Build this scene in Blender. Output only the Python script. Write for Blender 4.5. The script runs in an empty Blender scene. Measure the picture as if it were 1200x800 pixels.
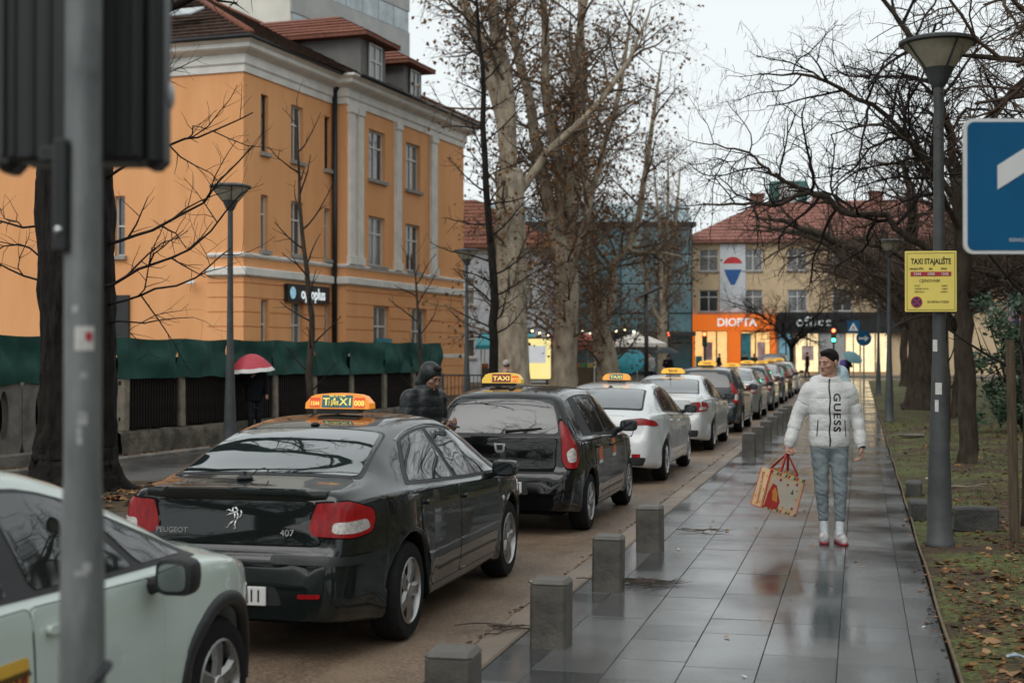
import bpy, bmesh, math, random
import numpy as np
from mathutils import Vector, Matrix, noise as mnoise
from mathutils.bvhtree import BVHTree

R = math.radians
PI = math.pi
random.seed(11)
SC = bpy.context.scene
COL = SC.collection

# ------------------------------------------------------------------ camera, sky, sun, exposure
cam_data = bpy.data.cameras.new('camera')
cam_data.sensor_width = 36.0
cam_data.lens = 50.0
cam_data.clip_start = 0.1
cam_data.clip_end = 3000.0
cam_data.dof.use_dof = True
cam_data.dof.focus_distance = 12.6
cam_data.dof.aperture_fstop = 2.6
cam = bpy.data.objects.new('camera', cam_data)
cam.location = (0, 0, 1.78)
cam.rotation_euler = (R(90.447), 0, R(13.75))      # the street runs along +Y
COL.objects.link(cam)
SC.camera = cam

SUN_EL, SUN_AZ = R(48), R(200)
world = bpy.data.worlds.new('World')
SC.world = world
world.use_nodes = True
wn = world.node_tree.nodes
wl = world.node_tree.links
bg = wn['Background']
sky = wn.new('ShaderNodeTexSky')
sky.sky_type = 'NISHITA'
sky.sun_disc = False
sky.sun_elevation = SUN_EL
sky.sun_rotation = SUN_AZ
sky.dust_density = 4.0
sky.air_density = 1.0
hs = wn.new('ShaderNodeHueSaturation')
hs.inputs['Saturation'].default_value = 0.12
wl.new(sky.outputs[0], hs.inputs['Color'])
mx = wn.new('ShaderNodeMix')
mx.data_type = 'RGBA'
mx.inputs[0].default_value = 0.78
mx.inputs[7].default_value = (7.35, 7.85, 7.95, 1)     # even overcast cloud
wl.new(hs.outputs[0], mx.inputs[6])
wl.new(mx.outputs[2], bg.inputs['Color'])
bg.inputs['Strength'].default_value = 0.097

sun_data = bpy.data.lights.new('sun', 'SUN')
sun_data.energy = 0.55
sun_data.angle = R(40)
sun_data.color = (1.0, 0.97, 0.93)
sun = bpy.data.objects.new('sun', sun_data)
sun.rotation_euler = (PI / 2 - SUN_EL, 0, PI - SUN_AZ)
COL.objects.link(sun)

SC.view_settings.view_transform = 'Standard'
SC.view_settings.look = 'None'
SC.view_settings.gamma = 1.0
SC.view_settings.use_curve_mapping = False
SC.view_settings.exposure = 0.5
SC.cycles.max_bounces = 6
SC.cycles.transparent_max_bounces = 12
SC.cycles.use_denoising = True

# ------------------------------------------------------------------ helpers: objects
def link(o, parent=None):
    COL.objects.link(o)
    if parent is not None:
        o.parent = parent
    return o

def tag(o, label, cat, group=None):
    o['label'] = label
    o['category'] = cat
    if group:
        o['group'] = group
    return o

def thing(name, label, cat, loc=(0, 0, 0), rz=0.0, group=None):
    o = bpy.data.objects.new(name, None)
    o.empty_display_size = 0.2
    o.location = loc
    o.rotation_euler = (0, 0, rz)
    link(o)
    return tag(o, label, cat, group)

def structure(o):
    o['kind'] = 'structure'
    return o

def copy_tree(o, parent=None):
    c = o.copy()
    COL.objects.link(c)
    c.parent = parent
    for ch in o.children:
        copy_tree(ch, c)
    return c

class MB:
    """collects shapes; build() links them as one mesh object"""
    def __init__(s):
        s.v = []
        s.f = []
        s.m = []
        s.mi = 0
    def add(s, vs, fs):
        b = len(s.v)
        s.v.extend([tuple(p) for p in vs])
        s.f.extend([tuple(i + b for i in f) for f in fs])
        s.m.extend([s.mi] * len(fs))
        return s
    def box(s, x0, x1, y0, y1, z0, z1):
        vs = [(x, y, z) for z in (z0, z1) for y in (y0, y1) for x in (x0, x1)]
        return s.add(vs, [(0, 2, 3, 1), (4, 5, 7, 6), (0, 1, 5, 4), (2, 6, 7, 3), (0, 4, 6, 2), (1, 3, 7, 5)])
    def cbox(s, c, size, b=0.01, M=None):
        """box with chamfered edges"""
        hx, hy, hz = size[0] / 2, size[1] / 2, size[2] / 2
        b = min(b, hx * .9, hy * .9, hz * .9)
        vs = []
        for sz in (-1, 1):
            for sy in (-1, 1):
                for sx in (-1, 1):
                    vs.append((sx * hx, sy * (hy - b), sz * (hz - b)))
                    vs.append((sx * (hx - b), sy * hy, sz * (hz - b)))
                    vs.append((sx * (hx - b), sy * (hy - b), sz * hz))
        I = lambda sx, sy, sz, k: ((sz > 0) * 4 + (sy > 0) * 2 + (sx > 0)) * 3 + k
        fs = []
        a = -1
        for q in (-1, 1):
            f = [I(q, -1, -1, 0), I(q, 1, -1, 0), I(q, 1, 1, 0), I(q, -1, 1, 0)]
            fs.append(f if q > 0 else f[::-1])
            f = [I(-1, q, -1, 1), I(1, q, -1, 1), I(1, q, 1, 1), I(-1, q, 1, 1)]
            fs.append(f if q < 0 else f[::-1])
            f = [I(-1, -1, q, 2), I(1, -1, q, 2), I(1, 1, q, 2), I(-1, 1, q, 2)]
            fs.append(f if q > 0 else f[::-1])
        for p in (-1, 1):
            for q in (-1, 1):
                f = [I(p, q, -1, 0), I(p, q, 1, 0), I(p, q, 1, 1), I(p, q, -1, 1)]
                fs.append(f if p * q < 0 else f[::-1])
                f = [I(p, -1, q, 0), I(p, 1, q, 0), I(p, 1, q, 2), I(p, -1, q, 2)]
                fs.append(f if p * q > 0 else f[::-1])
                f = [I(-1, p, q, 1), I(1, p, q, 1), I(1, p, q, 2), I(-1, p, q, 2)]
                fs.append(f if p * q < 0 else f[::-1])
        for sx in (-1, 1):
            for sy in (-1, 1):
                for sz in (-1, 1):
                    f = [I(sx, sy, sz, 0), I(sx, sy, sz, 1), I(sx, sy, sz, 2)]
                    fs.append(f if sx * sy * sz > 0 else f[::-1])
        if M is not None:
            vs = [tuple(M @ Vector(p)) for p in vs]
        vs = [(p[0] + c[0], p[1] + c[1], p[2] + c[2]) for p in vs]
        return s.add(vs, fs)
    def tube(s, pts, rad, n=8, cap=True, twist=0.0):
        m = len(pts)
        vs = []
        up = Vector((0.31, 0.17, 0.94))
        P = [Vector(p) for p in pts]
        u = None
        for i in range(m):
            d = (P[min(i + 1, m - 1)] - P[max(i - 1, 0)])
            if d.length < 1e-9:
                d = Vector((0, 0, 1))
            d.normalize()
            if u is None:
                u = d.cross(up if abs(d.dot(up)) < .95 else Vector((1, 0, 0))).normalized()
            else:
                u = (u - d * u.dot(d))
                u = u.normalized() if u.length > 1e-6 else d.orthogonal().normalized()
            w = d.cross(u)
            r = rad[i] if hasattr(rad, '__len__') else rad
            for k in range(n):
                a = 2 * PI * k / n + twist
                q = P[i] + u * (r * math.cos(a)) + w * (r * math.sin(a))
                vs.append((q.x, q.y, q.z))
        fs = []
        for i in range(m - 1):
            for k in range(n):
                a, b = i * n + k, i * n + (k + 1) % n
                fs.append((a, b, b + n, a + n))
        if cap:
            fs.append(tuple(range(n))[::-1])
            fs.append(tuple((m - 1) * n + k for k in range(n)))
        return s.add(vs, fs)
    def lathe(s, prof, n=24, c=(0, 0, 0), axis='z', cap=True):
        """prof: (radius, height) pairs"""
        vs = []
        for (r, h) in prof:
            for k in range(n):
                a = 2 * PI * k / n
                x, y = r * math.cos(a), r * math.sin(a)
                if axis == 'z':
                    p = (x, y, h)
                elif axis == 'y':
                    p = (x, h, -y)
                else:
                    p = (h, x, y)
                vs.append((p[0] + c[0], p[1] + c[1], p[2] + c[2]))
        fs = []
        m = len(prof)
        for i in range(m - 1):
            for k in range(n):
                a, b = i * n + k, i * n + (k + 1) % n
                fs.append((a, b, b + n, a + n))
        if cap:
            fs.append(tuple(range(n))[::-1])
            fs.append(tuple((m - 1) * n + k for k in range(n)))
        return s.add(vs, fs)
    def prism(s, poly, h0, h1, axis='z', M=None):
        """poly in the plane across axis; axis y: poly is (x, z), axis x: poly is (y, z)"""
        n = len(poly)
        vs = []
        for h in (h0, h1):
            for (a, b) in poly:
                vs.append((a, b, h) if axis == 'z' else ((a, h, b) if axis == 'y' else (h, a, b)))
        fs = [tuple(range(n))[::-1], tuple(range(n, 2 * n))]
        for i in range(n):
            j = (i + 1) % n
            fs.append((i, j, j + n, i + n))
        if axis == 'y':
            fs = [f[::-1] for f in fs]
        if M is not None:
            vs = [tuple(M @ Vector(p)) for p in vs]
        return s.add(vs, fs)
    def quad(s, a, b, c, d):
        return s.add([a, b, c, d], [(0, 1, 2, 3)])
    def ball(s, c, r, n=10, m=7):
        rx, ry, rz = r if hasattr(r, '__len__') else (r, r, r)
        prof = []
        vs = [(c[0], c[1], c[2] - rz)]
        for i in range(1, m):
            t = PI * i / m - PI / 2
            for k in range(n):
                a = 2 * PI * k / n
                vs.append((c[0] + rx * math.cos(t) * math.cos(a), c[1] + ry * math.cos(t) * math.sin(a), c[2] + rz * math.sin(t)))
        vs.append((c[0], c[1], c[2] + rz))
        fs = []
        for k in range(n):
            fs.append((0, 1 + (k + 1) % n, 1 + k))
            for i in range(m - 2):
                a, b = 1 + i * n + k, 1 + i * n + (k + 1) % n
                fs.append((a, b, b + n, a + n))
            q = 1 + (m - 2) * n
            fs.append((q + k, q + (k + 1) % n, len(vs) - 1))
        return s.add(vs, fs)
    def mesh(s, name):
        me = bpy.data.meshes.new(name)
        me.from_pydata(s.v, [], s.f)
        return me
    def build(s, name, mat, parent=None, smooth=False, loc=None, rz=None, sharp=None):
        me = s.mesh(name)
        mats = mat if isinstance(mat, (list, tuple)) else [mat]
        for m in mats:
            me.materials.append(m)
        if len(mats) > 1:
            me.polygons.foreach_set('material_index', s.m)
        if smooth:
            me.polygons.foreach_set('use_smooth', [True] * len(me.polygons))
            if sharp:
                me.set_sharp_from_angle(angle=R(sharp))
        o = bpy.data.objects.new(name, me)
        if loc is not None:
            o.location = loc
        if rz is not None:
            o.rotation_euler = (0, 0, rz)
        return link(o, parent)

def mesh_from(name, verts, faces, mat, parent=None, smooth=True):
    me = bpy.data.meshes.new(name)
    me.from_pydata(verts, [], faces)
    if mat:
        me.materials.append(mat)
    if smooth:
        me.polygons.foreach_set('use_smooth', [True] * len(me.polygons))
    return link(bpy.data.objects.new(name, me), parent)

def text_part(txt, size, mat, parent, loc, rot, name='lettering', sx=1.0, depth=0.002, align='CENTER', bold=0.0, space=1.0):
    cu = bpy.data.curves.new('t', 'FONT')
    cu.body = txt
    cu.size = size
    cu.align_x = align
    cu.align_y = 'CENTER'
    cu.extrude = depth
    cu.offset = bold
    cu.space_character = space
    cu.resolution_u = 3
    t = bpy.data.objects.new('t', cu)
    me = bpy.data.meshes.new_from_object(t)
    bpy.data.objects.remove(t)
    bpy.data.curves.remove(cu)
    me.materials.clear()
    me.materials.append(mat)
    o = bpy.data.objects.new(name, me)
    o.location = loc
    o.rotation_euler = rot
    o.scale = (sx, 1, 1)
    return link(o, parent)

# ------------------------------------------------------------------ helpers: materials
MATS = {}
def mat(name, col, rough=0.6, metal=0.0, var=0.12, scale=4.0, bump=0.0, bscale=40.0, coat=0.0, spec=0.5,
        col2=None, detail=5.0, rvar=0.0, emit=None, estr=0.0, stretch=None, ior=None, sss=0.0):
    """procedural principled material: noise varies colour and roughness, another noise gives fine relief"""
    if name in MATS:
        return MATS[name]
    if rough >= .65 and metal == 0:
        spec = min(spec, .18)
    m = bpy.data.materials.new(name)
    m.use_nodes = True
    nt = m.node_tree
    N, L = nt.nodes, nt.links
    b = N['Principled BSDF']
    tc = N.new('ShaderNodeTexCoord')
    src = tc.outputs['Object']
    if stretch:
        mp = N.new('ShaderNodeMapping')
        mp.inputs['Scale'].default_value = stretch
        L.new(src, mp.inputs['Vector'])
        src = mp.outputs[0]
    c = (col[0], col[1], col[2], 1)
    if var > 0 or col2:
        nz = N.new('ShaderNodeTexNoise')
        nz.inputs['Scale'].default_value = scale
        nz.inputs['Detail'].default_value = detail
        nz.inputs['Roughness'].default_value = 0.6
        L.new(src, nz.inputs['Vector'])
        rp = N.new('ShaderNodeValToRGB')
        rp.color_ramp.elements[0].position = 0.32
        rp.color_ramp.elements[1].position = 0.68
        if col2:
            rp.color_ramp.elements[0].color = c
            rp.color_ramp.elements[1].color = (col2[0], col2[1], col2[2], 1)
        else:
            rp.color_ramp.elements[0].color = (col[0] * (1 - var), col[1] * (1 - var), col[2] * (1 - var), 1)
            rp.color_ramp.elements[1].color = (min(1, col[0] * (1 + var)), min(1, col[1] * (1 + var)), min(1, col[2] * (1 + var)), 1)
        L.new(nz.outputs['Fac'], rp.inputs[0])
        L.new(rp.outputs[0], b.inputs['Base Color'])
        if rvar > 0:
            mr = N.new('ShaderNodeMapRange')
            mr.inputs['From Min'].default_value = 0.3
            mr.inputs['From Max'].default_value = 0.7
            mr.inputs['To Min'].default_value = max(0.02, rough - rvar)
            mr.inputs['To Max'].default_value = min(1, rough + rvar)
            L.new(nz.outputs['Fac'], mr.inputs['Value'])
            L.new(mr.outputs[0], b.inputs['Roughness'])
    else:
        b.inputs['Base Color'].default_value = c
    if rvar <= 0:
        b.inputs['Roughness'].default_value = rough
    b.inputs['Metallic'].default_value = metal
    b.inputs['Specular IOR Level'].default_value = spec
    b.inputs['Coat Weight'].default_value = coat
    b.inputs['Coat Roughness'].default_value = 0.03
    if ior:
        b.inputs['IOR'].default_value = ior
    if sss:
        b.inputs['Subsurface Weight'].default_value = sss
        b.inputs['Subsurface Radius'].default_value = (0.01, 0.004, 0.002)
    if emit:
        b.inputs['Emission Color'].default_value = (emit[0], emit[1], emit[2], 1)
        b.inputs['Emission Strength'].default_value = estr
    if bump > 0:
        n2 = N.new('ShaderNodeTexNoise')
        n2.inputs['Scale'].default_value = bscale
        n2.inputs['Detail'].default_value = 6
        L.new(src, n2.inputs['Vector'])
        bp = N.new('ShaderNodeBump')
        bp.inputs['Strength'].default_value = min(1, bump)
        bp.inputs['Distance'].default_value = 0.02 * max(1, bump)
        L.new(n2.outputs['Fac'], bp.inputs['Height'])
        L.new(bp.outputs[0], b.inputs['Normal'])
    MATS[name] = m
    return m

# ================================================================== THE GROUND
ROAD_Z = -0.03
def wet_material(name, ca, cb, r0, r1, scale=0.6, bump=0.15, bscale=60, rand=0.0, ior=1.4, streak=0.0):
    m = bpy.data.materials.new(name)
    m.use_nodes = True
    N, L = m.node_tree.nodes, m.node_tree.links
    b = N['Principled BSDF']
    geo = N.new('ShaderNodeNewGeometry')
    big = N.new('ShaderNodeTexNoise')
    big.inputs['Scale'].default_value = scale
    big.inputs['Detail'].default_value = 6
    L.new(geo.outputs['Position'], big.inputs['Vector'])
    fine = N.new('ShaderNodeTexNoise')
    fine.inputs['Scale'].default_value = bscale
    fine.inputs['Detail'].default_value = 5
    L.new(geo.outputs['Position'], fine.inputs['Vector'])
    mixf = N.new('ShaderNodeMath')
    mixf.operation = 'MULTIPLY_ADD'
    mixf.inputs[1].default_value = 0.45
    L.new(fine.outputs['Fac'], mixf.inputs[0])
    add = N.new('ShaderNodeMath')
    add.operation = 'MULTIPLY_ADD'
    add.inputs[1].default_value = 0.75
    add.inputs[2].default_value = -0.1
    L.new(big.outputs['Fac'], add.inputs[0])
    L.new(add.outputs[0], mixf.inputs[2])
    fac = mixf.outputs[0]
    if rand > 0:
        oi = N.new('ShaderNodeObjectInfo')
        ra = N.new('ShaderNodeMath')
        ra.operation = 'MULTIPLY_ADD'
        ra.inputs[1].default_value = rand
        L.new(oi.outputs['Random'], ra.inputs[0])
        L.new(fac, ra.inputs[2])
        rs = N.new('ShaderNodeMath')
        rs.operation = 'SUBTRACT'
        rs.inputs[1].default_value = rand / 2
        L.new(ra.outputs[0], rs.inputs[0])
        fac = rs.outputs[0]
    if streak:
        mp = N.new('ShaderNodeMapping')
        mp.inputs['Scale'].default_value = (2.2, .07, 1)
        L.new(geo.outputs['Position'], mp.inputs['Vector'])
        sn = N.new('ShaderNodeTexNoise')
        sn.inputs['Scale'].default_value = 1.0
        sn.inputs['Detail'].default_value = 4
        L.new(mp.outputs[0], sn.inputs['Vector'])
        vo = N.new('ShaderNodeTexVoronoi')
        vo.inputs['Scale'].default_value = 38
        L.new(geo.outputs['Position'], vo.inputs['Vector'])
        for (src_, amt) in ((sn.outputs['Fac'], streak), (vo.outputs['Distance'], streak * .7)):
            ma = N.new('ShaderNodeMath')
            ma.operation = 'MULTIPLY_ADD'
            ma.inputs[1].default_value = amt
            L.new(src_, ma.inputs[0])
            L.new(fac, ma.inputs[2])
            ms = N.new('ShaderNodeMath')
            ms.operation = 'SUBTRACT'
            ms.inputs[1].default_value = amt * .5
            L.new(ma.outputs[0], ms.inputs[0])
            fac = ms.outputs[0]
    rp = N.new('ShaderNodeValToRGB')
    rp.color_ramp.elements[0].position = 0.25
    rp.color_ramp.elements[1].position = 0.75
    rp.color_ramp.elements[0].color = (*ca, 1)
    rp.color_ramp.elements[1].color = (*cb, 1)
    L.new(fac, rp.inputs[0])
    L.new(rp.outputs[0], b.inputs['Base Color'])
    mr = N.new('ShaderNodeMapRange')
    mr.inputs['From Min'].default_value = 0.38
    mr.inputs['From Max'].default_value = 0.62
    mr.inputs['To Min'].default_value = r0
    mr.inputs['To Max'].default_value = r1
    L.new(big.outputs['Fac'], mr.inputs['Value'])
    L.new(mr.outputs[0], b.inputs['Roughness'])
    bp = N.new('ShaderNodeBump')
    bp.inputs['Strength'].default_value = bump
    bp.inputs['Distance'].default_value = 0.01
    L.new(fine.outputs['Fac'], bp.inputs['Height'])
    L.new(bp.outputs[0], b.inputs['Normal'])
    b.inputs['IOR'].default_value = ior
    MATS[name] = m
    return m

M_asphalt = wet_material('brown wet asphalt', (0.115, 0.078, 0.052), (0.26, 0.185, 0.128), 0.30, 0.60, 0.8, 0.9, 70, streak=0.85)
M_asphalt2 = wet_material('dark wet asphalt', (0.035, 0.035, 0.036), (0.085, 0.08, 0.075), 0.08, 0.5, 0.45, 0.25, 80)
M_slab = wet_material('wet granite slab', (0.036, 0.039, 0.041), (0.115, 0.117, 0.115), 0.06, 0.26, 0.9, 0.08, 45, rand=0.45, ior=1.6)
M_kerb = wet_material('sandy kerb stone', (0.13, 0.10, 0.075), (0.27, 0.215, 0.165), 0.35, 0.7, 1.2, 0.4, 70, rand=0.2)
M_joint = mat('dark joint sand', (0.035, 0.03, 0.025), 0.8, var=.3, scale=8)
M_soil = mat('leaf strewn soil', (0.045, 0.032, 0.02), 0.9, col2=(0.105, 0.075, 0.045), scale=2.2, detail=9, bump=1.0, bscale=22)
M_concrete = mat('weathered concrete', (0.11, 0.1, 0.085), 0.8, col2=(0.22, 0.2, 0.175), scale=3, bump=.5, bscale=30)

def plane(name, x0, x1, y0, y1, z, m, parent=None):
    b = MB().quad((x0, y0, z), (x1, y0, z), (x1, y1, z), (x0, y1, z))
    return b.build(name, m, parent)

structure(plane('ground', -1200, 1200, -300, 2000, -0.12, M_asphalt2))
structure(plane('road', -7.0, -2.30, -25, 93, ROAD_Z, M_asphalt))
structure(plane('crossing_road', -160, 120, 93.01, 105, ROAD_Z - .004, M_asphalt2))
lp = MB()
lp.box(-11.9, -7.16, -25, 92, -0.1, 0.05)
structure(lp.build('far_pavement', M_asphalt2))
structure(plane('yard_ground', -60, -11.9, -25, 92, 0.02, M_soil))
sp = MB()
sp.box(-160, 120, 105.2, 140, -0.1, 0.06)
structure(sp.build('shop_pavement', M_concrete))

# left kerb stones along the far side of the road
kl = structure(MB().box(-7.16, -7.0, -25, 92, -0.09, 0.07).build('far_kerb', M_concrete))

# near kerb: flush stone blocks, each one its own
kerb = structure(MB().box(-2.325, -2.07, -20, 93, -0.2, -0.022).build('kerb', M_joint))
km = MB().cbox((0, 0, -0.08), (0.215, 0.985, 0.16), 0.012).mesh('kerb_stone')
km.materials.append(M_kerb)
y = 2.0
rest = MB()
i = 0
while y < 92:
    if y < 60:
        o = link(bpy.data.objects.new('kerb_stone', km), kerb)
        o.location = (-2.19 + random.uniform(-.004, .004), y, random.uniform(-.003, .004))
        o.rotation_euler = (random.uniform(-.002, .002), random.uniform(-.01, .01), random.uniform(-.004, .004))
    else:
        rest.cbox((-2.19, y, -0.08), (0.215, 0.985, 0.16), 0.012)
    y += 1.0
o = rest.build('far_kerb_stones', M_kerb, kerb)
o['kind'] = 'stuff'

# near pavement: granite slabs in columns with staggered lengths
pave = structure(MB().box(-2.075, 0.51, -20, 93, -0.2, -0.022).build('pavement', M_joint))
EDGES = [0.50, 0.297, -0.13, -0.56, -0.975, -1.385, -1.80, -2.065]
slab_mesh = {}
rest = MB()
slabs = []
for c in range(len(EDGES) - 1):
    x1, x0 = EDGES[c], EDGES[c + 1]
    w = x1 - x0
    y = 1.5 + random.uniform(0, .5)
    while y < 92:
        ln = random.choice((0.42, 0.5, 0.58, 0.66))
        slabs.append((math.hypot(y + ln / 2, (x0 + x1) / 2), c, ln, (x0 + x1) / 2, y + ln / 2, w))
        y += ln
vis = [s for s in slabs if s[4] > 6.6]
vis.sort()
keep = set(vis[:300])
for s in slabs:
    _, c, ln, xc, yc, w = s
    if s in keep:
        k = (c, ln)
        if k not in slab_mesh:
            me = MB().cbox((0, 0, -0.02), (w - 0.0035, ln - 0.0035, 0.04), 0.0025).mesh('slab')
            me.materials.append(M_slab)
            slab_mesh[k] = me
        o = link(bpy.data.objects.new('slab', slab_mesh[k]), pave)
        o.location = (xc, yc, random.uniform(-.0012, .0012))
        o.rotation_euler = (random.gauss(0, .0018), random.gauss(0, .0018), 0)
    else:
        rest.cbox((xc, yc, -0.02), (w - .004, ln - .004, 0.04), 0.003)
o = rest.build('far_slabs', M_slab, pave)
o['kind'] = 'stuff'
# thin steel edging of the flower bed
pts = [(0.525 + .006 * math.sin(y * 1.7), y, 0.008) for y in np.arange(2, 92, .5)]
structure(MB().tube(pts, 0.011, 5).build('bed_edging', mat('rusty edging', (.16, .12, .08), .7, var=.3)))

# park ground: gently uneven sheet of soil and worn grass
def park_z(x, y):
    n = mnoise.noise(Vector((x * .45, y * .45, 3.1))) * .06 + mnoise.noise(Vector((x * 1.7, y * 1.7, 9.1))) * .02
    e = min(1, max(0, (x - .53) / .9))
    return -0.03 + e * (0.03 + n)
gx = [0.53 + 30 * (i / 60) ** 1.8 for i in range(61)]
gy = [-6 + 100 * (i / 150) ** 1.35 for i in range(151)]
vs = [(x, y, park_z(x, y)) for y in gy for x in gx]
fs = [(j * 61 + i, j * 61 + i + 1, (j + 1) * 61 + i + 1, (j + 1) * 61 + i) for j in range(150) for i in range(60)]
M_park = bpy.data.materials.new('park soil and grass')
M_park.use_nodes = True
N, L = M_park.node_tree.nodes, M_park.node_tree.links
geo = N.new('ShaderNodeNewGeometry')
n1 = N.new('ShaderNodeTexNoise')
n1.inputs['Scale'].default_value = 0.9
n1.inputs['Detail'].default_value = 10
n1.inputs['Roughness'].default_value = .68
n2 = N.new('ShaderNodeTexNoise')
n2.inputs['Scale'].default_value = 26
n2.inputs['Detail'].default_value = 8
for n in (n1, n2):
    L.new(geo.outputs['Position'], n.inputs['Vector'])
ra = N.new('ShaderNodeValToRGB')
ra.color_ramp.elements[0].position = .43
ra.color_ramp.elements[0].color = (0.075, 0.044, 0.023, 1)
ra.color_ramp.elements[1].position = .58
ra.color_ramp.elements[1].color = (0.12, 0.145, 0.036, 1)
L.new(n1.outputs['Fac'], ra.inputs[0])
rb = N.new('ShaderNodeValToRGB')
rb.color_ramp.elements[0].position = .35
rb.color_ramp.elements[0].color = (.35, .35, .35, 1)
rb.color_ramp.elements[1].position = .7
rb.color_ramp.elements[1].color = (1.35, 1.25, 1.1, 1)
L.new(n2.outputs['Fac'], rb.inputs[0])
mu = N.new('ShaderNodeMix')
mu.data_type = 'RGBA'
mu.blend_type = 'MULTIPLY'
mu.inputs[0].default_value = 1
L.new(ra.outputs[0], mu.inputs[6])
L.new(rb.outputs[0], mu.inputs[7])
L.new(mu.outputs[2], N['Principled BSDF'].inputs['Base Color'])
N['Principled BSDF'].inputs['Roughness'].default_value = .9
bp = N.new('ShaderNodeBump')
bp.inputs['Strength'].default_value = .8
bp.inputs['Distance'].default_value = .04
L.new(n2.outputs['Fac'], bp.inputs['Height'])
L.new(bp.outputs[0], N['Principled BSDF'].inputs['Normal'])
structure(mesh_from('park_ground', vs, fs, M_park))
structure(MB().box(.53, 40, -20, 93, -.3, -.05).build('park_base', M_soil))

# ================================================================== BUILDINGS
M_orange = mat('orange render', (0.77, 0.365, 0.155), 0.85, col2=(0.85, 0.425, 0.195), scale=1.3, detail=9, bump=.15, bscale=25, stretch=(1, 1, .22))
M_white = mat('off white stucco', (0.75, 0.73, 0.68), 0.8, var=.12, scale=1.5, bump=.1)
M_frame = mat('white window frame', (0.62, 0.62, 0.6), 0.5, var=.06)
M_glass = mat('window glass', (0.035, 0.042, 0.045), 0.05, var=.4, scale=.9, spec=.9, ior=1.6)
M_glass_c = mat('curtained window glass', (0.16, 0.165, 0.16), 0.12, var=.5, scale=2.0, spec=.8, stretch=(3, 3, .3))
M_sill = mat('stone sill', (0.33, 0.31, 0.28), .8)
M_tile = mat('old dark roof tiles', (0.030, 0.022, 0.018), 0.85, col2=(0.105, 0.06, 0.042), scale=5, bump=.6, bscale=12)
M_tile_red = mat('red roof tiles', (0.15, 0.06, 0.042), 0.8, col2=(0.26, 0.105, 0.07), scale=9, bump=.5, bscale=15)
M_dark = mat('dark painted metal', (0.02, 0.021, 0.023), 0.45, var=.2)
M_grey = mat('grey render', (0.2, 0.195, 0.185), .85, scale=2)

def facade(parent, O, U, Nn, W, z0, z1, openings, m, name='wall', recess=.2):
    """wall sheet with real openings and reveals; U along, Nn outward"""
    U, Nn, O = Vector(U), Vector(Nn), Vector(O)
    us = sorted({0, W} | {o[0] for o in openings} | {o[1] for o in openings})
    zs = sorted({z0, z1} | {o[2] for o in openings} | {o[3] for o in openings})
    b = MB()
    P = lambda u, z, d=0: O + U * u + Vector((0, 0, z)) - Nn * d
    flip = U.cross(Vector((0, 0, 1))).dot(Nn) < 0
    def q(a, bb, c, d):
        b.quad(*((a, bb, c, d) if not flip else (d, c, bb, a)))
    for i in range(len(us) - 1):
        for j in range(len(zs) - 1):
            uc, zc = (us[i] + us[i + 1]) / 2, (zs[j] + zs[j + 1]) / 2
            if any(o[0] < uc < o[1] and o[2] < zc < o[3] for o in openings):
                continue
            q(P(us[i], zs[j]), P(us[i + 1], zs[j]), P(us[i + 1], zs[j + 1]), P(us[i], zs[j + 1]))
    for (a, c, e, f) in [o[:4] for o in openings]:
        q(P(a, e), P(a, f), P(a, f, recess), P(a, e, recess))
        q(P(c, f), P(c, e), P(c, e, recess), P(c, f, recess))
        q(P(a, f), P(c, f), P(c, f, recess), P(a, f, recess))
        q(P(c, e), P(a, e), P(a, e, recess), P(c, e, recess))
    return b.build(name, m, parent)

def oriented_box(b, O, U, Nn, u0, u1, z0, z1, d0, d1):
    """box in facade coordinates; d is the distance outward"""
    O, U, Nn = Vector(O), Vector(U), Vector(Nn)
    P = lambda u, d, z: O + U * u + Nn * d + Vector((0, 0, z))
    vs = [P(u, d, z) for z in (z0, z1) for d in (d0, d1) for u in (u0, u1)]
    fs = [(0, 2, 3, 1), (4, 5, 7, 6), (0, 1, 5, 4), (2, 6, 7, 3), (0, 4, 6, 2), (1, 3, 7, 5)]
    if U.cross(Nn).z < 0:
        fs = [f[::-1] for f in fs]
    b.add(vs, fs)

def window(parent, O, U, Nn, o, recess=.2, cols=2, transom=.68, sill=True, fm=None, gm=None, fw=.07):
    u0, u1, z0, z1 = o[:4]
    b = MB()
    B = lambda a, c, e, f, d0=-recess + .015, d1=-recess + .075: oriented_box(b, O, U, Nn, a, c, e, f, d0, d1)
    B(u0, u0 + fw, z0, z1)
    B(u1 - fw, u1, z0, z1)
    B(u0 + fw, u1 - fw, z0, z0 + fw)
    B(u0 + fw, u1 - fw, z1 - fw, z1)
    for k in range(1, cols):
        uc = u0 + (u1 - u0) * k / cols
        B(uc - fw * .5, uc + fw * .5, z0 + fw, z1 - fw, -recess + .02, -recess + .07)
    if transom:
        zt = z0 + (z1 - z0) * transom
        B(u0 + fw, u1 - fw, zt - fw * .5, zt + fw * .5, -recess + .018, -recess + .072)
    w = b.build('window', fm or M_frame, parent)
    p = MB()
    oriented_box(p, O, U, Nn, u0, u1, z0, z1, -recess - .02, -recess + .03)
    p.build('pane', gm or (M_glass if random.random() < .5 else M_glass_c), w)
    if sill:
        s = MB()
        oriented_box(s, O, U, Nn, u0 - .08, u1 + .08, z0 - .12, z0, -recess + .03, .12)
        s.build('sill', M_sill, w)
    return w

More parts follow.
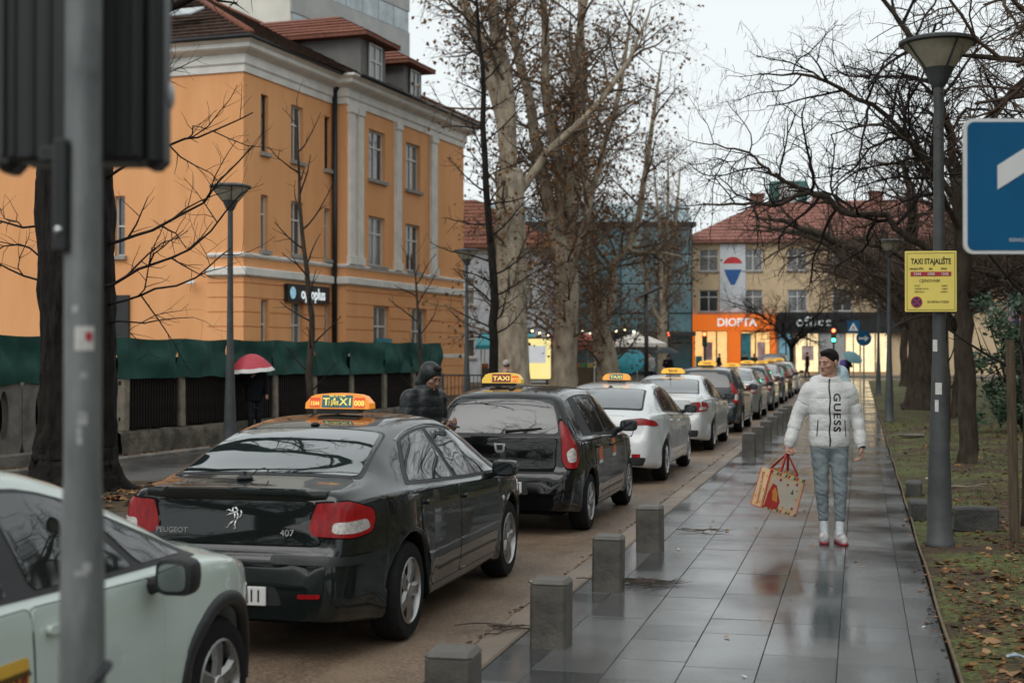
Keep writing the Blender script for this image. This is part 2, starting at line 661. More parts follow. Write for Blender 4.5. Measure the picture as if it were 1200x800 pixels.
def moulding(path, prof, closed=False):
    """sweep a profile of (outward, z) points along a plan path; outward is to the right of the path"""
    b = MB()
    n = len(path)
    rows = []
    for i in range(n):
        p = Vector((path[i][0], path[i][1]))
        def nrm(a, c):
            d = (Vector(path[c][:2]) - Vector(path[a][:2])).normalized()
            return Vector((d.y, -d.x))
        if 0 < i < n - 1:
            n0, n1 = nrm(i - 1, i), nrm(i, i + 1)
            mdir = (n0 + n1)
            mdir = mdir / max(.2, mdir.dot(n0))
        else:
            mdir = nrm(0, 1) if i == 0 else nrm(n - 2, n - 1)
        rows.append([(p.x + mdir.x * o, p.y + mdir.y * o, z) for (o, z) in prof])
    k = len(prof)
    vs = [v for r in rows for v in r]
    fs = [(i * k + j, (i + 1) * k + j, (i + 1) * k + (j + 1) % k, i * k + (j + 1) % k) for i in range(n - 1) for j in range(k)]
    fs += [tuple(range(k))[::-1], tuple((n - 1) * k + j for j in range(k))]
    b.add(vs, fs)
    return b

def tiled_plane(b, A, B_, C, D, rows, step=.035, wave=.0):
    """stepped tile courses; A-B eave, D-C ridge"""
    A, B_, C, D = map(Vector, (A, B_, C, D))
    nrm = (B_ - A).cross(D - A).normalized()
    for r in range(rows):
        t0, t1 = r / rows, (r + 1.12) / rows
        a, c = A.lerp(D, t0), B_.lerp(C, t0)
        d, e = A.lerp(D, min(1, t1)), B_.lerp(C, min(1, t1))
        m = max(2, int((c - a).length / .9))
        low, high, base = [], [], []
        for k in range(m + 1):
            w = random.uniform(-.012, .012)
            low.append(a.lerp(c, k / m) + nrm * (step + w))
            high.append(d.lerp(e, k / m) + nrm * .004)
            base.append(a.lerp(c, k / m) - nrm * .01)
        vs = low + high + base
        n1 = m + 1
        fs = [(k, k + 1, n1 + k + 1, n1 + k) for k in range(m)] + [(2 * n1 + k, 2 * n1 + k + 1, k + 1, k) for k in range(m)]
        b.add(vs, fs)

# ---- the orange corner building -------------------------------------------------
OB = thing('orange_building', 'orange two-storey corner building with white cornice and dark tiled roof behind the green fence', 'building', (-18.41, 40.48, 0), R(84.72))
X, Y_ = (1, 0, 0), (0, 1, 0)
LEN, DEP = 17.6, 26.0
ops_m, ops_p, ops_l = [], [], []
for (u0, u1) in ((1.09, 1.56), (3.11, 3.95), (5.53, 5.99)):
    ops_m += [(u0, u1, 8.1, 9.93), (u0, u1, 5.0, 6.76), (u0, u1, 1.2, 3.45)]
J = .5
for (u0, u1) in ((8.07, 9.5), (11.45, 12.85)):
    ops_p += [(u0 - 6.2, u1 - 6.2, 8.05, 9.85), (u0 - 6.2, u1 - 6.2, 4.92, 6.72)]
ops_p += [(8.45 - 6.2, 9.85 - 6.2, 1.3, 3.48), (11.95 - 6.2, 13.45 - 6.2, .9, 3.49)]
ops_l = [(4.25, 4.62, 4.85, 6.75), (4.2, 4.65, 2.25, 3.4)]
facade(OB, (0, 0, 0), X, (0, -1, 0), 6.2, 0, 10.6, ops_m, M_orange)
facade(OB, (6.2, -J, 0), X, (0, -1, 0), LEN - 6.2, 0, 10.6, ops_p, M_orange)
facade(OB, (0, 0, 0), Y_, (-1, 0, 0), DEP, 0, 10.6, ops_l, M_orange)
w = MB()
w.quad((6.2, 0, 0), (6.2, -J, 0), (6.2, -J, 10.6), (6.2, 0, 10.6))
w.quad((LEN, -J, 0), (LEN, DEP, 0), (LEN, DEP, 10.6), (LEN, -J, 10.6))
w.quad((LEN, DEP, 0), (0, DEP, 0), (0, DEP, 10.6), (LEN, DEP, 10.6))
w.build('wall', M_orange, OB)
for k, o in enumerate(ops_m):
    wide = (o[1] - o[0]) > .6
    window(OB, (0, 0, 0), X, (0, -1, 0), o, cols=2 if wide else 1, transom=.66, fm=M_frame if wide else M_dark if k % 3 == 0 else M_frame, fw=.055)
for o in ops_p:
    window(OB, (6.2, -J, 0), X, (0, -1, 0), o, cols=2, transom=.66, sill=o[2] > 4)
for o in ops_l:
    window(OB, (0, 0, 0), Y_, (-1, 0, 0), o, cols=1, transom=.5, fw=.05)
path = [(0, DEP), (0, 0), (6.2, 0), (6.2, -J), (LEN, -J), (LEN, DEP)]
prof = [(0, 10.42), (.06, 10.42), (.06, 10.62), (.12, 10.68), (.12, 10.95), (.38, 11.05), (.44, 11.1), (.44, 11.22), (.58, 11.3), (.58, 11.38), (0, 11.4)]
moulding(path, prof).build('cornice', M_white, OB)
for (za, zb, o1) in ((4.72, 4.86, .10), (4.12, 4.42, .16)):
    pth = [(0, 1.2), (0, 0), (6.2, 0), (6.2, -J), (LEN, -J), (LEN, 3)]
    moulding(pth, [(-.02, za), (o1 * .4, za), (o1, za + .06), (o1, zb - .03), (o1 * .7, zb), (-.02, zb)]).build('string_course', M_white, OB)
moulding([(6.3, -J), (LEN - .02, -J)], [(-.01, 1.55), (.05, 1.57), (.05, 1.72), (-.01, 1.74)]).build('string_course', M_white, OB)
# rusticated courses of the ground floor, cut round the openings
z = .35
while z < 4.0:
    for (O, W, ops) in (((0, 0, 0), 6.2, ops_m), ((6.2, -J, 0), LEN - 6.2, ops_p)):
        cuts = sorted((o[0], o[1]) for o in ops if o[2] < z + .42 and o[3] > z)
        u = 0.0
        for (a, c) in cuts + [(W, W)]:
            if a - u > .05:
                b = MB()
                oriented_box(b, O, X, (0, -1, 0), u + (.03 if u > 0 else 0), a - (.03 if a < W else 0), z, z + .41, -.01, .035)
                b.build('stone_course', M_orange, OB)
            u = c
    b = MB()
    oriented_box(b, (0, 0, 0), Y_, (-1, 0, 0), -.03, 1.25, z, z + .41, -.01, .034)
    b.build('stone_course', M_orange, OB)
    z += .45
# pilasters of the projecting bay
for (u0, u1) in ((6.32, 6.75), (7.0, 7.42), (10.3, 10.8), (13.8, 14.4)):
    b = MB()
    oriented_box(b, (0, -J, 0), X, (0, -1, 0), u0, u1, 4.86, 10.42, -.01, .12)
    oriented_box(b, (0, -J, 0), X, (0, -1, 0), u0 - .06, u1 + .06, 4.862, 5.15, -.01, .17)
    oriented_box(b, (0, -J, 0), X, (0, -1, 0), u0 - .05, u1 + .05, 10.15, 10.418, -.01, .17)
    b.build('pilaster', M_white, OB)
b = MB().tube([(6.05, -.14, 11.0), (6.05, -.14, 1.9)], .085, 10)
b.tube([(6.05, -.45, 11.25), (6.05, -.3, 11.1), (6.05, -.14, 10.85)], .085, 10)
b.build('drainpipe', M_dark, OB, smooth=True)
b = MB()
b.tube([(0 - .62, DEP, 11.38), (-.62, -.62, 11.38), (6.15, -.62, 11.38)], .075, 8)
b.tube([(6.1, -J - .62, 11.38), (LEN + .6, -J - .62, 11.38)], .075, 8)
b.build('gutter', M_dark, OB, smooth=True)
# hipped roof in tile courses
E0 = .62
rx0, rx1, ry0, ry1, rz, rh = -E0, LEN + E0, -J - E0, DEP + E0, 11.4, 15.6
cx0, cx1, cy = 8.2, 9.4, 12.8
roof = MB()
tiled_plane(roof, (rx0, -E0, rz), (rx1, ry0, rz), (cx1, 7.5, rh), (cx0, 7.5, rh), 18, .09)
tiled_plane(roof, (rx0, ry1, rz), (rx0, -E0, rz), (cx0, 7.5, rh), (cx0, 18, rh), 18, .09)
tiled_plane(roof, (rx1, ry0, rz), (rx1, ry1, rz), (cx1, 18, rh), (cx1, 7.5, rh), 20, .05)
tiled_plane(roof, (rx1, ry1, rz), (rx0, ry1, rz), (cx0, 18, rh), (cx1, 18, rh), 20, .05)
roof = roof.build('roof', M_tile, OB)
b = MB()
b.tube([(rx0, -E0, rz + .06), (cx0, 7.5, rh + .06)], .11, 8)
b.tube([(rx1, ry0, rz + .06), (cx1, 7.5, rh + .06)], .11, 8)
b.tube([(cx0, 7.5, rh + .07), (cx0, 18, rh + .07)], .11, 8)
b.build('ridge_tiles', M_tile_red, roof, smooth=True)
b = MB()
b.cbox((3.0, 5.2, 14.9), (.8, 1.2, 2.2), .03)
b.cbox((3.0, 5.2, 16.02), (.95, 1.35, .14), .03)
b.build('chimney', mat('sooty brick', (.1, .07, .055), .9, var=.3, scale=6, bump=.5), roof)
b = MB()
b.cbox((1.2, 2.9, 12.75), (.9, 1.1, .08), .02, Matrix.Rotation(R(-25), 3, 'Y'))
b.build('skylight', mat('skylight glass', (.5, .55, .57), .15), roof)
def dormer(u, w, d0, zt):
    d = MB()
    z0 = 11.5
    d.box(u, u + w, d0, d0 + 4.2, z0, zt)
    dm = d.build('dormer', M_grey, OB)
    e = .45
    r = MB()
    A, B2, C2, D2 = (u - e, d0 - e, zt), (u + w + e, d0 - e, zt), (u + w + e, d0 + 5, zt), (u - e, d0 + 5, zt)
    m = u + w / 2
    R0, R1 = (m, d0 + 1.5, zt + 1.0), (m, d0 + 5, zt + 1.0)
    tiled_plane(r, A, B2, R0, R0, 6, .05)
    tiled_plane(r, B2, C2, R1, R0, 6, .05)
    tiled_plane(r, D2, A, R0, R1, 6, .05)
    r.box(u - e, u + w + e, d0 - e, d0 + 4.5, zt - .12, zt - .01)
    r.build('dormer_roof', M_tile_red, dm)
    window(dm, (u, d0, 0), X, (0, -1, 0), (w * .25, w * .75, z0 + .25, zt - .2), recess=-.05, cols=2, transom=.6, sill=False)
dormer(9.2, 2.2, .35, 13.55)
dormer(13.2, 1.8, .35, 13.3)
# shop sign on the wall
b = MB()
oriented_box(b, (0, 0, 0), X, (0, -1, 0), 2.55, 5.55, 3.44, 4.02, .05, .2)
sg = b.build('shop_sign', mat('sign black', (.012, .013, .015), .4), OB)
M_signw = mat('lit sign white', (.8, .8, .78), .5, var=0, emit=(.85, .95, 1), estr=.35)
text_part('optoplus', .52, M_signw, sg, (4.3, -.215, 3.72), (PI / 2, 0, 0), sx=.95, depth=.006, bold=.012)
b = MB().lathe([(.0, 0), (.2, 0), (.2, .012), (0, .012)], 20, (2.87, -.203, 3.73), 'y')
b.build('round_logo', mat('logo blue', (.35, .6, .75), .5, var=.5, scale=9, emit=(.3, .6, .8), estr=.25), sg)
b = MB()
oriented_box(b, (6.2, -J, 0), X, (0, -1, 0), 8.6 - 6.2, 9.85 - 6.2, 1.9, 2.3, .06, .12)
b.build('blue_board', mat('blue board', (.02, .22, .3), .5), OB)
# camera on the wall
b = MB().tube([(0, 1.75, 3.95), (-.15, 1.75, 3.95)], .02, 6)
b.cbox((-.25, 1.7, 3.95), (.12, .3, .11), .02)
b.build('wall_camera', M_white, OB)
b = MB()
oriented_box(b, (0, 0, 0), Y_, (-1, 0, 0), 4.05, 4.75, 2.0, 3.6, .02, .10)
b.build('notice_board', M_dark, OB)

# ---- pale tower block behind it -------------------------------------------------
TB = thing('tower_block', 'pale grey tower block with window bands rising behind the orange roof', 'building', (-34.2, 82, 0), R(84.7 - 6))
Wt, Dt, Ht = 15, 13, 44
b = MB()
b.box(0, Wt, 0, Dt, 0, Ht)
b.build('wall', mat('cream render', (.66, .64, .57), .85, scale=.4), TB)
for k in range(13):
    z = 2.2 + k * 3.2
    b = MB()
    oriented_box(b, (0, 0, 0), X, (0, -1, 0), 0.02, Wt - .02, z + 1.45, z + 3.15, .01, .1)
    b.build('concrete_band', mat('grey band', (.40, .40, .39), .85, scale=.6), TB)
    for c in range(7):
        u = .15 + c * (Wt - .3) / 7
        o = (u + .04, u + (Wt - .3) / 7 - .04, z, z + 1.4)
        b = MB()
        oriented_box(b, (0, 0, 0), X, (0, -1, 0), *o, .02, .06)
        wv = b.build('window', mat('hazy glass', (.35, .4, .42), .2, var=.35, scale=.8), TB)

# ---- generic block with real window openings ------------------------------------
def block(name, label, loc, rz, W, D, H, wallm, floors, ground=0, cols=5, ww=1.3, wh=1.6, fh=3.1, roofm=None, roofh=0.0, side=True, fm=None, group=None, gm=None, eave=.5):
    t = thing(name, label, 'building', loc, rz, group)
    for (O, U, Nn, W_, cc) in (((0, 0, 0), X, (0, -1, 0), W, cols), ((0, 0, 0), Y_, (-1, 0, 0), D, max(2, int(cols * D / W)))):
        ops = []
        for f in range(floors):
            for c in range(cc):
                u = (c + .5) * W_ / cc
                z = ground + .9 + f * fh
                ops.append((u - ww / 2, u + ww / 2, z, z + wh))
        facade(t, O, U, Nn, W_, 0, H, ops, wallm)
        for o in ops:
            window(t, O, U, Nn, o, cols=2, fm=fm, gm=gm, sill=True)
    b = MB()
    b.quad((W, 0, 0), (W, D, 0), (W, D, H), (W, 0, H))
    b.quad((W, D, 0), (0, D, 0), (0, D, H), (W, D, H))
    b.build('wall', wallm, t)
    r = MB()
    if roofh > 0:
        e = eave
        m = D / 2
        hip = min(m, W / 2 - 1)
        A, B2, C2, D2 = (-e, -e, H), (W + e, -e, H), (W + e, D + e, H), (-e, D + e, H)
        R0, R1 = (hip, m, H + roofh), (W - hip, m, H + roofh)
        tiled_plane(r, A, B2, R1, R0, 12, .06)
        tiled_plane(r, B2, C2, R1, R1, 12, .06)
        tiled_plane(r, D2, A, R0, R0, 12, .06)
        tiled_plane(r, C2, D2, R0, R1, 12, .06)
        r.box(-e, W + e, -e, D + e, H - .2, H - .02)
    else:
        r.box(-.15, W + .15, -.15, D + .15, H, H + .35)
    r.build('roof', roofm or M_tile_red, t)
    return t

# ---- yellow building with the lit shops -----------------------------------------
M_yellow = mat('pale yellow render', (.62, .47, .30), .85, scale=.5, var=.1)
M_roofpink = mat('faded pink tiles', (.24, .105, .085), .85, col2=(.32, .15, .12), scale=3)
YB = block('yellow_building', 'pale yellow building with pink hipped roof above the orange shop front', (-13.3, 112.5, 0), R(4), 24, 12, 10.6, M_yellow, 2, 4.1, 7, 1.5, 1.7, 3.2, M_roofpink, 3.6)
for (ux, uy) in ((5.5, 5.5), (10.5, 6.2), (15, 5.5)):
    b = MB()
    b.cbox((ux, uy, 13.6), (1.1, .9, 2.2), .04)
    b.cbox((ux, uy, 14.75), (1.3, 1.1, .15), .03)
    b.build('chimney', mat('brick chimney', (.2, .1, .075), .9, var=.3, scale=5), YB)
b = MB().cbox((8.0, 7, 14.6), (3.1, 2.4, 2.6), .15)
b.build('roof_cabin', mat('green cabin', (.045, .13, .115), .5, var=.2), YB)
b = MB().box(7.3, 8.8, 5.77, 5.79, 13.7, 15.6)
b.build('cabin_door', mat('pale metal', (.55, .56, .55), .5), YB)
# shopfront
b = MB()
b.box(.3, 6.9, -.5, -.05, 3.5, 4.75)
fas = b.build('shop_fascia', mat('shop orange', (.75, .15, .015), .45, var=.08, emit=(.9, .18, .01), estr=.35), YB)
text_part('DIOPTA', .85, M_signw, fas, (3.9, -.52, 4.12), (PI / 2, 0, 0), depth=.02, bold=.02)
for (a, c) in ((.3, .6), (3.2, 4.2), (6.5, 6.9)):
    b = MB().box(a, c, -.45, -.02, .06, 3.5)
    b.build('shop_pillar', MATS['shop orange'], YB)
M_lit = mat('warm lit shop interior', (.7, .5, .25), .5, var=.5, scale=1.3, emit=(1.0, .58, .2), estr=.6)
M_lit2 = mat('bright lit shop interior', (.7, .6, .4), .5, var=.5, scale=1.6, emit=(1.0, .74, .40), estr=.65)
M_poster = mat('poster teal', (.03, .2, .24), .5, var=.4, scale=2)
M_posterw = mat('poster pale', (.55, .52, .5), .5, col2=(.35, .12, .1), scale=1.2)
def shop_window(u0, u1, z0, z1, m, n):
    for k in range(n):
        a, c = u0 + (u1 - u0) * k / n, u0 + (u1 - u0) * (k + 1) / n
        b = MB().box(a + .05, c - .05, -.16, -.12, z0, z1)
        p = b.build('shop_pane', m, YB)
        b = MB()
        b.box(a, a + .05, -.2, -.1, z0, z1)
        b.box(c - .05, c, -.2, -.1, z0, z1)
        b.box(a + .05, c - .05, -.2, -.1, z1, z1 + .06)
        b.build('pane_frame', M_dark, p)
shop_window(.6, 3.2, .4, 3.45, M_lit, 3)
shop_window(4.2, 6.5, .3, 3.4, M_lit, 2)
for (a, c, z0, z1, m) in ((1.3, 2.0, 1.2, 2.6, M_posterw), (4.25, 5.0, .5, 3.3, M_poster), (5.5, 6.1, .9, 2.6, M_posterw), (.7, 1.2, .4, 1.5, M_poster)):
    MB().box(a, c, -.205, -.19, z0, z1).build('poster', m, YB)
b = MB().box(7.0, 17.6, -.55, -.05, 3.3, 4.9)
fa2 = b.build('shop_fascia', mat('shop black', (.01, .012, .014), .4), YB)
text_part('office', 1.05, M_signw, fa2, (9.8, -.57, 4.15), (PI / 2, 0, 0), depth=.02, bold=.015, space=1.15)
shop_window(7.1, 8.3, .3, 3.25, mat('cool shop glass', (.12, .25, .3), .15, var=.5, scale=1.5, emit=(.2, .4, .5), estr=.25), 2)
shop_window(8.4, 10.2, .3, 3.25, M_lit2, 2)
shop_window(12.2, 15.6, .3, 3.25, M_lit2, 3)
MB().box(10.25, 12.15, -.42, -.02, .06, 3.3).build('shop_pillar', mat('grey pier', (.38, .38, .37), .8), YB)
MB().box(8.9, 9.8, -.21, -.19, 1.2, 2.3).build('poster', M_posterw, YB)
# white banner with a balloon emblem
bn = MB().box(2.6, 4.6, -.12, -.08, 4.95, 10.3).build('banner', mat('banner white', (.62, .64, .66), .6, var=.06), YB)
def disc_poly(cx, cz, r, a0, a1, n=24):
    return [(cx + r * math.cos(R(a0 + (a1 - a0) * k / n)), cz + r * math.sin(R(a0 + (a1 - a0) * k / n))) for k in range(n + 1)]
MB().prism(disc_poly(3.6, 8.5, .8, 20, 160), -.135, -.125, 'y').build('emblem_red', mat('emblem red', (.55, .03, .03), .5), bn)
MB().prism([(2.9, 8.3), (4.3, 8.3), (4.0, 7.6), (3.75, 7.1), (3.45, 7.1), (3.2, 7.6)], -.135, -.125, 'y').build('emblem_blue', mat('emblem blue', (.02, .1, .32), .5), bn)

# ---- teal glass building ---------------------------------------------------------
GB = thing('glass_building', 'teal glass office building behind the plane trees', 'building', (-31, 101.5, 0), R(14))
gw, gd, gh = 19.4, 12, 11.2
MB().box(0, gw, 0.2, gd, 0, gh).build('core', mat('dark core', (.03, .045, .05), .5), GB)
M_teal = [mat('teal glass %d' % k, c, .12, var=.35, scale=.35, spec=.8) for k, c in enumerate(((.07, .15, .17), (.10, .19, .21), (.045, .11, .13)))]
for r in range(5):
    for c in range(11):
        u0, u1 = c * gw / 11, (c + 1) * gw / 11
        z0, z1 = .3 + r * 2.2, .3 + (r + 1) * 2.2
        MB().box(u0 + .04, u1 - .04, .0, .08, z0 + .05, z1 - .05).build('pane', random.choice(M_teal), GB)
for c in range(12):
    MB().box(c * gw / 11 - .04, c * gw / 11 + .04, -.06, .15, .1, gh).build('mullion', M_dark, GB)
b = MB().box(-.3, gw + .3, -.4, gd, gh, gh + .3)
b.build('roof', M_dark, GB)
pg = [(-.2, gh + .3), (1.6, gh + 1.7), (3.4, gh + 2.1), (3.4, gh + .3)]
for c in range(8):
    MB().prism(pg, c * gw / 8 + .05, (c + 1) * gw / 8 - .05, 'x').build('roof_glazing', mat('pale roof glass', (.32, .42, .45), .15, var=.2), GB)
MB().box(0, gw, -2.2, -.1, 3.0, 3.3).build('canopy', M_dark, GB)

block('red_roofed_house', 'white house with a red tiled roof half hidden between orange building and plane tree', (-31.5, 80, 0), R(10), 14, 10, 8.2, mat('bluish white render', (.4, .42, .44), .85), 2, .6, 4, 1.3, 1.6, 3.1, M_tile_red, 3.2)
block('office_block', 'grey office block standing behind the teal glass building', (-50, 128, 0), R(8), 30, 12, 15, mat('cool grey render', (.3, .33, .35), .85), 4, .6, 9, 1.6, 1.7, 3.2, M_grey, 0)
block('low_park_building', 'low pale building beyond the park trees', (12.5, 99, 0), R(-3), 46, 10, 4.4, mat('pale plaster', (.2, .19, .175), .85), 1, .3, 12, 1.8, 1.7, 3.1, M_grey, 0)
block('corner_building', 'beige building at the far end of the pavement', (12.6, 128, 0), R(2), 22, 12, 9.5, mat('beige plaster', (.42, .36, .28), .85), 2, 3.2, 7, 1.3, 1.6, 3.0, M_tile, 2.5)

# unseen building added across the park to block low sky light and darken reflections
block('unseen_park_building', 'long grey building added out of view across the park to cut low sky light', (52, -30, 0), R(90), 120, 12, 13, M_grey, 3, .8, 16, 1.8, 1.7, 3.6, M_grey, 0)

# ================================================================== TREES
M_barkdark = mat('dark wet bark', (.0055, .0048, .0042), .85, col2=(.024, .020, .016), scale=11, bump=2.5, bscale=16, stretch=(1, 1, .28))
M_barkplane = mat('mottled plane bark', (.19, .15, .108), .8, col2=(.47, .40, .30), scale=3.2, detail=4, bump=.5, bscale=9, stretch=(1, 1, .45))
M_barkbrown = mat('brown bark', (.028, .021, .016), .85, col2=(.075, .058, .042), scale=10, bump=1.2, bscale=20, stretch=(1, 1, .3))
M_twig = mat('dark twigs', (.020, .016, .014), .8, var=.3, scale=3)
M_twigbrown = mat('brown twigs', (.072, .050, .036), .8, var=.3, scale=2)
M_leafbrown = mat('withered leaves', (.10, .045, .018), .8, col2=(.22, .11, .04), scale=2)

def unit(v):
    return v / max(1e-9, v.length)

class Tree:
    def __init__(s, seed, levels, trunk_level=1, twig_sides=3):
        s.r = random.Random(seed)
        s.lv = levels
        s.trunk, s.crown, s.leaf = MB(), MB(), MB()
        s.tl = trunk_level
        s.tips = []
        s.n = 0
    def limb(s, pts, rad, level, sub=3, sides=None, wob=.0, kids=True, tstart=0.15):
        """explicit limb through points, smoothed, with branches growing from it"""
        P = [Vector(p) for p in pts]
        out = []
        m = len(P)
        for i in range(m - 1):
            p0, p1, p2, p3 = P[max(i - 1, 0)], P[i], P[i + 1], P[min(i + 2, m - 1)]
            for k in range(sub):
                t = k / sub
                q = .5 * ((2 * p1) + (p2 - p0) * t + (2 * p0 - 5 * p1 + 4 * p2 - p3) * t * t + (3 * p1 - p0 - 3 * p2 + p3) * t ** 3)
                out.append(q + Vector((s.r.gauss(0, wob), s.r.gauss(0, wob), s.r.gauss(0, wob))))
        out.append(P[-1])
        n = len(out)
        rr = []
        for i in range(n):
            t = i / (n - 1) * (len(rad) - 1)
            j = min(int(t), len(rad) - 2)
            rr.append(rad[j] + (rad[j + 1] - rad[j]) * (t - j))
        (s.trunk if level <= s.tl else s.crown).tube(out, rr, sides or (14 if level == 0 else 8))
        if kids:
            s.kids(out, rr, sum((out[i + 1] - out[i]).length for i in range(n - 1)), level, tstart)
        return out, rr
    def kids(s, pts, rr, length, level, tstart=None):
        if level + 1 >= len(s.lv):
            return
        c = s.lv[level + 1]
        if 'per_m' not in c:
            return
        n = int(length * c['per_m'] + s.r.random())
        n = min(n, c.get('max', 60))
        ts = c.get('start', .15) if tstart is None else tstart
        m = len(pts)
        ph = s.r.uniform(0, 6.28)
        for k in range(n):
            t = ts + (1 - ts) * (k + s.r.random()) / n
            i = min(int(t * (m - 1)), m - 2)
            f = t * (m - 1) - i
            p = pts[i].lerp(pts[i + 1], f)
            d = unit(pts[i + 1] - pts[i])
            r0 = rr[i] + (rr[i + 1] - rr[i]) * f
            ph += 2.4 + s.r.uniform(-.6, .6)
            side = d.orthogonal().normalized()
            side = side * math.cos(ph) + d.cross(side) * math.sin(ph)
            if c.get('flat'):
                side.z *= c['flat']
                side = unit(side)
            a = R(c['angle'] + s.r.gauss(0, 10))
            dd = unit(d * math.cos(a) + side * math.sin(a))
            ln = c['len'] * s.r.uniform(.6, 1.25) * (1 - c.get('tip', .45) * t)
            if c.get('rel'):
                ln = max(.05, length * c['rel'] * s.r.uniform(.6, 1.2) * (1 - .5 * t))
            s.branch(p, dd, ln, min(r0 * .7, c['r']), level + 1)
    def branch(s, p, d, ln, r, level):
        c = s.lv[level]
        seg = c['seg']
        n = max(2, int(ln / seg + .5))
        pts, rr = [p], [r]
        tipr = c.get('tipr', .35)
        q = p.copy()
        for i in range(n):
            d = d + Vector((s.r.gauss(0, 1), s.r.gauss(0, 1), s.r.gauss(0, 1))) * c['wig']
            d.z += c['up'] * (1 if i < n * c.get('turn', 2) else -1)
            d = unit(d)
            q = q + d * (ln / n)
            if q.z < .6:
                q.z = .6
            pts.append(q.copy())
            rr.append(r * (1 - (1 - tipr) * (i + 1) / n))
        sides = c.get('sides', 3)
        (s.trunk if level <= s.tl else s.crown).tube(pts, rr, sides, cap=False)
        s.n += 1
        if level == len(s.lv) - 1:
            s.tips.append(q)
        s.kids(pts, rr, ln, level)
    def hang_pods(s, frac, ln, m=.003):
        for t in s.tips:
            if s.r.random() < frac:
                for _ in range(s.r.randint(1, 2)):
                    a = t + Vector((s.r.gauss(0, .04), s.r.gauss(0, .04), 0))
                    l = ln * s.r.uniform(.6, 1.3)
                    s.leaf.tube([a, a + Vector((s.r.gauss(0, .02), s.r.gauss(0, .02), -l * .5)), a + Vector((s.r.gauss(0, .03), s.r.gauss(0, .03), -l))], [m, m * 1.2, m * .4], 3, cap=False)
    def scatter_leaves(s, frac, size):
        for t in s.tips:
            if s.r.random() < frac:
                a = t + Vector((s.r.gauss(0, .08), s.r.gauss(0, .08), s.r.gauss(0, .05)))
                u = unit(Vector((s.r.gauss(0, 1), s.r.gauss(0, 1), s.r.gauss(0, 1))))
                v = u.orthogonal().normalized()
                k = size * s.r.uniform(.6, 1.3)
                w = u.cross(v) * k * .35
                s.leaf.add([a, a + u * k * .5 + v * k * .4 + w, a + u * k, a + u * k * .5 - v * k * .4 + w], [(0, 1, 2), (0, 2, 3)])
    def build(s, name, label, bark, twig, loc=(0, 0, 0), rz=0, group=None, leafm=None, leafname='withered_leaves', rough=0):
        t = thing(name, label, 'tree', loc, rz, group)
        tr = s.trunk.build('trunk', bark, t, smooth=True)
        if rough:
            me = tr.data
            nn_ = [v.normal.copy() for v in me.vertices]
            for v, n_ in zip(me.vertices, nn_):
                c = v.co
                v.co = c + n_ * (rough * (mnoise.noise(Vector((c.x * 9, c.y * 9, c.z * 1.6))) + .6 * mnoise.noise(Vector((c.x * 22, c.y * 22, c.z * 4.0)))))
        s.crown.build('crown', twig, t, smooth=True)
        if s.leaf.v:
            o = s.leaf.build(leafname, leafm or M_leafbrown, t)
            o['kind'] = 'stuff'
        return t

def shifted(pts, o):
    return [(p[0] - o[0], p[1] - o[1], p[2] - o[2]) for p in pts]

# levels: 0 trunk, 1 limb, 2 branch, 3 branchlet, 4 twig
LV_PLANE = [dict(), dict(),
    dict(per_m=1.5, len=3.2, r=.055, seg=.5, wig=.16, up=.02, angle=52, sides=5, start=.1, max=20),
    dict(per_m=3.0, len=1.5, r=.022, seg=.3, wig=.2, up=-.02, angle=50, sides=4, start=.15, max=12),
    dict(per_m=9.0, len=.75, r=.009, seg=.2, wig=.28, up=-.08, angle=48, sides=3, start=.1, max=13),
]
def plane_tree(seed, o, parts, label):
    t = Tree(seed, LV_PLANE, 1)
    for (pts, rad, lv, ts) in parts:
        rad = [q * (.80 if lv == 0 else .66) for q in rad]
        pp, rr = t.limb(shifted(pts, o), rad, lv, 3, 18 if lv == 0 else 10, .03, True, ts)
        if lv == 0:
            t.kids(pp, rr, 11.0, 1, .34)
    t.scatter_leaves(.55, .15)
    t.hang_pods(.10, .12, .004)
    return t.build('plane_tree', label, M_barkplane, mat('pale plane twigs', (.125, .092, .066), .8, var=.3, scale=2), o, 0, 'plane trees by the left pavement', rough=.03)
o = (-11.49, 46.6, 0)
plane_tree(3, o, [([(-11.5, 46.6, -.1), (-11.47, 46.62, 1.2), (-11.44, 46.62, 3.59), (-11.44, 46.62, 5.61), (-11.49, 46.6, 7.91)], [1.0, .78, .70, .66, .58], 0, .85),
    ([(-11.49, 46.6, 7.2), (-11.75, 46.5, 9.64), (-12.25, 46.42, 11.66), (-13.0, 46.23, 13.67), (-13.7, 46.1, 16.5), (-14.2, 46, 20)], [.42, .36, .32, .26, .18, .05], 1, .15),
    ([(-11.49, 46.6, 7.0), (-11.56, 46.58, 10.22), (-11.77, 46.54, 11.94), (-12.05, 46.47, 13.67), (-12.0, 46.6, 17.2), (-11.6, 46.8, 21)], [.5, .42, .36, .3, .2, .05], 1, .2),
    ([(-11.49, 46.6, 6.5), (-10.57, 46.83, 8.14), (-9.67, 47.05, 9.06), (-8.75, 47.27, 9.99), (-7.6, 47.5, 11.6), (-6.8, 47.7, 13.6)], [.24, .21, .19, .16, .12, .04], 1, .2)],
    'thickest plane tree, its pale trunk rising beside the far lamp post')
o = (-10.74, 51.93, 0)
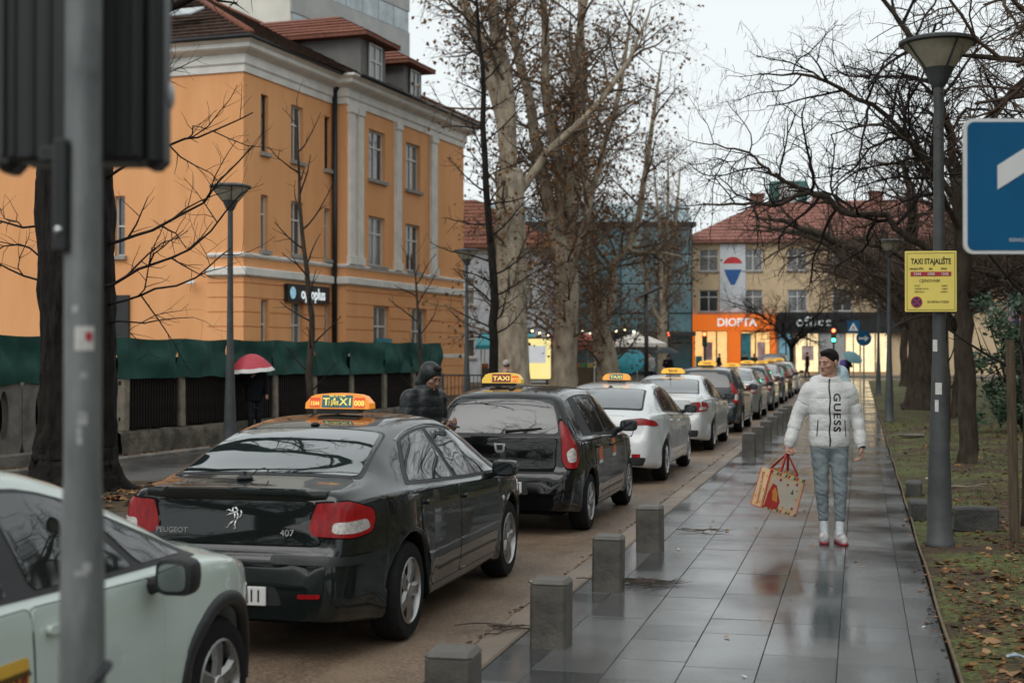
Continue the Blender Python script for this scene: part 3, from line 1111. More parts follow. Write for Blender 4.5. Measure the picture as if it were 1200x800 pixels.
planeB = plane_tree(5, o, [([(-10.8, 51.93, -.1), (-10.7, 51.95, 1.3), (-10.62, 51.96, 2.83), (-10.6, 51.97, 4.42), (-10.85, 51.9, 6.01)], [.78, .58, .54, .54, .46], 0, .9),
    ([(-10.85, 51.9, 5.4), (-11.36, 51.78, 7.92), (-11.92, 51.65, 10.78), (-12.44, 51.52, 13.32), (-12.69, 51.46, 14.91), (-13.2, 51.41, 19)], [.40, .34, .30, .24, .2, .05], 1, .1),
    ([(-10.75, 51.92, 4.9), (-10.9, 51.9, 8.55), (-11.33, 51.79, 11.1), (-11.42, 51.77, 14.91), (-11.49, 51.75, 20)], [.36, .30, .27, .2, .05], 1, .1),
    ([(-10.65, 51.95, 4.2), (-10.56, 51.98, 7.92), (-10.37, 52.03, 11.1), (-10.13, 52.09, 13.96), (-9.3, 52.24, 18.5)], [.34, .28, .24, .2, .05], 1, .1),
    ([(-10.6, 51.97, 4.2), (-10.0, 51.7, 6.2), (-9.3, 51.4, 8.6), (-8.5, 51.3, 11.5), (-7.9, 51.2, 15)], [.24, .2, .17, .13, .04], 1, .1)],
    'middle plane tree with several pale stems spreading from a fork')
o = (-9.87, 57.3, 0)
plane_tree(8, o, [([(-9.87, 57.3, -.1), (-9.95, 57.28, .8), (-10.24, 57.21, 2.58), (-10.44, 57.16, 3.97)], [.72, .58, .50, .42], 0, .9),
    ([(-10.44, 57.16, 3.6), (-10.64, 57.11, 6.06), (-10.91, 57.04, 10.93), (-11.05, 57.01, 16.15), (-11.15, 56.98, 21)], [.38, .32, .26, .18, .04], 1, .1),
    ([(-10.27, 57.2, 2.4), (-9.8, 57.31, 4.4), (-9.8, 57.3, 5.36), (-9.22, 57.45, 6.06), (-8.68, 57.59, 7.8), (-8.3, 57.64, 10.5), (-7.8, 57.7, 14)], [.36, .30, .28, .24, .2, .15, .04], 1, .2),
    ([(-9.22, 57.45, 6.0), (-8.21, 57.7, 5.85), (-7.0, 57.91, 5.7)], [.13, .10, .05], 1, .2)],
    'rightmost plane tree with a bent limb reaching over the queue')

# ---- old dark tree behind the traffic light pole --------------------------------
LV_OLD = [dict(), dict(),
    dict(per_m=1.1, len=2.6, r=.055, seg=.3, wig=.15, up=.05, angle=52, sides=6, start=.12, max=12),
    dict(per_m=2.6, len=1.1, r=.018, seg=.2, wig=.2, up=.04, angle=48, sides=4, start=.15, max=10),
    dict(per_m=7.5, len=.42, r=.007, seg=.12, wig=.25, up=.04, angle=50, sides=3, start=.1, max=8),
]
o = (-9.23, 15.5, 0)
t = Tree(21, LV_OLD, 1)
t.limb([(0, 0, -.1), (-.02, 0, .35), (0, .02, 1.0), (.02, 0, 2.2), (-.03, .02, 3.4), (0, 0, 4.6), (.05, 0, 5.6)], [.66, .52, .46, .43, .46, .42, .38], 0, 14, 64, .003, False)
for k in range(6):          # root flare
    a = k * 1.05 + .3
    t.limb([(.3 * math.cos(a), .3 * math.sin(a), .55), (.5 * math.cos(a), .5 * math.sin(a), .16), (.85 * math.cos(a + .1), .85 * math.sin(a + .1), .0)], [.16, .15, .05], 0, 3, 9, .01, False)
for (pts, rad) in (([(0, 0, 4.9), (1.2, -.6, 6.2), (2.8, -1.2, 7.2), (4.6, -1.8, 8.0), (6.2, -2.6, 8.3)], [.28, .22, .16, .1, .03]),
                   ([(0, 0, 5.2), (.9, .9, 6.8), (2.2, 1.6, 8.2), (4.2, 2.0, 9.4), (5.8, 2.2, 10)], [.24, .2, .15, .09, .03]),
                   ([(0, 0, 5.2), (-.6, -.4, 7), (-1.0, -.8, 9), (-1.2, -1, 11.5)], [.28, .22, .15, .04]),
                   ([(0, 0, 5), (.4, -1.2, 6.4), (1.6, -3.2, 7.2), (3.6, -4.8, 7.6), (5.2, -5.6, 7.8)], [.24, .2, .15, .1, .03]),
                   ([(0, 0, 5), (-1.2, .6, 6.3), (-2.8, 1, 7.5), (-4.5, 1.2, 8.4)], [.22, .17, .12, .03])):
    t.limb(pts, rad, 1, 4, 8, .05)
# thin shoots springing from the trunk towards the street and the wall
shoots = [([(.40, -.1, 2.55), (.9, -.15, 2.75), (1.6, -.2, 3.0), (2.3, -.25, 3.65)], .022), ([(.40, 0, 2.35), (.9, -.1, 2.45), (1.6, -.1, 2.65), (2.1, -.15, 3.0)], .018), ([(.42, 0, 2.15), (.9, .05, 2.15), (1.5, .1, 2.2)], .013),
          ([(.40, 0, 3.1), (1.0, 0, 3.25), (1.7, -.1, 3.55), (2.35, -.1, 4.2)], .022), ([(.4, 0, 3.9), (1.0, .05, 4.2), (1.6, .05, 4.35), (2.3, 0, 4.6)], .02), ([(.38, 0, 4.4), (.8, 0, 5.0), (1.1, -.1, 5.8)], .02),
          ([(-.4, 0, 2.6), (-.9, -.05, 2.8), (-1.4, -.1, 3.1)], .016), ([(-.4, 0, 3.3), (-.9, 0, 3.35), (-1.5, -.1, 3.55)], .018), ([(-.4, 0, 2.9), (-.8, 0, 3.1), (-1.3, 0, 3.0)], .015)]
for (pts, r0) in shoots:
    t.limb(pts, [r0, r0 * .75, r0 * .35], 2, 3, 5, .015)
t.build('old_tree', 'thick dark-barked old tree behind the traffic light pole', M_barkdark, M_twig, o, rough=.045)

# ---- slim dark tree beside the far lamp, young trees by the fence ----------------
LV_SLIM = [dict(), dict(per_m=3.4, len=1.9, r=.028, seg=.22, wig=.12, up=.015, angle=62, sides=4, start=.14, max=40),
    dict(per_m=4.0, len=.6, r=.012, seg=.16, wig=.2, up=.05, angle=48, sides=3, start=.15, max=8),
    dict(per_m=5.0, len=.25, r=.007, seg=.1, wig=.22, up=.05, angle=45, sides=3, start=.1, max=5)]
o = (-9.52, 36.79, 0)
t = Tree(31, LV_SLIM, 0)
t.limb(shifted([(-9.52, 36.79, -.1), (-9.52, 36.79, 2.08), (-9.52, 36.79, 3.67), (-9.7, 36.75, 6.18), (-9.78, 36.73, 8.69), (-9.92, 36.69, 10.74), (-10.01, 36.67, 12.9)], o), [.15, .12, .11, .09, .07, .045, .01], 0, 3, 9, .02)
t.build('slim_tree', 'slim black tree with level branches beside the far lamp post', M_barkdark, M_twig, o)
LV_YOUNG = [dict(), dict(per_m=2.6, len=1.3, r=.02, seg=.2, wig=.09, up=.07, angle=50, sides=4, start=.28, max=22),
    dict(per_m=3.0, len=.45, r=.009, seg=.14, wig=.15, up=.05, angle=45, sides=3, start=.2, max=6)]
o = (-10.75, 26.81, 0)
t = Tree(33, LV_YOUNG, 0)
t.limb(shifted([(-10.75, 26.81, -.06), (-10.73, 26.82, 1.32), (-10.7, 26.83, 2.52), (-10.88, 26.78, 3.89), (-10.96, 26.76, 5.26), (-11.01, 26.75, 6.9)], o), [.085, .07, .06, .045, .03, .006], 0, 3, 8, .02)
t.build('young_tree', 'young bare tree standing before the green fence sheet', M_barkbrown, M_twig, o, 0, 'young trees by the fence')
o = (-10.72, 34.44, 0)
t = Tree(35, LV_YOUNG, 0)
t.limb([(0, 0, -.06), (-.05, 0, 1.6), (-.18, 0, 3.1), (-.3, 0, 4.3)], [.06, .05, .035, .006], 0, 3, 7, .02)
t.build('young_tree', 'smallest bare tree near the end of the fence', M_barkbrown, M_twig, o, 0, 'young trees by the fence')

# ---- gnarled catalpa with drooping twigs and long pods on the right ---------------
LV_CAT = [dict(), dict(),
    dict(per_m=3.3, len=2.1, r=.030, seg=.18, wig=.20, up=.06, turn=.35, angle=58, sides=5, start=.1, max=20),
    dict(per_m=4.2, len=1.0, r=.013, seg=.11, wig=.24, up=.07, turn=.35, angle=52, sides=4, start=.1, max=12),
    dict(per_m=8.5, len=.42, r=.007, seg=.1, wig=.28, up=-.05, angle=50, sides=3, start=.1, max=12),
]
def catalpa(seed, o, parts, label, pods=.25, lv=LV_CAT, group='bare park trees'):
    t = Tree(seed, lv, 1)
    for (pts, rad, l, ts, kids) in parts:
        t.limb(shifted(pts, o), rad, l, 4, 12 if l == 0 else 8, .02, kids, ts)
    t.hang_pods(pods, .16, .0035)
    return t.build('catalpa_tree', label, M_barkbrown, M_twig, o, 0, group, mat('seed pods', (.06, .04, .025), .8, var=.3), 'seed_pods')
catalpa(41, (1.65, 23.57, 0), [
    ([(1.65, 23.57, -.1), (1.66, 23.57, .25), (1.63, 23.56, 1.55), (1.57, 23.55, 2.9), (1.55, 23.54, 3.85), (1.52, 23.54, 4.53)], [.2, .15, .135, .13, .125, .115], 0, .8, False),
    ([(1.52, 23.54, 4.4), (1.39, 23.5, 5.17), (1.17, 23.45, 5.99), (.81, 23.36, 6.68), (.37, 23.25, 7.35), (-.1, 23.14, 8.3)], [0.075, 0.068, 0.058, 0.048, 0.034, 0.010], 1, .1, True),
    ([(1.57, 23.55, 2.9), (1.01, 23.41, 3.44), (.55, 23.3, 3.75), (.37, 23.25, 3.95), (-.25, 23.1, 3.98), (-.51, 23.04, 4.21), (-.86, 22.95, 4.3), (-1.31, 22.84, 4.12), (-1.94, 22.69, 4.14), (-2.73, 22.5, 4.1)], [0.068, 0.061, 0.054, 0.051, 0.048, 0.044, 0.041, 0.031, 0.020, 0.005], 1, .22, True),
    ([(-.86, 22.95, 4.28), (-1.2, 22.84, 4.55), (-1.48, 22.8, 4.75), (-1.81, 22.72, 4.99), (-2.33, 22.59, 5.06), (-2.73, 22.5, 5.19)], [0.031, 0.027, 0.024, 0.018, 0.011, 0.004], 1, .2, True),
    ([(1.5, 23.5, 4.2), (.9, 23.2, 5.0), (.2, 22.7, 5.6), (-.7, 22.2, 6.0), (-1.5, 21.8, 6.0)], [0.054, 0.048, 0.037, 0.024, 0.007], 1, .15, True),
    ([(1.55, 23.54, 3.6), (1.2, 22.9, 4.3), (.8, 22.0, 4.8), (.3, 21.0, 5.0), (-.4, 20.2, 4.8)], [0.048, 0.041, 0.034, 0.020, 0.007], 1, .15, True),
    ([(1.52, 23.54, 4.5), (2.0, 23.4, 5.4), (2.6, 23.0, 6.2), (3.3, 22.6, 6.8)], [0.061, 0.051, 0.034, 0.008], 1, .1, True),
    ([(1.55, 23.54, 3.4), (2.1, 23.0, 4.0), (2.8, 22.2, 4.4), (3.4, 21.4, 4.5)], [0.048, 0.037, 0.027, 0.007], 1, .1, True),
    ([(1.54, 23.54, 4.1), (1.4, 24.3, 4.9), (1.0, 25.4, 5.5), (.4, 26.4, 5.7)], [0.048, 0.041, 0.027, 0.007], 1, .1, True)],
    'gnarled catalpa whose long limb reaches left over the pavement, behind the yellow sign')

# a second, spreading crown used for the rest of the park row
LV_ROW = [dict(), dict(),
    dict(per_m=2.6, len=2.4, r=.045, seg=.3, wig=.16, up=.05, turn=.4, angle=56, sides=5, start=.1, max=16),
    dict(per_m=3.8, len=1.15, r=.018, seg=.2, wig=.22, up=.02, turn=.35, angle=52, sides=3, start=.1, max=12),
    dict(per_m=6.0, len=.55, r=.008, seg=.15, wig=.28, up=-.10, angle=50, sides=3, start=.1, max=10)]
def row_tree(seed, h, r0, spread):
    t = Tree(seed, LV_ROW, 1)
    t.limb([(0, 0, -.1), (0, 0, .4), (.05, 0, h * .5), (0, .05, h)], [r0 * 1.5, r0 * 1.05, r0 * .9, r0 * .8], 0, 4, 12, .02, False)
    rr = random.Random(seed)
    for k in range(7):
        a = k * 2 * PI / 7 + rr.uniform(-.3, .3)
        e = rr.uniform(.45, 1.1)
        L_ = spread * rr.uniform(.8, 1.15)
        t.limb([(0, 0, h * .92), (L_ * .25 * math.cos(a), L_ * .25 * math.sin(a), h + L_ * .28 * e), (L_ * .6 * math.cos(a + .15), L_ * .6 * math.sin(a + .15), h + L_ * .5 * e), (L_ * math.cos(a + .1), L_ * math.sin(a + .1), h + L_ * .62 * e)], [r0 * .55, r0 * .42, r0 * .26, .012], 1, 4, 7, .04)
    return t
t = row_tree(51, 3.2, .50, 5.4)
rowA = t.build('park_tree', 'thick-trunked park tree with flared roots beyond the second lamp post', M_barkbrown, M_twigbrown, (1.9, 45.9, 0), 0, 'bare park trees')
t = row_tree(57, 2.8, .20, 4.2)
rowB = t.build('park_tree', 'slimmer bare park tree by the pavement beyond the thick trunk', M_barkbrown, M_twigbrown, (2.0, 56, 0), 0, 'bare park trees')
def tree_copy(src, loc, rz, sc, label):
    c = copy_tree(src)
    c.location = loc
    c.rotation_euler = (0, 0, rz)
    c.scale = (sc, sc, sc)
    c['label'] = label
    return c
tree_copy(rowB, (2.3, 66, 0), 1.9, 1.05, 'bare park tree by the pavement, third beyond the thick trunk')
tree_copy(rowA, (5.9, 40, 0), 2.2, .8, 'dark park tree standing in the grass behind the blue sign')
tree_copy(rowB, (5.6, 36.5, 0), .7, 1.1, 'slender park tree between the catalpa and the evergreen bush')
tree_copy(rowA, (9.5, 62, 0), 4.0, .95, 'park tree deep in the park, to the right of the lamp row')
tree_copy(rowB, (2.3, 78, 0), 3.3, 1.15, 'farthest bare tree of the pavement row, near the crossing')
tree_copy(rowB, (2.6, 40.5, 0), 5.5, .9, 'bare park tree between the second lamp post and the evergreen bush')
tree_copy(rowB, (6.8, 50, 0), 4.4, 1.2, 'bare park tree in the middle of the park behind the thick trunk')
tree_copy(rowB, (7.2, 27, 0), 1.2, 1.1, 'bare park tree beyond the blue sign at the right edge')
tree_copy(rowB, (4.0, 12.5, 0), 2.9, 1.0, 'bare park tree just outside the right edge, nearer than the lamp post')
tree_copy(rowA, (6.5, 20, 0), 5.1, .9, 'park tree off to the right, level with the catalpa')
tree_copy(rowA, (-8.6, -5, 0), .9, 1.0, 'street tree standing behind the photographer on the left')
tree_copy(rowA, (3.2, -2.0, 0), 3.9, .95, 'street tree standing behind the photographer on the right')
tree_copy(rowB, (-9.4, 5.5, 0), 2.0, 1.2, 'street tree left of the mint car outside the frame')
tree_copy(planeB, (-13.8, 67, 0), 2.1, .85, 'paler plane tree farther back, beside the market stalls')
tree_copy(planeB, (-11.2, 83, 0), 4.0, .7, 'plane tree farthest up the street before the glass building')
# small tree in front of the shops
t = row_tree(63, 2.3, .17, 4.4)
t.build('shop_tree', 'small dark tree standing before the orange shop', M_barkdark, M_twig, (-4.5, 97.5, 0), 0)
# leaning slim trunks beside the right edge
o = (1.62, 15.2, 0)
t = Tree(71, LV_YOUNG, 0)
t.limb([(0, 0, -.1), (.02, 0, 1.2), (.0, .02, 2.4), (.08, 0, 3.6), (.1, 0, 5.0)], [.045, .04, .034, .026, .006], 0, 3, 8, .015)
t.build('staked_tree', 'thin young tree at the right edge beside a wooden stake', M_barkbrown, M_twig, o, 0, 'young staked trees')
o = (1.73, 30.4, 0)
t = Tree(73, LV_YOUNG, 0)
t.limb([(0, 0, -.1), (.02, 0, 1.2), (.0, .02, 2.0), (.05, 0, 3.4)], [.07, .055, .04, .006], 0, 3, 8, .015)
t.build('staked_tree', 'young tree seen beside the lamp post under the yellow sign', M_barkbrown, M_twig, o, 0, 'young staked trees')
# evergreen bush
def bush(seed, rx, ry, h, n, lf):
    r = random.Random(seed)
    b, st = MB(), MB()
    for k in range(14):
        a = r.uniform(0, 6.28)
        q = r.uniform(.2, .8)
        st.tube([(0, 0, 0), (rx * q * .5 * math.cos(a), ry * q * .5 * math.sin(a), h * .4), (rx * q * math.cos(a), ry * q * math.sin(a), h * r.uniform(.6, .95))], [.03, .02, .006], 4, cap=False)
    cl = [(r.gauss(0, .45), r.gauss(0, .45), r.uniform(.1, 1)) for _ in range(60)]
    for k in range(n):
        c = r.choice(cl)
        w = math.sqrt(max(.05, 1 - (c[2] * 1.0 - .35) ** 2 * 1.4))
        p = Vector((rx * max(-1, min(1, c[0])) * w + r.gauss(0, .13), ry * max(-1, min(1, c[1])) * w + r.gauss(0, .13), c[2] * h + r.gauss(0, .12)))
        if p.z < .03:
            p.z = .03 + r.random() * .1
        u = unit(Vector((r.gauss(0, 1), r.gauss(0, 1), r.gauss(.3, .7))))
        v = u.orthogonal().normalized()
        s = lf * r.uniform(.6, 1.4)
        b.add([p, p + u * s * .5 + v * s * .22, p + u * s, p + u * s * .5 - v * s * .22], [(0, 1, 2, 3)])
    return b, st
M_ever = mat('evergreen leaves', (.018, .042, .022), .45, col2=(.045, .085, .038), scale=6)
b, st = bush(81, 1.5, 1.3, 2.9, 5200, .15)
t = thing('evergreen_bush', 'dense dark green evergreen bush in the park by the right edge', 'bush', (3.55, 33.6, 0))
st.build('stems', M_barkbrown, t)
b.build('foliage', M_ever, t)['kind'] = 'stuff'

# ================================================================== CARS
M_rubber = mat('tyre rubber', (0.012, 0.012, 0.013), .75, var=.25, scale=20)
M_under = mat('black underbody', (0.008, 0.008, 0.009), .9)
M_trim = mat('black plastic trim', (0.014, 0.015, 0.016), .5, var=.2, scale=30)
M_gap = mat('panel gap', (0.004, 0.004, 0.005), .9, var=0)
M_carglass = mat('tinted car glass', (0.010, 0.014, 0.014), .03, var=.3, scale=2, spec=.6, ior=1.5, coat=.6)
M_carglass_p = mat('pale tinted car glass', (0.02, 0.03, 0.03), .03, var=.3, scale=2, spec=1.0, ior=1.8, coat=1.0)
M_rim = mat('silver alloy', (.42, .42, .41), .3, metal=.85, var=.1, rvar=.1)
M_steelcap = mat('grey wheel trim', (.33, .33, .33), .4, metal=.4)
M_chrome = mat('chrome', (.7, .7, .71), .12, metal=1.0, var=.05)
M_lampred = mat('red lamp lens', (.13, .002, .004), .3, var=.75, scale=9, coat=.2, spec=.25, emit=(.9, .015, .015), estr=.07, stretch=(.6, 6, 1.5))
M_lampclear = mat('clear lamp lens', (.5, .47, .44), .1, var=.35, scale=40, coat=1.0)
M_plate = mat('plate white', (.68, .68, .66), .4, var=.05)
M_black = mat('print black', (.01, .01, .011), .5, var=0)
M_brakeon = mat('brake lamp lit', (.5, .01, .01), .2, var=.1, emit=(1, .04, .02), estr=.9)

def paint(name, col, flake=.15, metal=.35, rough=.28, spec=.4):
    return mat(name, col, rough, metal=metal, var=flake, scale=1.6, coat=1.0, spec=spec, detail=6, rvar=.06)

def pchip(keys):
    xs = np.array([k[0] for k in keys], float)
    ys = np.array([k[1] for k in keys], float)
    h = np.diff(xs)
    d = np.diff(ys) / h
    m = np.zeros(len(xs))
    for i in range(1, len(xs) - 1):
        if d[i - 1] * d[i] > 0:
            w1, w2 = 2 * h[i] + h[i - 1], h[i] + 2 * h[i - 1]
            m[i] = (w1 + w2) / (w1 / d[i - 1] + w2 / d[i])
    m[0], m[-1] = d[0], d[-1]
    def f(x):
        x = min(max(x, xs[0]), xs[-1])
        i = min(int(np.searchsorted(xs, x, 'right')) - 1, len(xs) - 2)
        t = (x - xs[i]) / h[i]
        return float((1 + 2 * t) * (1 - t) ** 2 * ys[i] + t * (1 - t) ** 2 * h[i] * m[i] + t * t * (3 - 2 * t) * ys[i + 1] + t * t * (t - 1) * h[i] * m[i + 1])
    return f

def chaikin(p, it=2):
    for _ in range(it):
        q = [p[0]]
        for a, b in zip(p[:-1], p[1:]):
            q.append((a[0] * .75 + b[0] * .25, a[1] * .75 + b[1] * .25))
            q.append((a[0] * .25 + b[0] * .75, a[1] * .25 + b[1] * .75))
        q.append(p[-1])
        p = q
    return p

def round_poly(poly, r, n=4):
    out = []
    m = len(poly)
    for i in range(m):
        a, b, c = Vector(poly[i - 1]), Vector(poly[i]), Vector(poly[(i + 1) % m])
        u, v = a - b, c - b
        k = min(r, u.length * .45, v.length * .45)
        p0, p1 = b + u.normalized() * k, b + v.normalized() * k
        for j in range(n + 1):
            t = j / n
            q = p0 * (1 - t) ** 2 + b * 2 * t * (1 - t) + p1 * t * t
            out.append((q.x, q.y))
    return out

class Car:
    def __init__(s, sp, root):
        s.sp = sp
        s.root = root
        s.top, s.belt, s.wid = pchip(sp['top']), pchip(sp['belt']), pchip(sp['wid'])
        s.rz, s.ry = pchip(sp['railz']), pchip(sp['raily'])
        s.L = sp['top'][-1][0]
        s.build_body()
    def build_body(s):
        sp = s.sp
        L, r = s.L, sp['tyre']
        ar = r + sp.get('arch', .05)
        xs = set(np.round(np.arange(0, L, .05), 4)) | {0, .008, .018, .03, .045, .06, .08, .1, .12, .14, .16, .18, L, L - .008, L - .02, L - .04, L - .07, L - .1}
        for xw in sp['axles']:
            xs = {x for x in xs if abs(abs(x - xw) - ar) > .012}
            for a in range(0, 181, 10):
                xs.add(round(xw + ar * math.cos(R(a)), 4))
            xs |= {xw + ar + .004, xw - ar - .004}
        xs = sorted(xs)
        sill = pchip(sp.get('sill', [(0, .27), (.25, .23), (.6, .2), (L - .8, .19), (L - .2, .22), (L, .28)]))
        rows = []
        for x in xs:
            zt, zb, w = s.top(x), s.belt(x), s.wid(x)
            zr, yr = min(s.rz(x), zt - .006), min(s.ry(x), w - .03)
            zs = sill(x)
            inset = .05
            for xw in sp['axles']:
                dx = abs(x - xw)
                if dx < ar + 1e-4:
                    zs = max(zs, r + math.sqrt(max(0, ar * ar - dx * dx)))
                k = max(0, 1 - abs(dx - 0) / (ar + .12))
                inset = min(inset, .05 - .07 * min(1, k * 2))
            zb = min(zb, zr - .012)
            zs = min(zs, zb - .06)
            yb = max(yr + .012, w - sp.get('shoulder', .055))
            hgt = zb - zs
            P = [(w - .13 - max(0, inset), zs + .005), (w - inset, zs), (w - inset * .25, zs + hgt * .22), (w, zs + hgt * .5), (w - .006, zs + hgt * .78), (w - .02, zb - .01), (yb, zb + .012), (yr + (yb - yr) * .5, zb + (zr - zb) * .55), (yr, zr), (yr * .86, zr + (zt - zr) * .62), (yr * .5, zt - (zt - zr) * .10), (0, zt)]
            rows.append([(x, y, z) for (y, z) in chaikin(P, 2)])
        k = len(rows[0])
        vs, fs = [], []
        for row in rows:
            vs += [(x, -y, z) for (x, y, z) in row] + [(x, y, z) for (x, y, z) in row[-2::-1]]
        n = 2 * k - 1
        for i in range(len(rows) - 1):
            for j in range(n - 1):
                fs.append((i * n + j, (i + 1) * n + j, (i + 1) * n + j + 1, i * n + j + 1)[::-1])
        m = len(rows) - 1
        fs.append(tuple(range(n))[::-1][::-1])
        fs.append(tuple(m * n + j for j in range(n))[::-1])
        o = mesh_from('body', vs, fs, s.sp['paint'], s.root)
        o.data.set_sharp_from_angle(angle=R(50))
        s.bvh = BVHTree.FromPolygons([Vector(v) for v in vs], [f for f in fs[:-2]] + [fs[-2], fs[-1]])
    def ray(s, axis, u, v):
        if axis == 'T':
            o, d = Vector((u, v, 4)), Vector((0, 0, -1))
        elif axis == 'F':
            o, d = Vector((s.L + 4, u, v)), Vector((-1, 0, 0))
        elif axis == 'S':
            o, d = Vector((u, -4, v)), Vector((0, 1, 0))
        else:
            a = R(axis)
            d = Vector((math.cos(a), math.sin(a), 0))
            e = Vector((math.sin(a), -math.cos(a), 0))
            o = e * u + Vector((0, 0, v)) - d * 6
        h = s.bvh.ray_cast(o, d)
        if h[0] is None:
            return None
        n = h[1]
        if n.dot(d) > 0:
            n = -n
        return h[0], (n - d * .35).normalized()
    def panel(s, name, poly, axis, off, m, parent=None, cols=18, rws=6, rnd=.02, skirt=.006, mirror=False, both=True, wrap=None):
        """a panel laid onto the body, cut to the outline poly seen along axis; returns right (and mirrored left) objects"""
        if rnd:
            poly = round_poly(poly, rnd)
        u0, u1 = min(p[0] for p in poly), max(p[0] for p in poly)
        us = set()
        for i in range(cols + 1):
            us.add(u0 + (u1 - u0) * (.5 - .5 * math.cos(PI * i / cols)))
        us = sorted(us)
        grid = []
        n = len(poly)
        for u in us:
            uu = min(max(u, u0 + 1e-5), u1 - 1e-5)
            zz = []
            for i in range(n):
                a, b = poly[i], poly[(i + 1) % n]
                if (a[0] - uu) * (b[0] - uu) <= 0 and abs(a[0] - b[0]) > 1e-9:
                    t = (uu - a[0]) / (b[0] - a[0])
                    zz.append(a[1] + t * (b[1] - a[1]))
            if len(zz) < 2:
                continue
            lo, hi = min(zz), max(zz)
            col = []
            for j in range(rws + 1):
                h = s.ray(axis, uu, lo + (hi - lo) * j / rws)
                col.append(h)
            if any(h is None for h in col):
                continue
            grid.append(col)
        if len(grid) < 2:
            return []
        c, r = len(grid), rws + 1
        vs = [h[0] + h[1] * off for col in grid for h in col]
        fs = [(i * r + j, i * r + j + 1, (i + 1) * r + j + 1, (i + 1) * r + j) for i in range(c - 1) for j in range(r - 1)]
        if skirt:
            ring = [(0, j) for j in range(r)] + [(i, r - 1) for i in range(1, c)] + [(c - 1, j) for j in range(r - 2, -1, -1)] + [(i, 0) for i in range(c - 2, 0, -1)]
            b = len(vs)
            for (i, j) in ring:
                h = grid[i][j]
                vs.append(h[0] - h[1] * skirt)
            q = len(ring)
            for k in range(q):
                k2 = (k + 1) % q
                a0 = ring[k][0] * r + ring[k][1]
                a1 = ring[k2][0] * r + ring[k2][1]
                fs.append((a1, a0, b + k, b + k2))
        nv = (vs[1] - vs[0]).cross(vs[r] - vs[0])
        mid = (c // 2) * r + r // 2
        nv = (vs[mid + 1] - vs[mid]).cross(vs[mid + r] - vs[mid]) if c > 2 else nv
        ref = grid[c // 2][r // 2][1]
        if nv.dot(ref) < 0:
            pass
        else:
            fs = [f[::-1] for f in fs]
        fs = [f[::-1] for f in fs] if False else fs
        # orient outward
        outs = []
        def mk(flip):
            vv = [(v.x, -v.y if flip else v.y, v.z) for v in vs]
            ff = fs if not flip else [f[::-1] for f in fs]
            o = mesh_from(name, vv, ff, m, parent if not isinstance(parent, (list, tuple)) else parent[1 if flip else 0])
            f0 = o.data.polygons[min(len(o.data.polygons) - 1, (c // 2) * (r - 1) + (r - 1) // 2)]
            rf = Vector((ref.x, -ref.y if flip else ref.y, ref.z))
            if f0.normal.dot(rf) < 0:
                o.data.flip_normals()
            o.data.set_sharp_from_angle(angle=R(55))
            return o
        outs.append(mk(False))
        if both:
            outs.append(mk(True))
        return outs

WHEELS = {}
def wheel_meshes(r, wd, style):
    key = (round(r, 3), style)
    if key in WHEELS:
        return WHEELS[key]
    rr = r * .66
    t = MB().lathe([(rr, -wd / 2 + .01), (r * .8, -wd / 2), (r * .93, -wd / 2 + .006), (r * .985, -wd / 2 + .03), (r, -wd / 2 + .06), (r, wd / 2 - .06), (r * .985, wd / 2 - .03), (r * .93, wd / 2 - .006), (r * .8, wd / 2), (rr, wd / 2 - .01)], 40, axis='y', cap=False)
    b = MB()
    # outer face of the wheel looks to -y
    b.lathe([(rr * 1.02, -wd / 2 + .004), (rr * .97, -wd / 2 - .002), (rr * .93, -wd / 2 + .012), (rr * .92, wd / 2 - .02), (rr * 1.0, wd / 2 - .01)], 40, axis='y', cap=False)
    yo = -wd / 2
    def spoke(a, w0, w1, r0=.16, r1=.95, d=.03):
        ca, sa = math.cos(a), math.sin(a)
        pts = []
        for (q, w, y) in ((r0 * rr, w0, yo + .012), (rr * .55, (w0 + w1) * .42, yo + .004), (r1 * rr, w1, yo + .012)):
            for sgn, yy in ((-1, y + .02), (-.55, y), (.55, y), (1, y + .02)):
                pts.append((q * ca - sgn * w * sa, yy, q * sa + sgn * w * ca))
        fs = [(4 * i + j, 4 * i + j + 1, 4 * i + j + 5, 4 * i + j + 4) for i in range(2) for j in range(3)]
        b.add(pts, fs)
        b.add(pts, [f[::-1] for f in fs])
    if style == 5:
        for k in range(5):
            spoke(2 * PI * k / 5 + .3, .045, .062)
    elif style == 6:
        for k in range(6):
            spoke(2 * PI * k / 6, .03, .055)
    elif style == 9:
        for k in range(9):
            spoke(2 * PI * k / 9, .02, .045, r0=.3)
    elif style == 10:
        for k in range(5):
            for dd in (-.17, .17):
                spoke(2 * PI * k / 5 + dd, .014, .024)
    b.lathe([(.0, yo + .002), (rr * .2, yo + .004), (rr * .26, yo + .02)], 18, axis='y', cap=False)
    h = MB().lathe([(0, yo + .055), (rr * .9, yo + .055), (rr * .9, yo + .07), (0, yo + .07)], 28, axis='y', cap=False)
    h.lathe([(0, yo + .035), (rr * .55, yo + .04), (rr * .55, yo + .06)], 24, axis='y', cap=False)
    res = (t.mesh('tyre'), b.mesh('rim'), h.mesh('wheel'))
    for me, m in zip(res, (M_rubber, M_rim if style != 9 else M_steelcap, mat('brake dust', (.03, .03, .03), .6, metal=.3))):
        me.materials.append(m)
        me.polygons.foreach_set('use_smooth', [True] * len(me.polygons))
        me.set_sharp_from_angle(angle=R(35))
    WHEELS[key] = res
    return res

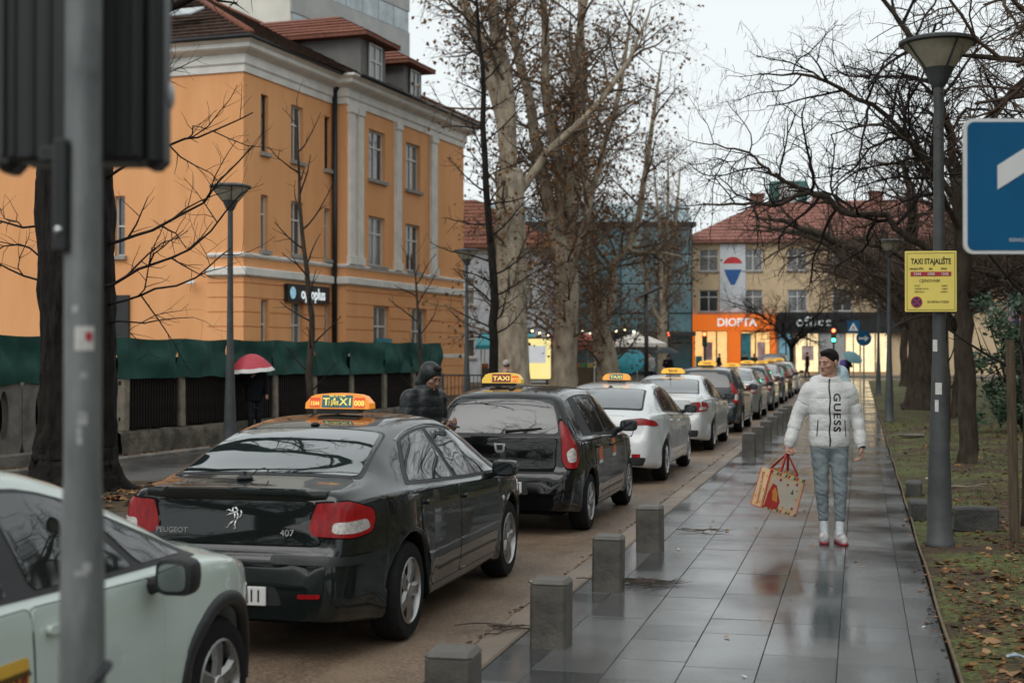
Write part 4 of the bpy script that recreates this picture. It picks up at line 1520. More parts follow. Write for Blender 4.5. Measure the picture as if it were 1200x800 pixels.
def add_wheels(car, sp):
    t, rm, h = wheel_meshes(sp['tyre'], .205, sp.get('wheel', 5))
    for xw in sp['axles']:
        for side in (-1, 1):
            w = link(bpy.data.objects.new('wheel', h), car.root)
            w.location = (xw, side * (sp['hw'] - .125), sp['tyre'])
            w.rotation_euler = (0, .4 * xw, PI if side > 0 else 0)
            link(bpy.data.objects.new('tyre', t), w)
            link(bpy.data.objects.new('rim', rm), w)
    hw = sp['hw']
    b = MB()
    b.box(.35, car.L - .4, -(hw - .27), hw - .27, .19, .62)
    x0, x1 = sp['axles'][0] + sp['tyre'] + .06, sp['axles'][1] - sp['tyre'] - .06
    b.box(x0, x1, -(hw - .1), hw - .1, .2, .5)
    b.box(.2, sp['axles'][0] - sp['tyre'] - .06, -(hw - .24), hw - .24, .3, .6)
    b.box(sp['axles'][1] + sp['tyre'] + .06, car.L - .2, -(hw - .26), hw - .26, .25, .6)
    b.build('underbody', M_under, car.root)

def side_window_poly(car, x0b, x0t, x1t, x1b, lo=.045, hi=.045, n=10):
    bot = [(x0b + (x1b - x0b) * i / n, car.belt(x0b + (x1b - x0b) * i / n) + lo) for i in range(n + 1)]
    top = [(x1t + (x0t - x1t) * i / n, car.rz(x1t + (x0t - x1t) * i / n) - hi) for i in range(n + 1)]
    return bot + top

def taxi_sign(root, loc, w=.5, h=.13, style=0, num='', left=''):
    """arched roof sign; looks backwards (-x) with lettering on both broad faces"""
    orange, mid = [((.75, .26, .02), (.03, .13, .16)), ((.62, .40, .04), (.20, .03, .03)), ((.78, .42, .03), (.7, .38, .03)), ((.7, .3, .03), (.03, .13, .16))][style % 4]
    mo = mat('sign shell %d' % (style % 4), orange, .35, var=.08, emit=(orange[0], orange[1] * .9, orange[2]), estr=.4, coat=.3)
    mm = mat('sign middle %d' % (style % 4), mid, .4, var=.1, emit=mid, estr=.25)
    my = mat('sign lettering yellow', (.85, .68, .12), .5, var=0, emit=(1, .8, .2), estr=.35)
    mr = mat('sign end red', (.62, .08, .02), .4, var=.1, emit=(.7, .08, .01), estr=.35)
    mw = mat('sign lettering dark', (.12, .02, .015), .5, var=0)
    pr = []
    for k in range(13):
        t = k / 12
        y = w / 2 * (1 - 2 * t)
        e = abs(1 - 2 * t)
        pr.append((y, h * (1 - .18 * e ** 2 - .5 * max(0, e - .8) / .2 * .8)))
    poly = [(-w / 2 * 1.0, .012), (w / 2 * 1.0, .012)] + pr
    b = MB()
    d = .075
    n = len(poly)
    vs = []
    for (xx, k) in ((-d, 1.0), (-d * .8, 1.02), (d * .8, 1.02), (d, 1.0)):
        for (a, c) in poly:
            vs.append((xx * (1 - .35 * c / h), a * k, c * (k if c > .02 else 1)))
    fs = [(i * n + j, i * n + (j + 1) % n, (i + 1) * n + (j + 1) % n, (i + 1) * n + j) for i in range(3) for j in range(n)]
    fs += [tuple(range(n))[::-1], tuple(3 * n + j for j in range(n))]
    b.add(vs, [f[::-1] for f in fs])
    s = b.build('taxi_sign', mo, root, loc=loc)
    b = MB().box(-.06, .06, -w * .32, w * .32, -.02, .012)
    b.build('sign_base', M_trim, s)
    tilt = math.atan(.35 * d / h)
    face = lambda z: -d * (1 - .35 * z / h) - .0035
    # middle panel and red ends, lettering: set a little proud on the rear face
    def pl(y0, y1, z0, z1, m, nm, e=.001):
        q = MB()
        q.add([(face(z0) - e, y0, z0), (face(z1) - e, y0, z1), (face(z1) - e, y1, z1), (face(z0) - e, y1, z0),
               (face(z0) + .004, y0, z0), (face(z1) + .004, y0, z1), (face(z1) + .004, y1, z1), (face(z0) + .004, y1, z0)],
              [(0, 1, 2, 3), (4, 7, 6, 5), (0, 4, 5, 1), (1, 5, 6, 2), (2, 6, 7, 3), (3, 7, 4, 0)])
        return q.build(nm, m, s)
    if style != 2:
        pl(-w * .24, w * .24, .022, h * .9, mm, 'middle_panel')
    rot = (PI / 2 + tilt, 0, -PI / 2)
    rot = (PI / 2 - tilt, 0, -PI / 2)
    zt = h * .5
    if style == 1:
        text_part('TAXI', h * .55, my, s, (face(zt) - .004, 0, zt), rot, sx=1.25, bold=.001)
        pl(-w * .43, -w * .27, .025, h * .72, mr, 'end_panel')
        text_part('072', h * .42, my, s, (face(h * .4) - .004, -w * .35, h * .4), rot, sx=.9)
    elif style == 0:
        text_part('TAXI', h * .62, my, s, (face(zt) - .004, 0, zt), rot, sx=1.15, bold=.001, space=1.2)
        text_part('060 33 1544', h * .2, my, s, (face(h * .86) - .004, 0, h * .86), rot, sx=1.0)
        for sg in (-1, 1):
            pl(min(sg * w * .27, sg * w * .43), max(sg * w * .27, sg * w * .43), .022, h * .76, mr, 'end_panel')
        text_part('008', h * .45, my, s, (face(h * .42) - .004, -w * .35, h * .42), rot, sx=.95, bold=.0015)
        text_part('1544', h * .36, my, s, (face(h * .4) - .004, w * .35, h * .4), rot, sx=.8, bold=.001)
        text_part('1544', h * .5, mat('decal navy', (.01, .02, .06), .4, var=0), s, (face(h * .4) - .006, w * .055, h * .42), rot, sx=.7, bold=.004)
        text_part('1544', h * .5, my, s, (face(h * .4) - .0075, w * .055, h * .42), rot, sx=.7, bold=0)
    else:
        text_part('TAXI', h * .6, mw if style == 2 else my, s, (face(zt) - .004, 0, zt), rot, sx=1.2, bold=.001)
    return s

def make_car(sp, name, label, x, yrear, rz=0.0):
    root = thing(name, label, 'van' if sp.get('van') else 'car', (x, yrear, ROAD_Z), PI / 2 + rz, 'taxis queueing along the kerb')
    c = Car(sp, root)
    add_wheels(c, sp)
    P = sp['paint']
    A0, A1 = sp['axles']
    ar = sp['tyre'] + .06
    # doors: a dark shut-line panel and the door skin over it, handle on the door
    for (xa, xb, cut) in sp['doors']:
        za = .29
        zt = lambda q: c.belt(q) - .012
        if cut:      # rear door: lower corner follows the wheel arch
            poly = [(xa + .10, za + .38)]
            for ang in (70, 50, 30, 12):
                px, pz = A0 + (ar + .03) * math.cos(R(ang)), sp['tyre'] + (ar + .03) * math.sin(R(ang))
                if px > xa + .02:
                    poly.append((px, pz))
            poly = [(xa, zt(xa) - .02), (xa, max(.62, sp['tyre'] + ar * .8))] + [p for p in poly[1:]] + [(A0 + ar + .05, za), (xb, za), (xb, zt(xb))]
        else:
            poly = [(xa, za), (xb - .06, za), (xb, za + .22), (xb, zt(xb) - .01), (xa, zt(xa))]
        g = [((p[0] - (xa + xb) / 2) * (1 + .014 / (xb - xa)) + (xa + xb) / 2, p[1] + (.008 if p[1] > .6 else -.008)) for p in poly]
        c.panel('door_gap', g, 'S', .0012, M_gap, root, 16, 8, .03, skirt=0)
        d = c.panel('door', poly, 'S', .0045, P, root, 18, 12, .03, skirt=.002)
        hx, hz = xa + .17, c.belt(xa + .17) - .095
        if not cut:
            hx = xa + .16
        hp = [(hx - .09, hz - .018), (hx + .10, hz - .012), (hx + .10, hz + .014), (hx - .09, hz + .014)]
        hs = c.panel('handle', hp, 'S', .03, sp.get('handle', P), d, 8, 3, .01, skirt=-.006)
        if sp.get('strip'):
            zc = sp['strip']
            c.panel('strip', [(xa + (.16 if cut else .02), zc - .010), (xb - .02, zc - .004), (xb - .02, zc + .008), (xa + (.16 if cut else .02), zc + .002)], 'S', .014, sp.get('strip_mat', M_chrome), d, 10, 2, .005, skirt=-.002)
    # windows: black surround and panes
    sw = sp['sidewin']
    c.panel('window_surround', side_window_poly(c, sw[0] - .05, sw[1] - .03, sw[2] + .03, sw[3] + .09, .024, .026), 'S', .003, sp.get('surround', M_trim), root, 30, 8, .03, skirt=.003)
    for (a, b_, cc, d_) in sp['panes']:
        c.panel('side_window', side_window_poly(c, a, b_, cc, d_), 'S', .0065, sp.get('glass', M_carglass), root, 22, 8, .03, skirt=.004)
    if sp.get('chrome_line'):  # thin bright tube drawn for the light line over the side windows
        q = side_window_poly(c, sw[0] - .06, sw[1] - .04, sw[2] + .03, sw[3] + .1, .02, .014, 16)[17:]
        for sg in (1, -1):
            pts = []
            for (u, v) in q:
                h = c.ray('S', u, v)
                if h:
                    p = h[0] + h[1] * .004
                    pts.append((p.x, p.y * sg, p.z))
            MB().tube(pts, .004, 6).build('chrome_line', M_chrome, root, smooth=True)
    rw = sp['rearwin']
    c.panel('rear_window_surround', [(p[0], p[1]) for p in rw['poly_o']], rw['axis'], .003, M_trim, root, 20, 8, .06, skirt=.003, both=False)
    c.panel('rear_window', rw['poly'], rw['axis'], .0065, sp.get('rearglass', M_carglass_p), root, 24, 10, .06, skirt=.004, both=False)
    ws = sp['windscreen']
    c.panel('windscreen', ws, 'T', .004, M_carglass, root, 20, 10, .05, both=False)
    # lamps
    for (poly, ax, m, nm, off) in sp['lamps']:
        if nm == 'tail_lamp':
            cu, cv = sum(p[0] for p in poly) / len(poly), sum(p[1] for p in poly) / len(poly)
            c.panel('lamp_bezel', [(cu + (p[0] - cu) * 1.05, cv + (p[1] - cv) * 1.09) for p in poly], ax, off * .5, M_gap, root, 14, 8, .02, skirt=.004)
        c.panel(nm, poly, ax, off, m, root, 14, 8, .025, skirt=.004)
    for (nm, poly, ax, off, m, rnd, both) in sp.get('extra', []):
        c.panel(nm, poly, ax, off, m, root, 20, 5, rnd, skirt=.004 if off < .01 else .0, both=both)
    # tailgate seam
    # number plate
    if 'plate' in sp:
        z, tx, txt = sp['plate']
        h = c.ray(0, 0, z)
        px = h[0].x - .012
        b = MB().cbox((0, 0, 0), (.012, .52, .115), .004)
        pl = b.build('number_plate', M_plate, root, loc=(px, 0, z))
        pl.rotation_euler = (0, 0, 0)
        if txt:
            text_part(txt, .105, M_black, pl, (-.008, tx, -.002), (PI / 2, 0, -PI / 2), sx=.85, align='RIGHT', depth=.001, bold=.0008)
    # mirrors
    mx_, mz = sp['mirror']
    for sgn in (-1, 1):
        h = c.ray('S', mx_, mz)
        yb = h[0].y * -sgn if sgn > 0 else h[0].y
        yb = sgn * abs(h[0].y)
        b = MB()
        q = []
        for (dx, k) in ((-.055, .78), (-.05, .93), (-.02, 1.0), (.03, .97), (.07, .8), (.095, .45)):
            ring = []
            for a in range(14):
                t = 2 * PI * a / 14
                cc_, ss_ = math.cos(t), math.sin(t)
                e = .55
                yy = sp.get('mirror_size', (.105, .068))[0] * k * math.copysign(abs(cc_) ** e, cc_)
                zz = sp.get('mirror_size', (.105, .068))[1] * k * math.copysign(abs(ss_) ** e, ss_)
                ring.append((mx_ + dx - .02, yb + sgn * .15 + yy, mz + .075 + zz))
            q += ring
        fs = [(i * 14 + j, i * 14 + (j + 1) % 14, (i + 1) * 14 + (j + 1) % 14, (i + 1) * 14 + j)[::-1] for i in range(5) for j in range(14)]
        fs += [tuple(range(14)), tuple(70 + j for j in range(14))[::-1]]
        b.add(q, [f[::-1] for f in fs])
        b.tube([(mx_ + .03, yb - sgn * .03, mz + .01), (mx_, yb + sgn * .07, mz + .035)], [.04, .03], 8)
        mo = b.build('wing_mirror', sp.get('mirror_mat', P), root, smooth=True, sharp=40)
        g = []
        for a in range(14):
            t = 2 * PI * a / 14
            cc_, ss_ = math.cos(t), math.sin(t)
            g.append((yb + sgn * .15 + .72 * sp.get('mirror_size', (.105, .068))[0] * math.copysign(abs(cc_) ** .55, cc_), mz + .075 + .70 * sp.get('mirror_size', (.105, .068))[1] * math.copysign(abs(ss_) ** .55, ss_)))
        MB().prism(g, mx_ - .082, mx_ - .076, 'x').build('mirror_glass', sp.get('mirror_glass', M_carglass), mo)
    if 'antenna' in sp:
        ax_, ln = sp['antenna']
        z = c.top(ax_)
        b = MB().lathe([(.035, 0), (.028, .012), (.015, .02)], 12, (ax_, 0, z))
        b.tube([(ax_, 0, z + .01), (ax_ - ln * .35, 0, z + ln)], [.005, .003], 6)
        b.build('antenna', M_trim, root, smooth=True)
    if 'sign' in sp:
        st, xs, w, hh = sp['sign']
        taxi_sign(root, (xs, sp.get('sign_y', 0), c.top(xs) + .03), w, hh, st)
    root.scale = (.955, .955, .955)
    return root, c

def sedan_spec(**k):
    sp = dict(tyre=.325, hw=.905, axles=(.93, 3.655), wheel=5, handle=None)
    sp.update(k)
    return sp

# ---- the charcoal saloon in front -------------------------------------------------
P_char = paint('charcoal green paint', (.007, .0105, .010), metal=.0, rough=.3, spec=.06)
L1 = 4.68
spec407 = dict(tyre=.325, hw=.905, axles=(.93, 3.655), wheel=5, paint=P_char, arch=.055,
    top=[(0, .50), (.012, .60), (.03, .655), (.055, .685), (.07, .72), (.10, .93), (.125, 1.02), (.16, 1.048), (.3, 1.066), (.56, 1.10), (.9, 1.225), (1.25, 1.335), (1.6, 1.405), (2.0, 1.437), (2.35, 1.437), (2.65, 1.405), (2.95, 1.33), (3.35, 1.165), (3.78, .985), (4.1, .915), (4.35, .83), (4.55, .70), (4.65, .58), (4.68, .5)],
    belt=[(0, .5), (.03, .62), (.07, .68), (.12, .96), (.3, .985), (.8, .995), (1.4, .97), (2.4, .92), (3.5, .875), (4.1, .80), (4.45, .68), (4.68, .45)],
    wid=[(0, .54), (.015, .63), (.05, .70), (.12, .745), (.3, .80), (.6, .858), (1.0, .897), (1.8, .905), (3.2, .905), (3.8, .89), (4.2, .84), (4.45, .74), (4.6, .60), (4.68, .4)],
    railz=[(0, .49), (.03, .64), (.07, .70), (.125, 1.0), (.16, 1.028), (.5, 1.064), (.75, 1.11), (1.0, 1.20), (1.3, 1.285), (1.7, 1.355), (2.1, 1.375), (2.5, 1.352), (2.8, 1.285), (3.1, 1.18), (3.5, 1.02), (3.75, .945), (4.1, .88), (4.4, .78), (4.6, .62), (4.68, .47)],
    raily=[(0, .4), (.06, .55), (.12, .66), (.5, .70), (.8, .68), (1.2, .625), (1.7, .59), (2.3, .585), (2.8, .62), (3.3, .68), (3.75, .72), (4.1, .70), (4.5, .5), (4.68, .3)],
    doors=[(1.12, 2.07, True), (2.085, 3.2, False)], strip=.53,
    chrome_line=True, sidewin=(1.02, 1.42, 2.70, 3.40), panes=[(1.07, 1.42, 1.98, 2.06), (2.15, 2.07, 2.66, 3.30)],
    rearwin=dict(axis='T', poly_o=[(.56, -.66), (.56, .66), (1.38, .56), (1.38, -.56)], poly=[(.60, -.625), (.60, .625), (1.34, .525), (1.34, -.525)]),
    windscreen=[(2.84, -.52), (2.84, .52), (3.72, .66), (3.72, -.66)],
    lamps=[([(.44, .775), (.43, .83), (.475, .975), (.66, .98), (.85, .925), (.872, .87), (.84, .785), (.7, .765)], 42, M_lampred, 'tail_lamp', .010),
           ([(.54, .795), (.55, .86), (.79, .87), (.82, .81), (.7, .79)], 42, M_lampclear, 'reversing_lamp', .014),
           ([(3.95, .70), (4.05, .83), (4.45, .76), (4.5, .62), (4.3, .62)], 'S', M_lampclear, 'headlight', .006)],
    mirror=(2.98, .90), antenna=(1.45, .0), sign=(0, 1.95, .50, .125),
    rearglass=M_carglass_p, surround=M_trim,
    plate=(.415, -.235, '11'))
spec407['extra'] = [
    ('bumper_strip', [(-.83, .60), (-.83, .655), (-.28, .66), (-.28, .61)], 0, .018, M_trim, .02, False),
    ('bumper_strip', [(.28, .61), (.28, .66), (.83, .655), (.83, .60)], 0, .018, M_trim, .02, False),
    ('boot_gap', [(-.585, .72), (-.52, .985), (.52, .985), (.585, .72), (.53, .71), (-.53, .71)], 0, .0015, M_gap, .02, False),
    ('boot_lid', [(-.575, .73), (-.512, .98), (.512, .98), (.575, .73), (.52, .72), (-.52, .72)], 0, .005, P_char, .02, False),
    ('plate_recess', [(-.36, .36), (-.32, .475), (.32, .475), (.36, .36)], 0, .003, M_trim, .03, False),
    ('fog_reflector', [(.46, .405), (.46, .432), (.60, .435), (.60, .41)], 0, .006, M_lampred, .008, True),
]
car407, c407 = make_car(spec407, 'taxi_car', 'charcoal saloon taxi with the 008 roof sign, second in the queue', -3.6, 7.70)
# raised lip along the boot edge
b = MB()
vs = []
nn = 27
for i in range(nn):
    yv = -.60 + 1.20 * i / (nn - 1)
    tp = min(1, (nn - 1 - abs(2 * i - nn + 1)) / 6)
    x0 = c407.ray(0, -yv, .985)[0].x
    z0 = c407.ray('T', x0 + .09, yv)[0].z
    vs += [(x0 + .006, yv, .985 - .01 * tp), (x0 - .016 * tp, yv, 1.005), (x0 - .018 * tp, yv, z0 - .004), (x0 - .008 * tp, yv, z0 + .006 * tp), (x0 + .05, yv, z0 + .004 * tp), (x0 + .10, yv, z0 - .006)]
fs = [(i * 6 + j, i * 6 + (j + 1) % 6, (i + 1) * 6 + (j + 1) % 6, (i + 1) * 6 + j) for i in range(nn - 1) for j in range(6)]
fs += [tuple(range(6))[::-1], tuple((nn - 1) * 6 + j for j in range(6))]
b.add(vs, fs)
b.build('boot_lip', P_char, car407, smooth=True, sharp=40)
def rear_text(c, root, txt, size, y, z, m, sx=1.0, off=.008, name='lettering', bold=0.0, align='CENTER'):
    h0, h1 = c.ray(0, -y, z - .03), c.ray(0, -y, z + .03)
    tl = math.atan2(h1[0].x - h0[0].x, .06)
    hx = c.ray(0, -y, z)[0].x
    return text_part(txt, size, m, root, (hx - off, y, z), (PI / 2 - tl, 0, -PI / 2), name=name, sx=sx, bold=bold, align=align)
rear_text(c407, car407, 'PEUGEOT', .047, .41, .79, mat('dull chrome', (.3, .3, .3), .3, metal=.8), 1.05)
rear_text(c407, car407, '407', .058, -.36, .79, M_chrome, 1.05)
# upright lion-like chrome emblem in strokes
def emblem(c, root, strokes, y, z, s, m, name='emblem', r=.005):
    b = MB()
    for st in strokes:
        pts = []
        for (a, v) in st:
            h = c.ray(0, -(y - a * s), z + v * s)
            pts.append((h[0].x - .010, y - a * s, z + v * s))
        b.tube(pts, r, 6)
    return b.build(name, m, root, smooth=True)
emblem(c407, car407, [[(-.1, .9), (.25, .95), (.45, .7), (.25, .5), (-.05, .55), (-.1, .9)], [(-.05, .55), (-.5, .75), (-.75, .6)], [(.0, .45), (-.45, .3), (-.7, .1)], [(.1, .5), (.2, .1), (.05, -.3)],
                      [(.35, .55), (.5, .2), (.4, -.2), (.15, -.3)], [(.05, -.3), (-.3, -.55), (-.45, -.9), (-.7, -.95)], [(.3, -.25), (.2, -.6), (.35, -.95), (.05, -1.0)], [(.45, -.1), (.75, .1), (.85, .45), (.7, .75)]], 0.0, .875, .066, M_chrome)
# radio aerial puck on the boot
h = c407.ray('T', .43, .08)
b = MB().lathe([(.05, 0), (.055, .012), (.04, .024), (.012, .03), (.012, .05)], 18, (h[0].x, .08, h[0].z))
b.tube([(h[0].x, .04, h[0].z + .02), (h[0].x + .01, .0, h[0].z + .06), (h[0].x + .06, -.03, h[0].z + .07), (h[0].x + .12, -.03, h[0].z + .05)], .004, 6)
b.build('radio_aerial', M_trim, car407, smooth=True, sharp=40)
h = c407.ray('S', 3.33, .70)
MB().ball((3.33, h[0].y - .006, .70), (.03, .012, .022)).build('side_repeater', M_lampclear, car407, smooth=True)

# ---- templates for the other cars ---------------------------------------------------
def scaled(keys, sx, sz):
    return [(a * sx, b_ * sz) for (a, b_) in keys]
def hatch(pt, L=4.02, W=.875, H=1.53, **kw):
    """upright hatchback"""
    sx, sy, sz = L / 4.02, W / .875, H / 1.53
    sp = dict(tyre=.305, hw=W, axles=(.74 * sx, .74 * sx + 2.59 * sx), wheel=9, paint=pt, arch=.05,
        top=scaled([(0, .46), (.012, .58), (.03, .64), (.06, .665), (.085, .70), (.11, .92), (.15, 1.04), (.24, 1.24), (.36, 1.43), (.46, 1.475), (.8, 1.51), (1.4, 1.53), (2.0, 1.51), (2.4, 1.42), (2.75, 1.26), (3.15, 1.04), (3.5, .97), (3.75, .88), (3.92, .72), (4.02, .5)], sx, sz),
        belt=scaled([(0, .45), (.03, .6), (.09, .68), (.16, .97), (.4, .99), (1.2, .97), (2.2, .93), (3.1, .90), (3.6, .82), (3.85, .68), (4.02, .42)], sx, sz),
        wid=scaled([(0, .60), (.02, .70), (.07, .755), (.16, .79), (.4, .835), (.9, .87), (1.6, .875), (2.8, .875), (3.3, .86), (3.7, .77), (3.9, .62), (4.02, .4)], sx, sy),
        railz=scaled([(0, .45), (.03, .62), (.09, .69), (.15, 1.0), (.24, 1.2), (.36, 1.37), (.5, 1.41), (1.2, 1.455), (1.9, 1.435), (2.3, 1.36), (2.7, 1.19), (3.1, 1.0), (3.5, .93), (3.75, .84), (3.92, .68), (4.02, .46)], sx, sz),
        raily=scaled([(0, .45), (.09, .66), (.16, .70), (.36, .61), (.6, .59), (1.4, .585), (2.2, .60), (2.7, .65), (3.15, .70), (3.6, .62), (4.02, .3)], sx, sy),
        doors=[(.92 * sx, 1.80 * sx, True), (1.815 * sx, 2.82 * sx, False)],
        sidewin=(.62 * sx, .66 * sx, 2.33 * sx, 2.98 * sx), panes=[(.98 * sx, .92 * sx, 1.70 * sx, 1.76 * sx), (1.86 * sx, 1.80 * sx, 2.28 * sx, 2.86 * sx)],
        rearwin=dict(axis=0, poly_o=[(-.665 * sy, 1.02 * sz), (-.56 * sy, 1.425 * sz), (.56 * sy, 1.425 * sz), (.665 * sy, 1.02 * sz)], poly=[(-.62 * sy, 1.05 * sz), (-.53 * sy, 1.40 * sz), (.53 * sy, 1.40 * sz), (.62 * sy, 1.05 * sz)]),
        windscreen=[(2.42 * sx, -.53 * sy), (2.42 * sx, .53 * sy), (3.10 * sx, .64 * sy), (3.10 * sx, -.64 * sy)],
        lamps=[([(.60 * sy, .70 * sz), (.575 * sy, .80 * sz), (.60 * sy, 1.17 * sz), (.63 * sy, 1.19 * sz), (.745 * sy, .93 * sz), (.78 * sy, .78 * sz), (.74 * sy, .70 * sz)], 40, M_lampred, 'tail_lamp', .010),
               ([(.63 * sy, .755 * sz), (.62 * sy, .86 * sz), (.68 * sy, .92 * sz), (.725 * sy, .86 * sz), (.72 * sy, .77 * sz)], 40, M_lampclear, 'reversing_lamp', .015),
               ([(3.38 * sx, .72 * sz), (3.45 * sx, .88 * sz), (3.78 * sx, .78 * sz), (3.8 * sx, .66 * sz)], 'S', M_lampclear, 'headlight', .006)],
        mirror=(2.62 * sx, .95 * sz), mirror_mat=M_trim, plate=(.50, 0, ''), handle=pt, rearglass=M_carglass)
    sp['extra'] = [
        ('tailgate_gap', [(-.60 * sy, .665 * sz), (-.61 * sy, 1.01 * sz), (.61 * sy, 1.01 * sz), (.60 * sy, .665 * sz)], 0, .0012, M_gap, .03, False),
        ('tailgate', [(-.59 * sy, .675 * sz), (-.60 * sy, 1.005 * sz), (.60 * sy, 1.005 * sz), (.59 * sy, .675 * sz)], 0, .004, pt, .03, False),
        ('plate_recess', [(-.33, .43), (-.30, .57), (.30, .57), (.33, .43)], 0, .003, M_trim, .03, False)]
    sp.update(kw)
    return sp
def saloon(pt, L=4.75, W=.92, H=1.45, **kw):
    """notchback with upright tail lamps"""
    b = dict(spec407)
    sx, sy, sz = L / 4.68, W / .905, H / 1.437
    sp = dict(b)
    for k in ('top', 'belt', 'railz'):
        sp[k] = scaled(b[k], sx, sz)
    for k in ('wid', 'raily'):
        sp[k] = scaled(b[k], sx, sy)
    sp.update(paint=pt, hw=W, axles=(.98 * sx, .98 * sx + 2.74 * sx), handle=pt, chrome_line=False, wheel=10)
    sp['doors'] = [(1.16 * sx, 2.07 * sx, True), (2.085 * sx, 3.15 * sx, False)]
    sp['extra'] = [b['extra'][2], ('boot_lid', b['extra'][3][1], 0, .005, pt, .02, False), b['extra'][4],
                   ('lower_bumper', [(-.68, .30), (-.70, .43), (.70, .43), (.68, .30)], 0, .006, M_trim, .03, False)]
    sp['plate'] = (.60, 0, '')
    sp['plate'] = (.50, 0, '')
    sp.pop('strip', None)
    sp.pop('sign', None)
    sp.update(kw)
    return sp

# black hatchback
P_black = paint('black paint', (.0035, .0037, .004), metal=.0, rough=.3, spec=.05)
spS = hatch(P_black, sign=(1, .95, .44, .125), sign_y=.18, antenna=(.62, .0), plate=(.505, -.24, '2707'), wheel=9)
carS, cS = make_car(spS, 'taxi_car', 'black hatchback taxi with the 072 roof sign, directly ahead of the charcoal saloon', -3.49, 13.65)
b = MB()
h = cS.ray(0, 0, .90)
xe = h[0].x - .012
b.prism([(-.062, .05), (.062, .05), (.05, -.03), (.028, -.05), (-.028, -.05), (-.05, -.03)], 0, .008, 'x')
b.prism([(-.036, .034), (.036, .034), (.027, -.02), (-.027, -.02)], -.002, .001, 'x')
o = b.build('emblem', M_chrome, carS, loc=(xe, 0, .90))
o.data.materials.append(M_black)
for p in list(o.data.polygons)[8:]:
    p.material_index = 1
pts = []
for k in range(8):
    h = cS.ray(0, .05 + .055 * k, 1.075 + .005 * k)
    pts.append((h[0].x - .02, -.05 - .055 * k, 1.075 + .005 * k))
b = MB().tube(pts, [.016, .014, .012, .012, .01, .009, .008, .006], 6)
b.build('rear_wiper', M_trim, carS, smooth=True)
# door stickers
for (xx, zz) in ((1.98, .80), (1.12, .78)):
    st = cS.panel('door_sticker', [(xx, zz - .06), (xx, zz + .10), (xx + .2, zz + .10), (xx + .2, zz - .06)], 'S', .0075, mat('sticker orange', (.62, .16, .04), .5, var=.3, scale=12), carS, 6, 4, .005, both=False)
    cS.panel('sticker_text', [(xx + .0, zz - .10), (xx + .0, zz - .065), (xx + .2, zz - .065), (xx + .2, zz - .10)], 'S', .0078, M_plate, st[0], 6, 2, .0, both=False)

# white fastback: low roof, long sloping tail window, wrap-round lamps
P_white = paint('white paint', (.68, .70, .70), metal=.0, rough=.3, flake=.05)
spL = saloon(P_white, 4.69, .905, 1.445, wheel=10, tyre=.32,
    top=[(0, .50), (.012, .60), (.03, .66), (.06, .69), (.10, .86), (.15, .975), (.22, 1.02), (.34, 1.09), (.7, 1.25), (1.1, 1.365), (1.6, 1.43), (2.1, 1.445), (2.5, 1.42), (2.85, 1.34), (3.3, 1.17), (3.75, 1.0), (4.1, .93), (4.35, .84), (4.55, .71), (4.66, .58), (4.69, .5)],
    railz=[(0, .49), (.03, .64), (.07, .70), (.15, .95), (.22, .99), (.34, 1.05), (.7, 1.19), (1.1, 1.30), (1.6, 1.365), (2.1, 1.38), (2.5, 1.35), (2.8, 1.285), (3.1, 1.18), (3.5, 1.02), (3.75, .945), (4.1, .88), (4.4, .78), (4.6, .62), (4.69, .47)],
    lamps=[([(.36, .845), (.36, .925), (.56, .95), (.80, .905), (.90, .845), (.80, .835), (.56, .86)], 42, M_lampred, 'tail_lamp', .010),
           ([(3.95, .70), (4.05, .83), (4.45, .76), (4.5, .62)], 'S', M_lampclear, 'headlight', .006)],
    rearwin=dict(axis='T', poly_o=[(.30, -.62), (.30, .62), (1.08, .56), (1.08, -.56)], poly=[(.34, -.59), (.34, .59), (1.04, .53), (1.04, -.53)]),
    sidewin=(.88, 1.2, 2.65, 3.35), panes=[(1.0, 1.25, 1.95, 2.02), (2.1, 2.04, 2.62, 3.26)],
    mirror=(2.95, .92), mirror_mat=M_trim, sign=(3, 1.6, .42, .115), sign_y=-.02, antenna=(1.15, .03))
spL['extra'] = spL['extra'][:0] + [('tailgate_gap', [(-.50, .69), (-.52, .80), (-.36, .99), (.36, .99), (.52, .80), (.50, .69)], 0, .0015, M_gap, .03, False), ('tailgate', [(-.49, .70), (-.51, .80), (-.35, .985), (.35, .985), (.51, .80), (.49, .70)], 0, .0045, P_white, .03, False),
    ('lower_bumper', [(-.66, .28), (-.70, .40), (.70, .40), (.66, .28)], 0, .006, M_trim, .03, False), ('reflector', [(.5, .40), (.5, .45), (.62, .45), (.62, .40)], 0, .009, M_lampred, .01, True)]
carL, cL = make_car(spL, 'taxi_car', 'white fastback taxi ahead of the black hatchback', -3.5, 19.2)
rear_text(cL, carL, 'RENAULT', .05, 0, .735, M_chrome, 1.0)

# pearl white saloon
P_pearl = paint('pearl paint', (.58, .59, .58), metal=.05, rough=.3, flake=.06)
spC = saloon(P_pearl, 4.78, .925, 1.455, tyre=.325, wheel=5,
    lamps=[([(.40, .76), (.40, .80), (.50, .945), (.66, .955), (.88, .92), (.92, .86), (.86, .80)], 42, M_lampred, 'tail_lamp', .010),
           ([(.58, .80), (.60, .87), (.80, .865), (.83, .82)], 42, M_lampclear, 'reversing_lamp', .014),
           ([(3.95, .70), (4.05, .83), (4.45, .76), (4.5, .62)], 'S', M_lampclear, 'headlight', .006)],
    mirror=(3.0, .92), mirror_mat=M_trim, sign=(2, 1.75, .46, .12), antenna=(1.32, .22))
carC, cC = make_car(spC, 'taxi_car', 'pearl white saloon taxi with a long roof aerial, ahead of the white fastback', -3.5, 25.7)

